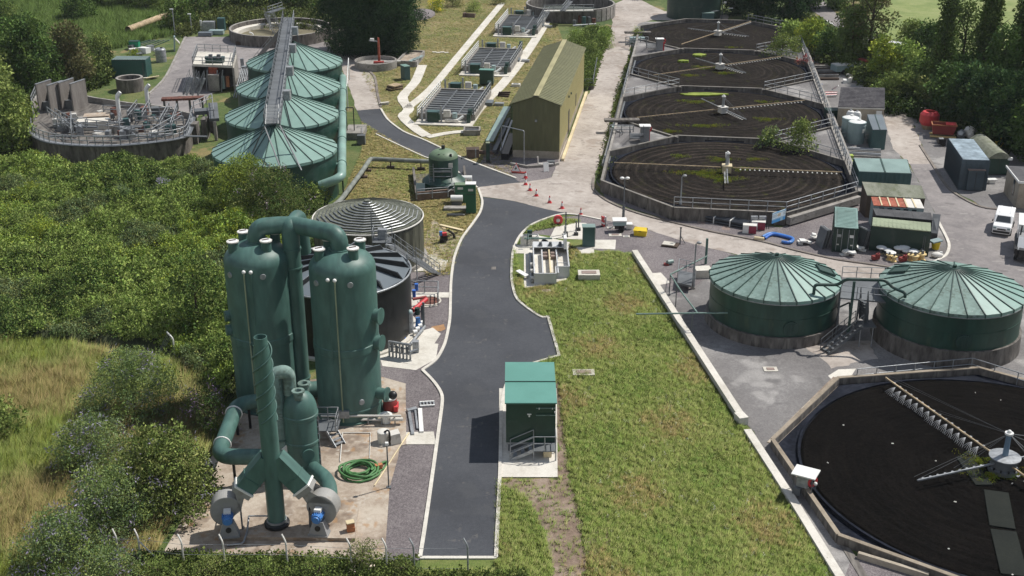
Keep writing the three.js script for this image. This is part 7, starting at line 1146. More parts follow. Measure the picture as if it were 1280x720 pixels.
// ---- vehicles
function van(label, p, turn) { // small panel van, front towards +z
const t = thing('panel_van', label, 'van', p, turn), W = 1.75, sec = [[-2.15, .35], [-2.15, 1.75], [-1.9, 1.86], [.35, 1.86], [.75, 1.72], [1.35, 1.12], [2.0, .95], [2.15, .75], [2.15, .35]];
const s = new THREE.Shape(sec.map(q => new THREE.Vector2(q[0], q[1]))), g = new THREE.ExtrudeGeometry(s, { depth: W - .16, bevelEnabled: true, bevelSize: .07, bevelThickness: .08, bevelSegments: 2 }); g.rotateY(-Math.PI / 2); g.translate(W / 2 - .08, 0, 0);
new B().add(g).build('body', M.vanWhite ??= std({ color: lin(.8, .8, .8), roughness: .22 }), t);
new B().tri([[V(-.72, 1.25, 1.34), V(.72, 1.25, 1.34), V(.62, 1.76, .86), V(-.62, 1.76, .86)]]).build('windscreen', M.glass, t);
for (const k of [-1, 1]) { new B().tri([k > 0 ? [V(.96, 1.15, 1.1), V(.96, 1.15, .2), V(.96, 1.65, .2), V(.96, 1.65, .65)] : [V(-.96, 1.15, .2), V(-.96, 1.15, 1.1), V(-.96, 1.65, .65), V(-.96, 1.65, .2)]]).build('side_window', M.glass, t); new B().box(.1, .18, .2, k * 1.02, 1.15, 1.05).build('mirror', M.black, t); new B().box(.3, .18, .06, k * .66, .78, 2.2).build('headlight', M.silo, t); for (const z of [-1.35, 1.4]) { const w = new B().put(new THREE.CylinderGeometry(.33, .33, .22, 20), k * .84, .33, z, 0, 0, Math.PI / 2).build('wheel', M.rubber, t); new B().put(new THREE.CylinderGeometry(.19, .19, .24, 14), k * .85, .33, z, 0, 0, Math.PI / 2).build('rim', M.galv, w); } }
new B().box(1.6, .2, .1, 0, .38, 2.22).box(.8, .14, .06, 0, .68, 2.22).build('grille', M.black, t);
new B().box(.08, .03, 2.2, -.5, 1.95, -.8).box(.08, .03, 2.2, .5, 1.95, -.8).build('roof_rib', M.vanWhite, t);
return t;
}
{
van('small white panel van parked in front of the block hut at the right edge', at(1253, 287), -.45);
const t = thing('lorry', 'white and black works lorry cut off by the right edge of the picture', 'lorry', at(1284, 318), -.38);
new B().box(2.3, .3, 6.6, 0, .7, -.6).build('chassis', M.black, t); new B().box(2.3, 1.5, 3.6, 0, 1.25, -2.2).build('white_body', M.vanWhite, t); new B().box(2.4, .08, 3.7, 0, 2.76, -2.2).build('roof', M.white, t); new B().box(2.1, 1.2, 1.5, 0, 1.0, .6).build('cab', M.greyPaint, t); new B().put(new THREE.BoxGeometry(1.7, .08, 1.4), -.25, 1.75, 2.0, .85, 0, .1).build('raised_bonnet', M.vanWhite, t); new B().box(1.8, .8, 1.7, 0, .6, 2.1).build('engine', M.black, t); new B().box(.5, .9, .6, .3, 1.9, .9).build('yellow_tank', M.yellow, t);
for (const k of [-1, 1]) { new B().box(.28, .5, 4.6, k * 1.2, .95, .6).build('mudguard', M.black, t); for (const z of [-2.6, -1.3, 1.9]) { const w = new B().put(new THREE.CylinderGeometry(.5, .5, .32, 22), k * 1.08, .5, z, 0, 0, Math.PI / 2).build('wheel', M.rubber, t); new B().put(new THREE.CylinderGeometry(.26, .26, .34, 14), k * 1.09, .5, z, 0, 0, Math.PI / 2).build('rim', M.whiteDirty, w); } new B().bar(V(k * 1.0, 1.2, 1.3), V(k * .9, 3.0, .4), .08).build('crane_arm', M.black, t); }
van('white van half hidden among the trees by the lane', at(1124, 68), .9);
// red hopper and skip
const h = thing('red_hopper', 'rounded bright red hopper with an ochre base under the dark trees', 'hopper', at(1160, 161), -.3); new B().lathe([[1.0, .6], [1.25, 1.0], [1.25, 2.0], [.95, 2.35], [.6, 2.4]], 12).build('hopper_body', M.red, h); new B().lathe([[.7, 0], [1.0, .6]], 12).build('ochre_base', M.wood, h); new B().box(.8, .7, .6, .9, 1.2, -.4).build('motor', M.galvDark, h);
const k = thing('red_skip', 'open dark red steel skip in front of the dark trees', 'skip', at(1178, 171), -.25); new B().tri([[V(-1.3, .5, .8), V(1.2, .5, .8), V(1.5, 1.7, .9), V(-1.5, 1.7, .9)], [V(1.2, .5, .8), V(1.2, .5, -.8), V(1.5, 1.7, -.9), V(1.5, 1.7, .9)], [V(1.2, .5, -.8), V(-1.3, .5, -.8), V(-1.5, 1.7, -.9), V(1.5, 1.7, -.9)], [V(-1.3, .5, -.8), V(-1.3, .5, .8), V(-1.5, 1.7, .9), V(-1.5, 1.7, -.9)], [V(-1.3, .6, -.8), V(1.2, .6, -.8), V(1.2, .6, .8), V(-1.3, .6, .8)]]).build('skip_body', M.redDull, k); new B().box(3.1, .1, .12, 0, 1.68, .9).box(3.1, .1, .12, 0, 1.68, -.9).box(.12, .1, 1.9, -1.5, 1.68, 0).box(.12, .1, 1.9, 1.5, 1.68, 0).build('rim', M.terracotta, k); new B().box(3.2, .2, .3, 0, .1, .7).box(3.2, .2, .3, 0, .1, -.7).build('skid', M.creamPaint, k); new B().box(1.2, .08, 1.5, .8, 1.75, 0).build('lid', M.red, k);
const sc = thing('scrap_heap', 'heap of grey rubble bags behind the blue grey steel store', 'scrap'), r = rngOf(44); for (let i = 0; i < 9; i++) { const p = at(1200 + 36 * r(), 171 + 5 * r()); new B().put(new THREE.DodecahedronGeometry(.45 + .35 * r(), 0), p.x, .5 + .6 * r(), p.z, r(), r(), r()).build('bag', [M.whiteDirty, M.galvDark, M.galv][i % 3], sc); }
const ye = thing('yellow_reel', 'yellow disc shaped reel behind the curved roof hut', 'reel', at(1249, 185)); new B().put(new THREE.CylinderGeometry(.6, .6, .3, 20), 0, .7, 0, Math.PI / 2 - .3).build('reel_disc', M.yellow, ye); new B().put(new THREE.CylinderGeometry(.25, .25, .36, 14), 0, .7, .03, Math.PI / 2 - .3).build('hub', M.whiteDirty, ye);
const wc = thing('wheel_loader', 'black and white wheeled unit on the ground by the red skip', 'cart', at(1176, 182)); new B().box(.9, .6, .7, 0, .3, 0).build('cart_body', M.black, wc); new B().box(.5, .12, .4, -.1, .9, .1).build('white_lid', M.white, wc); for (const s of [-.4, .4]) new B().put(new THREE.CylinderGeometry(.25, .25, .12, 14), .2, .25, s, Math.PI / 2).build('wheel', M.rubber, wc);
const gm = thing('garden_gate', 'thin pale field gate at the end of the concrete track', 'gate', at(1135, 140)); for (const y of [.2, .55, .9, 1.2]) new B().bar(V(-1.7, y, 0), V(1.7, y, 0), .05).build('rail', M.galv, gm); for (const x of [-1.7, 0, 1.7]) new B().bar(V(x, 0, 0), V(x, 1.25, 0), .06).build('post', M.galv, gm);
tag(new B().box(.9, 1.2, .7, at(1154, 146).x, 0, at(1154, 146).z).box(1, .08, .8, at(1154, 146).x, 1.2, at(1154, 146).z).build('stone_pillar', M.block), 'pale stone pillar at the edge of the dark trees', 'pillar');
const gv = thing('flat_trailer', 'pale grey trailer with a red tail end beyond the filter beds', 'trailer', at(1062, 91), .25); new B().box(4.6, .9, 2.0, -.6, .5, 0).build('trailer_body', M.silo, gv); new B().box(.9, 1.6, 2.1, 2.2, .4, 0).build('red_end', M.redDull, gv); new B().box(4.4, .1, 1.9, -.6, 1.4, 0).build('cover', M.whiteDirty, gv); for (const [x, z] of [[-1.6, 1], [.6, 1], [-1.6, -1], [.6, -1]]) new B().put(new THREE.CylinderGeometry(.4, .4, .25, 16), x, .4, z, Math.PI / 2).build('wheel', M.rubber, gv);
const jk = thing('scrap_heap', 'pale junk pile in front of the pale grey trailer', 'scrap'), r3 = rngOf(45); for (let i = 0; i < 8; i++) { const p = at(1055 + 20 * r3(), 97 + 7 * r3()); new B().box(.5 + .8 * r3(), .3 + .5 * r3(), .5, p.x, 0, p.z, r3() * 3).build('scrap_piece', [M.white, M.whiteDirty, M.galv][i % 3], jk); }
}
{ // stairs, pipes and kit on the left of the filter bed row
const st = (x, y, px0, label) => { const t = thing('bed_platform', label, 'platform'), b = at(x, y), h = 1.5; stair(t, b, at(x - 1, y - 11, h + 1.2), 1.7, { mat: M.galvDark }); new B().box(2.6, .9, 1.6, at(px0, y - 6).x, .3, at(px0, y - 10).z).build('white_duct', M.silo, t); new B().box(4.6, .25, 1.2, at(px0 - 1, y - 12).x, 1.5, at(px0, y - 13).z).build('side_slab', M.darkConcrete, t); railing(t, [at(px0 - 16, y - 8, .2), at(px0 - 2, y - 2, .2)], { gap: 1.3, r: .06 }); railing(t, [at(px0 - 16, y - 11, 1), at(x - 5, y - 11, 1)], { gap: 1.3, r: .06 }); const c = at(x + 9, y - 2, 1.2); new B().box(1.1, 1.8, .8, c.x, 1.2, c.z).build('control_box', M.greyPaint, t); new B().box(1.4, .1, 1.2, c.x, 3.1, c.z).build('canopy', M.white, t); const l = at(x + 14, y - 2, 1.2); new B().put(new THREE.TorusGeometry(.36, .1, 8, 20), l.x, 2.7, l.z, 0, .6).box(.3, 1.6, .3, l.x, 1.0, l.z).build('lifebuoy', M.red, t); };
st(796.5, 178, 778, 'steel steps with red lifebuoy at the left of the second filter bed'); st(815, 65, 798, 'steel steps with red lifebuoy at the left of the farthest filter bed');
const fp = thing('feed_main', 'pair of grey pipes running along the left of the filter bed row', 'pipe'); new B().bar(at(754, 206, .7), at(792, 66, .7), .22, 8).build('pipe', M.galv, fp); new B().bar(at(760, 205, .7), at(796, 68, .7), .16, 8).build('pipe', M.galvDark, fp); for (let i = 0; i < 9; i++) { const p = at(754, 206).lerp(at(792, 66), i / 9); new B().box(.3, .6, .3, p.x, 0, p.z).build('support', M.concrete, fp); }
for (const [x, y, l] of [[785, 103, 'small dark steel steps over the feed pipes'], [773, 176, 'dark steel steps down beside the second filter bed']]) { const k = thing('step_over', l, 'steps'); stair(k, at(x + 4, y, .1), at(x - 3, y - 5, 1.2), .9, { mat: M.galvDark }); }
// gear left of the old road: circular chamber with rusty column
const c = at(470, 84), k = thing('round_chamber', 'low round grey chamber with a rusty column below the large conifer', 'chamber', c); new B().lathe([[3.4, 0], [3.4, 1.2], [3.1, 1.25], [3.1, .6], [.001, .6]], 40, 0, 0, 0, .4).build('wall', M.concrete, k); new B().cyl(.22, .16, 4.2, .6, .6, .3, 12).build('rusty_column', M.rust, k); new B().beam(V(.6, 4.2, .3), V(-.9, 4.4, .3), .2, .2).build('arm', M.galv, k); new B().box(.6, .4, .4, -.4, 4.3, .3).build('lamp_head', M.white, k); new B().box(1.6, .5, 1.0, .6, .7, 1.2).build('red_base', M.redDull, k); new B().bar(V(1, .9, .2), V(4, .9, -.3), .18).build('pipe', M.whiteDirty, k);
const st2 = thing('open_trough', 'small open concrete trough with steel covers beside the round chamber', 'trough'), q = [[497, 82], [520, 84], [530, 70], [510, 69]].map(e => at(...e)); for (let i = 0; i < 4; i++) new B().tri(strip([q[i], q[(i + 1) % 4]], .3, 0, .9)).build('wall', M.concrete, st2); new B().prism(q.map(p => [p.x, p.z]), .05, .6).build('sludge_floor', M.padStone, st2); for (let i = 0; i < 3; i++) { const p = at(516 + i * 4, 75 - i * 1.5, .95); new B().box(.5, .1, 2.6, p.x, .95, p.z, -.3).build('cover', M.silo, st2); }
const gc = thing('green_cabinet', 'teal cabinet at the start of the curved white path', 'cabinet', at(507, 99), .5); new B().box(.9, 2.1, 1.6, 0, 0, 0).build('cabinet_body', M.blueGreen, gc); new B().box(1, .08, 1.7, 0, 2.1, 0).build('lid', M.tealRoof, gc); new B().box(.05, 1.7, .7, .47, .2, .3).build('door', M.blueGreenRoof, gc);
const pl = thing('pallet_stack', 'stack of weathered pallets on the grass by the old pale road', 'pallets', at(493, 112), .5); for (let i = 0; i < 4; i++) new B().box(2.2 - .1 * i, .16, 1.4, .05 * i, .2 * i, 0, .12 * i).build('pallet', i % 2 ? M.wood : M.darkWood, pl);
const sl = thing('stone_slab', 'pale slabs dumped on the grass by the old road kerb', 'slab', at(480, 131), .2); for (let i = 0; i < 2; i++) new B().box(1.3, .2, .5, .1 * i, .2 * i, .1 * i, .3 * i).build('slab_piece', M.slab, sl);
// white flat slabs lying on the far lawn
const fs = thing('paving_slabs', 'row of pale slabs lying on the lawn beside the conifer', 'slabs'); for (let i = 0; i < 4; i++) { const p = at(543 + i * 5, 65.5 + (i % 2) * .6); new B().box(.7, .08, .6, p.x, .02, p.z, .1 * i).build('slab_piece', M.slab, fs); }
const bc = thing('brick_remains', 'low broken brick chamber in the rough grass at the top centre', 'chamber', at(587, 21)); new B().box(2.2, .8, .3, 0, 0, .6, -.3).box(.3, .8, 1.3, -1, 0, 0, -.3).box(1.2, .4, 1, .3, 0, -.2, .3).build('brickwork', M.brick, bc); new B().box(.8, .15, .5, .8, .4, .2, .3).build('loose_slab', M.concrete, bc);
const gv = thing('gravel_heap', 'grey gravel bank beside the conifer at the top', 'gravel', at(524, 20)); new B().put(new THREE.SphereGeometry(1, 20, 10).scale(3, 1.1, 5.5), 0, 0, 0, 0, -.2).build('heap', M.gravel, gv);
// railed pit right of the shed
const rp = thing('railed_pit', 'small railed pit beside the old road behind the olive shed', 'pit'), z = [[731, 112], [741, 112], [746, 84], [735, 83]].map(e => at(...e)); for (let i = 0; i < 4; i++) new B().tri(strip([z[i], z[(i + 1) % 4]], .25, 0, .5)).build('wall', M.darkConcrete, rp); railing(rp, [z[0], z[1], z[2]].map(p => p.setY(.5)), { r: .05, gap: 1.8, mat: M.galvDark });
}
{ // boundary fence along the bottom
const f = thing('cranked_fence', 'wire boundary fence on cranked pale posts along the bottom edge', 'fence'), x = [150, 177, 231, 282, 360, 440, 484, 518, 585].map(v => at(v, v < 200 ? 704 : v < 400 ? 711 : 716)), h = 1.9;
x.forEach((p, i) => { new B().pipe([p, p.clone().setY(h), p.clone().add(V(-.25, h + .35, -.25))], .055, .2, 8).build('post', i > 6 ? M.galv : M.whiteDirty, f); });
for (let i = 0; i < x.length - 1; i++) { const w = new B(); for (const y of [.3, 1.0, 1.7]) w.bar(x[i].clone().setY(y), x[i + 1].clone().setY(y), .012, 4); w.build('wire', M.galv, f); } new B().bar(x[1].clone().setY(h - .3), x[1].clone().add(V(1.2, .2, .2)), .045).build('brace', M.whiteDirty, f);
const s = thing('cranked_post', 'single white cranked fence post standing among the bushes', 'post', at(219, 447)); new B().pipe([V(0, 0, 0), V(0, 1.7, 0), V(-.5, 2.2, -.2)], .07, .2, 8).build('post_tube', M.white, s); for (let i = 0; i < 4; i++) new B().bar(V(-.1 - .1 * i, 1.8 + .1 * i, 0), V(-1.2, .4 + .1 * i, .3), .015, 4).build('wire', M.galv, s);
}
// ================================================================ vegetation
const leafMat = new THREE.MeshPhysicalMaterial({ color: 0xffffff, roughness: .95, transmission: .14, thickness: 0, specularIntensity: .15, side: THREE.DoubleSide });
const grassMat = new THREE.MeshPhysicalMaterial({ color: 0xffffff, roughness: .95, transmission: .1, thickness: 0, specularIntensity: .15, side: THREE.DoubleSide });
function clumpGeo(n, r, len, wid, seed, flat = 1) { // a spray of folded leaves
const q = rngOf(seed), pos = [], nor = [];
for (let i = 0; i < n; i++) {
const u = V(q() * 2 - 1, (q() * 2 - 1) * flat, q() * 2 - 1).normalize(), c = u.clone().multiplyScalar(r * Math.cbrt(.15 + .85 * q())), d = u.clone().multiplyScalar(.8).add(V(q() * 2 - 1, q() * 1.4 - .5, q() * 2 - 1)).normalize(), s = V(q() * 2 - 1, q() * .6, q() * 2 - 1).cross(d).normalize(), nn = d.clone().cross(s).normalize(), l = len * (.7 + .6 * q()), w = wid * (.7 + .6 * q()); if (nn.y < 0) nn.negate();
const a = c, b = c.clone().addScaledVector(d, l), m = c.clone().addScaledVector(d, l * .45), p1 = m.clone().addScaledVector(s, w).addScaledVector(nn, w * .3), p2 = m.clone().addScaledVector(s, -w).addScaledVector(nn, w * .3);
for (const t of [[a, p1, b], [a, b, p2]]) { const N = t[1].clone().sub(t[0]).cross(t[2].clone().sub(t[0])).normalize(); if (N.y < 0) { N.negate(); t.reverse(); } N.multiplyScalar(.6).add(V(u.x * .3, .6, u.z * .3)).normalize(); for (const v of t) { pos.push(v.x, v.y, v.z); nor.push(N.x, N.y, N.z); } }
}
const g = new THREE.BufferGeometry(); g.setAttribute('position', new THREE.Float32BufferAttribute(pos, 3)); g.setAttribute('normal', new THREE.Float32BufferAttribute(nor, 3)); return g;
}
function tuftGeo(n, h, w, spread, seed) {
const q = rngOf(seed), pos = [], nor = [];
for (let i = 0; i < n; i++) { const a = q() * 6.283, o = V(Math.cos(a) * spread * q(), 0, Math.sin(a) * spread * q()), L = h * (.55 + .6 * q()), b = V(Math.cos(a + q()), 0, Math.sin(a + q())).multiplyScalar(L * (.2 + .6 * q())), s = V(-Math.sin(a), 0, Math.cos(a)).multiplyScalar(w), t = o.clone().add(b).add(V(0, L, 0)), N = V(b.x * .5, L, b.z * .5).normalize(), F = [o.clone().sub(s), o.clone().add(s), t]; if (s.clone().cross(t.clone().sub(o)).dot(N) < 0) F.reverse(); for (const v of F) { pos.push(v.x, v.y, v.z); nor.push(N.x, N.y, N.z); } }
const g = new THREE.BufferGeometry(); g.setAttribute('position', new THREE.Float32BufferAttribute(pos, 3)); g.setAttribute('normal', new THREE.Float32BufferAttribute(nor, 3)); return g;
}
const CL = { broad: clumpGeo(22, .42, .2, .07, 1), fine: clumpGeo(30, .4, .13, .04, 2), big: clumpGeo(26, .8, .36, .13, 3), dark: clumpGeo(34, .8, .34, .1, 4), needle: clumpGeo(40, .7, .4, .05, 5), spike: clumpGeo(9, .3, .34, .045, 6) };
function instances(name, geo, mat, list, parent = scene) { // list of [x, y, z, scale, colour]
const m = new THREE.InstancedMesh(geo, mat, list.length), q = rngOf(list.length + 3), e = new THREE.Euler(), c = new THREE.Color();
list.forEach((p, i) => { e.set(p[5] ? 0 : q() * 6.3, q() * 6.3, p[5] ? 0 : q() * 6.3); const s = p[3]; m.setMatrixAt(i, _m.compose(V(p[0], p[1], p[2]), _q.setFromEuler(e), V(s, s * (p[5] ?? 1), s))); m.setColorAt(i, c.setRGB(...p[4])); });
m.name = parent === scene ? numbered(name) : name; m.castShadow = m.receiveShadow = true; m.userData.kind = 'stuff'; parent.add(m); return m;
}
let GAIN = 2.8;
const mixc = (cols, r) => { const a = cols[Math.floor(r() * cols.length)], b = cols[Math.floor(r() * cols.length)], t = r(), k = (.75 + .5 * r()) * GAIN; return [0, 1, 2].map(i => (a[i] + (b[i] - a[i]) * t) * k); };
const GREEN = { dark: [[.018, .036, .01], [.028, .05, .013], [.04, .066, .016]], mid: [[.055, .08, .02], [.08, .104, .028], [.1, .118, .035]], olive: [[.05, .065, .02], [.075, .085, .028], [.095, .1, .035]], yellow: [[.1, .125, .018], [.14, .155, .022], [.075, .11, .02]], bright: [[.078, .118, .027], [.105, .142, .036], [.125, .155, .042]], grey: [[.06, .085, .04], [.085, .11, .055], [.05, .08, .03]], brown: [[.055, .05, .024], [.07, .062, .028], [.045, .052, .02]], conifer: [[.009, .022, .009], [.013, .03, .011], [.02, .038, .013]], forest: [[.03, .05, .013], [.045, .066, .017], [.06, .08, .022]] };
function plant(name, label, cat, o) {
const b = o.p ?? at(o.x, o.y), t = thing(name, label, cat, b.setY(o.y0 ?? 0), 0, o.group), q = rngOf(o.seed ?? Math.round(o.x * 13 + o.y * 7)), h = o.top !== undefined ? up(o.x, o.y, o.top) : o.h, R = o.r, list = [], shape = o.shape ?? 'round', clear = o.clear ?? .12;
const tr = new B(), tw = Math.max(.07, h * .018); tr.cyl(tw * 1.3, tw * .4, h * .85, 0, 0, 0, 8); for (let i = 0; i < 5; i++) { const a = q() * 6.28, y = h * (.25 + .4 * q()); tr.add(sweep([V(0, y, 0), V(Math.cos(a) * R * .35, y + h * .12, Math.sin(a) * R * .35), V(Math.cos(a) * R * .7, y + h * .2, Math.sin(a) * R * .7)], u => tw * .5 * (1.1 - u), 6)); } tr.build('trunk', M.bark, t);
const prof = u => shape === 'cone' ? (1 - u) * .95 + .05 : shape === 'column' ? Math.pow(Math.sin(Math.PI * Math.min(1, .12 + u * .88)), .55) : shape === 'bush' ? Math.sqrt(Math.max(0, 1 - u * u)) : Math.sqrt(Math.max(0, 1 - (u * 2 - 1) ** 2 * .96));
const nl = o.lobes ?? 16, lobes = []; for (let i = 0; i < nl; i++) { const u = (i + q()) / nl, a = i * 2.4 + q(), rr2 = R * prof(u), rad = Math.max(.45, R * (.3 + .18 * q()) * (shape === 'cone' ? .5 + (1 - u) * .6 : 1)); const d = Math.max(0, rr2 - rad * .75) * (.55 + .45 * q()); lobes.push([V(Math.cos(a) * d, h * (clear + (1 - clear) * u) - rad * .25, Math.sin(a) * d), rad]); }
const n = Math.round((o.n ?? 1) * (R * R * 6 + R * h * 7) * (o.dens ?? 1)), cs = o.cs ?? 1;
for (let i = 0; i < n; i++) { const [c, rad] = lobes[Math.floor(q() * nl)], d = V(q() * 2 - 1, q() * 2 - .75, q() * 2 - 1).normalize(), k = rad * (.55 + .5 * Math.sqrt(q())); const y = c.y + d.y * k * .8; if (y < .1) continue; list.push([c.x + d.x * k, Math.min(y, h * 1.03), c.z + d.z * k, cs * (.7 + .6 * q()), mixc(o.cols, q)]); }
instances('crown', CL[o.clump ?? 'broad'], leafMat, list, t);
if (o.flowers) { const fl = []; for (let i = 0; i < o.flowers; i++) { const [c, rad] = lobes[Math.floor(q() * nl)], d = V(q() * 2 - 1, q() * 1.1, q() * 2 - 1).normalize(); fl.push([c.x + d.x * rad * 1.05, c.y + d.y * rad * .95, c.z + d.z * rad * 1.05, .55 + .4 * q(), mixc(o.fcols, q)]); } instances('flower_spikes', CL.spike, leafMat, fl, t); }
return t;
}
const P_ = (name, label, cat, x, y, o) => plant(name, label, cat, { x, y, ...o });
// ---- near bushes on the left
const bud = { clump: 'fine', cols: GREEN.grey.concat(GREEN.mid), shape: 'bush', clear: .02, dens: 3.6, lobes: 24, cs: .9, fcols: [[.10, .085, .12], [.13, .12, .16], [.08, .08, .09]] };
P_('buddleia_bush', 'grey green buddleia bush with lilac spikes standing in the dry meadow', 'bush', 170, 518, { ...bud, r: 4.2, h: 4.6, flowers: 70, seed: 1 });
P_('buddleia_bush', 'lilac flowered buddleia bush in front of the one in the dry meadow', 'bush', 115, 590, { ...bud, r: 3.3, h: 3.6, flowers: 90, seed: 2 });
P_('buddleia_bush', 'large dense bush against the concrete pad at the left', 'bush', 205, 632, { ...bud, cols: GREEN.mid.concat(GREEN.olive), clump: 'broad', r: 4.1, h: 5, flowers: 40, seed: 3 });
P_('buddleia_bush', 'sprawling grey green bush below the large dense one', 'bush', 138, 668, { ...bud, r: 3.7, h: 4.2, flowers: 70, seed: 4 });
P_('buddleia_bush', 'bush with pale lilac spikes nearest the bottom left corner', 'bush', 80, 712, { ...bud, r: 3.1, h: 3.6, flowers: 90, seed: 5 });
P_('buddleia_bush', 'low bush at the bottom edge right of the pale spiked one', 'bush', 142, 735, { ...bud, r: 2.4, h: 2.3, flowers: 30, seed: 6 });
P_('shade_bush', 'dark purplish bush in the shade beside the left tower', 'bush', 258, 540, { clump: 'fine', cols: GREEN.brown.concat(GREEN.dark), shape: 'bush', clear: .02, r: 2.3, h: 3.4, dens: 2, cs: .85, flowers: 40, fcols: [[.1, .07, .11]], seed: 7 });
P_('shrub', 'bright green shrub at the left edge of the dry meadow', 'shrub', 2, 545, { cols: GREEN.mid, shape: 'bush', clear: .02, r: 2.1, h: 2.6, dens: 1.8, seed: 8 });
P_('shrub', 'tall mid green shrub rising from the brambles left of the left tower', 'shrub', 250, 425, { cols: GREEN.mid.concat(GREEN.dark), r: 3.0, h: 7.2, dens: 1.7, clear: .03, seed: 9 });
P_('shrub', 'yellow green willow shrub in front of the nearest domed tank', 'shrub', 306, 274, { cols: GREEN.yellow.concat(GREEN.mid), r: 3.8, h: 6.2, clump: 'fine', cs: 1.25, dens: 3.2, lobes: 22, clear: .03, seed: 10 });
P_('dark_bush', 'broad dark bush with dull lilac bloom between the brambles and the ribbed tank', 'bush', 345, 285, { cols: GREEN.olive.concat(GREEN.dark), clump: 'fine', cs: 1.15, r: 5.2, h: 5.8, dens: 2.8, lobes: 22, clear: .02, shape: 'bush', flowers: 60, fcols: [[.12, .09, .12]], seed: 11 });
P_('shrub', 'green shrub right of the dark bush beside the end of the large duct', 'shrub', 392, 262, { cols: GREEN.mid, r: 2.2, h: 2.8, dens: 1.7, clear: .02, shape: 'bush', seed: 12 });
P_('shrub', 'dark shrub beside the left tower below the tall one', 'shrub', 290, 478, { cols: GREEN.mid.concat(GREEN.dark), r: 2.2, h: 3.6, dens: 1.7, clear: .02, shape: 'bush', seed: 13 });
[[455, 716, 1.5, 2.0, 'rose bush with pale blooms at the bottom edge below the concrete pad'], [400, 724, 1.4, 1.5, 'low bush at the bottom edge left of the rose bush'], [508, 722, .9, 1.2, 'small bush at the bottom edge next to the road end'], [330, 728, 1.4, 1.3, 'low weedy bush at the bottom edge below the fans'], [262, 728, 1.5, 1.5, 'low green bush behind the bottom fence left of the fans'], [200, 730, 1.7, 1.5, 'low green bush at the brace of the bottom fence']].forEach(([x, y, r, h, l], i) => P_('low_bush', l, 'bush', x, y, { cols: i % 2 ? GREEN.mid : GREEN.olive.concat(GREEN.mid), clump: 'fine', r, h, dens: 2.6, clear: .02, shape: 'bush', cs: .75, flowers: i ? 0 : 14, fcols: [[.2, .17, .14]], seed: 20 + i }));
[[58, 306, 2.2, 2.6, 'yellow gorse like shrub in the middle of the brambles'], [40, 258, 2.2, 2.4, 'smaller yellow green shrub behind the gorse like one'], [155, 262, 1.3, 2.6, 'grey green weed clump standing in the brambles'], [205, 250, 1.2, 2.3, 'lilac tinged bush standing in the brambles']].forEach(([x, y, r, h, l], i) => P_('shrub', l, 'shrub', x, y, { cols: i < 2 ? GREEN.yellow : GREEN.grey, clump: 'fine', r, h, dens: 2, clear: .02, shape: 'bush', flowers: i === 3 ? 30 : 0, fcols: [[.2, .17, .27]], seed: 30 + i }));
// ---- trees at the top left
const big = { clump: 'big', dens: .62, clear: .06 };
[[42, 126, 5.4, 11.5, 'dark', 'large dark green tree behind the inlet screens at the top left'], [94, 112, 3.5, 9.2, 'brown', 'brownish tree right of the large dark one at the top left'], [8, 190, 3.8, 8.5, 'mid', 'green tree at the left edge beside the inlet works'], [-12, 140, 4.6, 10, 'mid', 'tree at the left edge in front of the large dark one'], [30, 168, 2.0, 3.6, 'yellow', 'yellow green bush against the inlet works wall'], [112, 100, 2.0, 4.4, 'mid', 'green bush left of the dark teal container'], [98, 27, 3.0, 5, 'dark', 'dark bush standing in the reed bed'], [170, 84, 1.5, 2.8, 'yellow', 'yellow green sapling before the dark teal container'], [128, 66, 2.0, 3.5, 'mid', 'leafy bush behind the dark teal container']].forEach(([x, y, r, h, c, l], i) => P_('tree', l, i > 3 ? 'bush' : 'tree', x, y, { ...big, cols: GREEN[c].concat(c === 'dark' ? GREEN.mid.slice(0, 1) : []), r, h, dens: r < 2.5 ? 1.3 : .8, clump: r < 2.5 ? 'broad' : 'big', seed: 40 + i }));
[[120, 8, 4, 7], [160, 10, 4, 8], [192, 14, 3.6, 7], [224, 38, 3.4, 6], [242, 24, 3.2, 6], [268, 14, 4, 7.5], [300, 12, 3.6, 6], [332, 13, 3.4, 5.5], [362, 12, 3.6, 6.5], [385, 16, 3, 6], [60, -2, 4, 6], [5, 40, 3.5, 5.5]].forEach(([x, y, r, h], i) => P_('hedgerow_tree', ['dark', 'second', 'third', 'bushy', 'fifth', 'rounded', 'tall', 'light', 'broad', 'small', 'far', 'low'][i] + ' hedgerow tree ' + ['above the fallen trunk', 'right of the dark one at the top', 'left of the tall lamp post', 'between the two thin lamp posts', 'above the pump boxes', 'behind the teal cabinet by the empty tank', 'behind the left of the empty round tank', 'behind the middle of the empty round tank', 'behind the right of the empty round tank', 'touching the large conifer', 'beyond the reed bed', 'at the left edge of the reed bed'][i], 'tree', x, y, { ...big, cols: [GREEN.dark, GREEN.forest, GREEN.mid, GREEN.dark.concat(GREEN.mid)][i % 4].concat(GREEN.forest), r, h, seed: 60 + i }));
P_('conifer_tree', 'very large dark conifer beside the old road at the top', 'tree', 452, 66, { clump: 'needle', cols: GREEN.conifer, r: 8.2, h: 19, lobes: 44, dens: 1.7, cs: 1.25, clear: .0, shape: 'round', seed: 81 });
P_('conifer_tree', 'lower dark conifer grown into the right of the very large one', 'tree', 495, 68, { clump: 'needle', cols: GREEN.conifer, r: 5, h: 12, lobes: 26, dens: 1.7, cs: 1.2, clear: .0, seed: 82 });
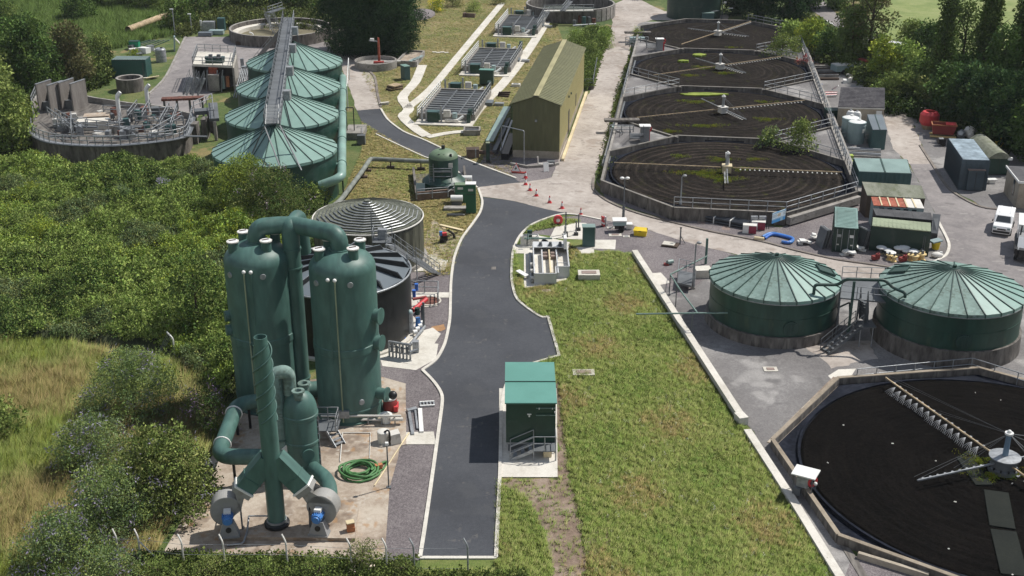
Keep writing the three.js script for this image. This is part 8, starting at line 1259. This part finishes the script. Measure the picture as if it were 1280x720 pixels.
[[546, 14, 2.2, 2.4, 'yellow', 'yellow flowered scrub right of the conifer at the top'], [566, 8, 2.4, 2.8, 'olive', 'olive scrub above the broken brick chamber'], [592, 14, 1.8, 1.8, 'bright', 'green weeds beside the broken brick chamber'], [625, 5, 2, 2.2, 'olive', 'small shrub left of the farthest settling tank'], [756, 60, 2.2, 3.2, 'bright', 'leafy shrub at the foot of the sludge tank'], [718, 56, 2.2, 2.6, 'bright', 'tall weeds behind the olive shed'], [738, 72, 2, 2.4, 'mid', 'green weeds between the olive shed and the old road'], [796, 52, 1.3, 2.2, 'yellow', 'bright weeds at the corner of the farthest bed']].forEach(([x, y, r, h, c, l], i) => P_('shrub', l, 'shrub', x, y, { cols: GREEN[c], clump: 'fine', cs: 1.2, r, h, dens: 1.6, clear: .02, shape: 'bush', flowers: i === 0 ? 60 : 0, fcols: [[.5, .4, .02]], seed: 90 + i }));
// ---- plants on and beside the filter beds
[[977, 71, 3.0, 3.4, 'mid', 'leafy bush growing on the deck right of the third and fourth beds'], [993, 66, 1.6, 2.4, 'mid', 'smaller bush right of the leafy one on the far deck'], [962, 184, 1.9, 2.2, 'grey', 'round bush on the deck between the first and second beds'], [1000, 188, 2.5, 3.7, 'mid', 'taller bush beside the round one on the first and second bed deck'], [1004, 80, 1.2, 1.0, 'brown', 'reddish low plant on the far deck']].forEach(([x, y, r, h, c, l], i) => P_('deck_bush', l, 'bush', x, y, { cols: i === 4 ? [[.16, .03, .03], [.1, .05, .03]] : GREEN[c].concat(GREEN.mid), y0: 1.0, cs: 1.1, r, h, dens: 1.3, clear: .02, shape: 'bush', p: at(x, y, 1), seed: 110 + i }));
// ---- belt of trees at the top right
[[812, -4, 4, 6, 'forest', 'shaded tree left of the dark round tank'], [922, 18, 4.5, 9, 'conifer', 'dark tree behind the farthest filter bed, left'], [950, 24, 5, 12, 'conifer', 'dark tree behind the farthest filter bed, middle'], [985, 30, 5, 13, 'conifer', 'dark tree behind the farthest filter bed, right'], [1008, 12, 4.5, 12, 'dark', 'dark tree at the lane'], [990, 54, 2.4, 3.6, 'bright', 'bright bush by the corner of the far bed'], [1014, 66, 3.2, 5, 'yellow', 'yellow green bush by the corner walkway'], [1040, 76, 3.2, 5, 'dark', 'dark bush right of the yellow green one'], [1062, 50, 3.6, 11, 'brown', 'thin brownish tree over the lane'], [1084, 86, 3.6, 15, 'brown', 'tall sparse brownish tree beside the lane'], [1062, 86, 3, 9, 'forest', 'tree left of the tall sparse brownish one'], [1100, 104, 2.4, 6.5, 'yellow', 'yellow green tree near the slate roofed hut'], [1126, 104, 3.2, 6, 'bright', 'bright green bushy tree hiding the white van'], [1112, 128, 2.4, 3.6, 'mid', 'low bushes behind the slate roofed hut'], [1045, 10, 3.6, 7, 'forest', 'hedge tree beyond the lane, left'], [1088, 8, 3.6, 8, 'forest', 'hedge tree beyond the lane, right'], [1140, 52, 2.6, 3.2, 'mid', 'hedge bush at the pasture edge'], [1160, 58, 2.8, 3.6, 'dark', 'darker hedge bush at the pasture edge']].forEach(([x, y, r, h, c, l], i) => P_('belt_tree', l, h < 5.5 ? 'bush' : 'tree', x, y, { ...big, cols: GREEN[c].concat(c === 'brown' ? GREEN.forest : []), r, h, dens: c === 'brown' ? .42 : .95, seed: 120 + i }));
[[1172, 128, 2.9, -6, 'cone', 'forest', 'tall pointed tree left of the pale track end'], [1152, 118, 3.6, 80, 'round', 'forest', 'rounded tree in front of the tall pointed one'], [1196, 120, 2.4, -2, 'column', 'forest', 'thin airy tree with a bare top'], [1222, 132, 3.5, -8, 'cone', 'forest', 'tall pointed dark green tree in the middle of the right wood'], [1262, 140, 3.3, 0, 'cone', 'forest', 'tall pointed tree near the right edge'], [1285, 150, 3.6, 14, 'cone', 'forest', 'pointed tree cut by the right edge'], [1243, 150, 3.0, 42, 'column', 'dark', 'dark column shaped tree behind the curved roof hut'], [1182, 148, 3.4, 86, 'round', 'dark', 'dark round tree behind the red hopper'], [1208, 160, 3.8, 88, 'round', 'conifer', 'very dark round tree behind the steel store'], [1238, 172, 4, 90, 'round', 'conifer', 'very dark round tree behind the yellow reel'], [1270, 186, 4, 96, 'round', 'conifer', 'very dark round tree behind the block hut'], [1300, 205, 4, 110, 'round', 'dark', 'dark tree at the right edge beyond the block hut'], [1136, 128, 2.6, 96, 'round', 'mid', 'green tree beside the field gate'], [1202, 136, 3.4, 74, 'round', 'dark', 'dark tree filling the middle of the right wood'], [1160, 138, 2.2, 104, 'round', 'olive', 'olive tree lit by the sun behind the stone pillar']].forEach(([x, y, r, top, shape, c, l], i) => P_('wood_tree', l, 'tree', x, y, { ...big, cols: GREEN[c].concat(GREEN.forest.slice(0, 1)), r, top, shape, lobes: shape === 'round' ? 18 : 26, dens: i === 2 ? .35 : 1, seed: 150 + i }));
// ---- bramble mass, ground cover and grass
{
const poly = pts('-80,205 36,212 120,216 236,211 262,212 300,250 372,290 392,330 330,410 300,480 284,505 240,470 214,440 120,432 60,430 -80,430'), q = rngOf(501);
const hs = (x, z) => { const s = Math.sin(x * .55 + Math.sin(z * .31) * 2) * Math.cos(z * .47 + Math.sin(x * .23)), f = Math.sin(x * 1.7 + z * .9) * Math.sin(z * 1.9 - x * .6); return 1.35 + .7 * s + .4 * f; };
const bb = new THREE.Box2(); poly.forEach(p => bb.expandByPoint(new THREE.Vector2(p.x, p.z)));
const step = .9, nx = Math.ceil((bb.max.x - bb.min.x) / step), nz = Math.ceil((bb.max.y - bb.min.y) / step), pos = [], idx = [], ok = [];
for (let j = 0; j <= nz; j++) for (let i = 0; i <= nx; i++) { const x = bb.min.x + i * step, z = bb.min.y + j * step, inn = inside(x, z, poly); ok.push(inn); pos.push(x, inn ? hs(x, z) - .45 : -.1, z); }
for (let j = 0; j < nz; j++) for (let i = 0; i < nx; i++) { const a = j * (nx + 1) + i, b = a + 1, c = a + nx + 1, d = c + 1; if (ok[a] || ok[b] || ok[c] || ok[d]) idx.push(a, c, b, b, c, d); }
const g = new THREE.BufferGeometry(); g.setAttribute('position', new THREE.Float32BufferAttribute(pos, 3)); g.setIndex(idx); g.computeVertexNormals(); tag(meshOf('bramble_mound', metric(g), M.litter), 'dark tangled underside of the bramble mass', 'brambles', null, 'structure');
const list = [], zone = (x, z) => Math.sin(x * .21 + 1) + Math.cos(z * .17) + .6 * Math.sin(x * .5 + z * .4);
for (let i = 0; i < 72000; i++) { const x = bb.min.x + q() * (bb.max.x - bb.min.x), z = bb.min.y + q() * (bb.max.y - bb.min.y); if (x < -75 || !inside(x, z, poly)) continue; const e = zone(x, z) + q() * 1.2; const sp = Math.sin(x * .33 + 4) * Math.sin(z * .29 + x * .11); list.push([x, Math.max(.1, hs(x, z) - .25 + .4 * q() + (sp > .5 ? .5 * q() : 0)), z, (sp > .5 ? .95 : sp < -.5 ? .45 : .6) + .5 * q(), mixc(sp < -.62 ? GREEN.olive.concat(GREEN.grey) : e > 1.5 ? GREEN.yellow.concat(GREEN.bright) : e < -.6 ? GREEN.mid.concat(GREEN.dark) : GREEN.mid.concat(GREEN.bright), q)]); }
tag(instances('brambles', CL.broad, leafMat, list), 'broad mass of green brambles and weeds filling the left side', 'brambles');
}
function scatter(poly, n, seed, fn) { const q = rngOf(seed), bb = new THREE.Box2(), out = []; poly.forEach(p => bb.expandByPoint(new THREE.Vector2(p.x, p.z))); for (let i = 0; i < n * 3 && out.length < n; i++) { const x = bb.min.x + q() * (bb.max.x - bb.min.x), z = bb.min.y + q() * (bb.max.y - bb.min.y); if (inside(x, z, poly)) { const e = fn(x, z, q); if (e) out.push(e); } } return out; }
GAIN = 1.5;
{
const soilA = pts('696,470 706,540 712,600 726,650 731,700 728,760 694,760 690,700 672,645 655,620 624,606 640,600 700,599 694,520'), TG = { short: tuftGeo(11, .16, .012, .16, 1), long: tuftGeo(13, .22, .016, .22, 2), tall: tuftGeo(14, .6, .016, .25, 3), far: tuftGeo(12, .3, .035, .4, 4) };
const GC = { lawn: [[.13, .17, .04], [.17, .195, .058], [.21, .215, .085], [.105, .155, .032]], dry: [[.17, .15, .055], [.26, .2, .1], [.11, .125, .035], [.21, .17, .07]], fresh: [[.085, .145, .03], [.105, .16, .038]] };
const free = pts('641,305 655,292 735,276 737,299 770,299 769,313 727,319 712,305 712,350 680,358 654,361'), kio = pts('622,480 698,480 699,600 622,600'), n1 = (x, z) => Math.sin(x * .7 + z * .25) + Math.sin(z * .6 - x * .3) + .5 * Math.sin(x * 2.1) * Math.sin(z * 1.7);
const keep = (x, z) => !inside(x, z, free) && !inside(x, z, kio) && !(z < -58.4 && x > -5.6 && x < -1);
tag(instances('lawn_grass', TG.long, grassMat, scatter(AREA.lawn, 52000, 601, (x, z, q) => { if (!keep(x, z) || (inside(x, z, soilA) && q() < .85)) return null; const v = n1(x, z) + q() * .8; return [x, 0, z, .6 + .8 * q(), mixc(v + 1.5 * q() > 2.5 ? GC.dry : v + .8 * q() < -.1 ? GC.fresh.concat(GC.lawn) : GC.lawn, q), .7 + .6 * q()]; })), 'tufts of grass over the rough bank between road and white wall', 'grass');
tag(instances('lawn_weeds', CL.fine, leafMat, scatter(AREA.lawn, 2600, 602, (x, z, q) => !keep(x, z) || inside(x, z, soilA) || n1(x, z) + q() > .3 ? null : [x, .05, z, .35 + .35 * q(), mixc(GREEN.bright.concat(GREEN.mid), q)])), 'low broad leaved weeds scattered in the rough bank', 'weeds');
tag(instances('wild_flowers', CL.spike, leafMat, scatter(AREA.lawn, 420, 603, (x, z, q) => keep(x, z) && x > 4 && n1(x, z) > -.2 ? [x, .28, z, .2 + .2 * q(), [.6, .6, .5]] : null)), 'pale flower heads dotted over the rough bank', 'flowers');
tag(instances('meadow_grass', TG.tall, grassMat, scatter(pts('-60,425 60,428 118,440 300,470 270,520 262,560 215,640 195,690 178,696 178,760 -60,760'), 26000, 604, (x, z, q) => { const v = n1(x * .8, z * .8) + q() * .8; return [x, 0, z, .7 + .8 * q(), mixc(v > .9 ? GC.dry : v < -.1 ? GC.lawn.concat(GREEN.yellow) : GC.dry.concat(GC.lawn), q), .8 + .5 * q()]; })), 'tall dry grass of the meadow at the bottom left', 'grass');
tag(instances('fence_weeds', CL.broad, leafMat, scatter(pts('165,700 480,703 520,704 660,712 660,760 165,760'), 2600, 605, (x, z, q) => x > -5.8 && z < -57.6 ? null : [x, .2 + .4 * q(), z, .5 + .5 * q(), mixc(GREEN.mid.concat(GREEN.bright), q)])), 'weeds along the boundary fence at the bottom edge', 'weeds');
for (const [k, n, sd, l, nm] of [['midGrass', 15000, 606, 'dry grass tufts between the domed tanks and the road', 'dry_grass'], ['farLawn', 26000, 607, 'grass tufts round the settling tanks', 'dry_grass']]) tag(instances(nm, TG.far, grassMat, scatter(AREA[k], n, sd, (x, z, q) => { const p = V(x, 0, z); const v = n1(x * .5, z * .5) + q(); return [x, 0, z, .35 + .35 * q(), mixc(v > .6 ? GC.dry : GC.lawn.concat(GC.dry), q), .5 + .4 * q()]; })), l, 'grass');
tag(instances('reeds', TG.tall, grassMat, scatter(pts('-150,-30 200,-30 240,15 215,45 150,60 100,70 0,75 -150,80'), 30000, 608, (x, z, q) => [x, 0, z, 1.6 + 1.2 * q(), mixc([[.045, .08, .016], [.062, .1, .022], [.08, .115, .03]], q), 1])), 'tall bright green reeds at the top left', 'reeds');
tag(instances('verge_weeds', CL.broad, leafMat, [...scatter(pts('746,222 757,182 772,115 790,66 797,66 780,125 768,185 770,205 782,238'), 1500, 609, (x, z, q) => [x, .15 + .3 * q(), z, .7 + .6 * q(), mixc(GREEN.bright.concat(GREEN.olive), q)]), ...scatter(pts('706,80 734,40 762,42 750,75 738,112 730,115 731,68 706,57'), 2400, 610, (x, z, q) => [x, .3 + .6 * q(), z, .9 + .8 * q(), mixc(GREEN.bright, q)])]), 'green weeds along the verge of the filter bed row and behind the olive shed', 'weeds');
tag(instances('undergrowth', CL.big, leafMat, [...scatter(pts('1095,142 1150,150 1200,172 1260,190 1420,240 1420,60 1250,90 1180,75 1130,70 1100,95'), 5200, 611, (x, z, q) => z > -140 - (x - 60) * .35 && x < 74 ? null : [x, .3 + .9 * q(), z, .9 + .6 * q(), mixc(GREEN.dark.concat(GREEN.forest), q)]), ...scatter(pts('985,45 1012,72 1060,95 1100,120 1120,95 1085,78 1040,45 1000,25'), 1400, 612, (x, z, q) => [x, .3 + .8 * q(), z, .9 + .6 * q(), mixc(GREEN.forest.concat(GREEN.mid), q)]), ...scatter(pts('-60,100 36,120 40,160 34,196 -60,196'), 1500, 613, (x, z, q) => [x, .3 + 1.0 * q(), z, .9 + .6 * q(), mixc(GREEN.mid.concat(GREEN.yellow), q)]), ...scatter(pts('200,20 262,22 300,10 400,8 400,40 285,36 262,34 225,48'), 1600, 614, (x, z, q) => [x, .3 + .7 * q(), z, .8 + .6 * q(), mixc(GREEN.mid.concat(GREEN.olive), q)]), ...scatter(pts('-60,60 60,70 130,62 142,96 120,112 40,125 -60,120'), 2600, 615, (x, z, q) => [x, .3 + .9 * q(), z, .9 + .6 * q(), mixc(GREEN.mid.concat(GREEN.forest), q)])]), 'leafy undergrowth beneath the trees', 'undergrowth');
}
MOSS.forEach(([L, t]) => instances('moss_patch', CL.fine, leafMat, L, t));
scene.fog = new THREE.FogExp2(new THREE.Color().setRGB(.75, .8, .86), .0001);
renderer.render(scene, camera);
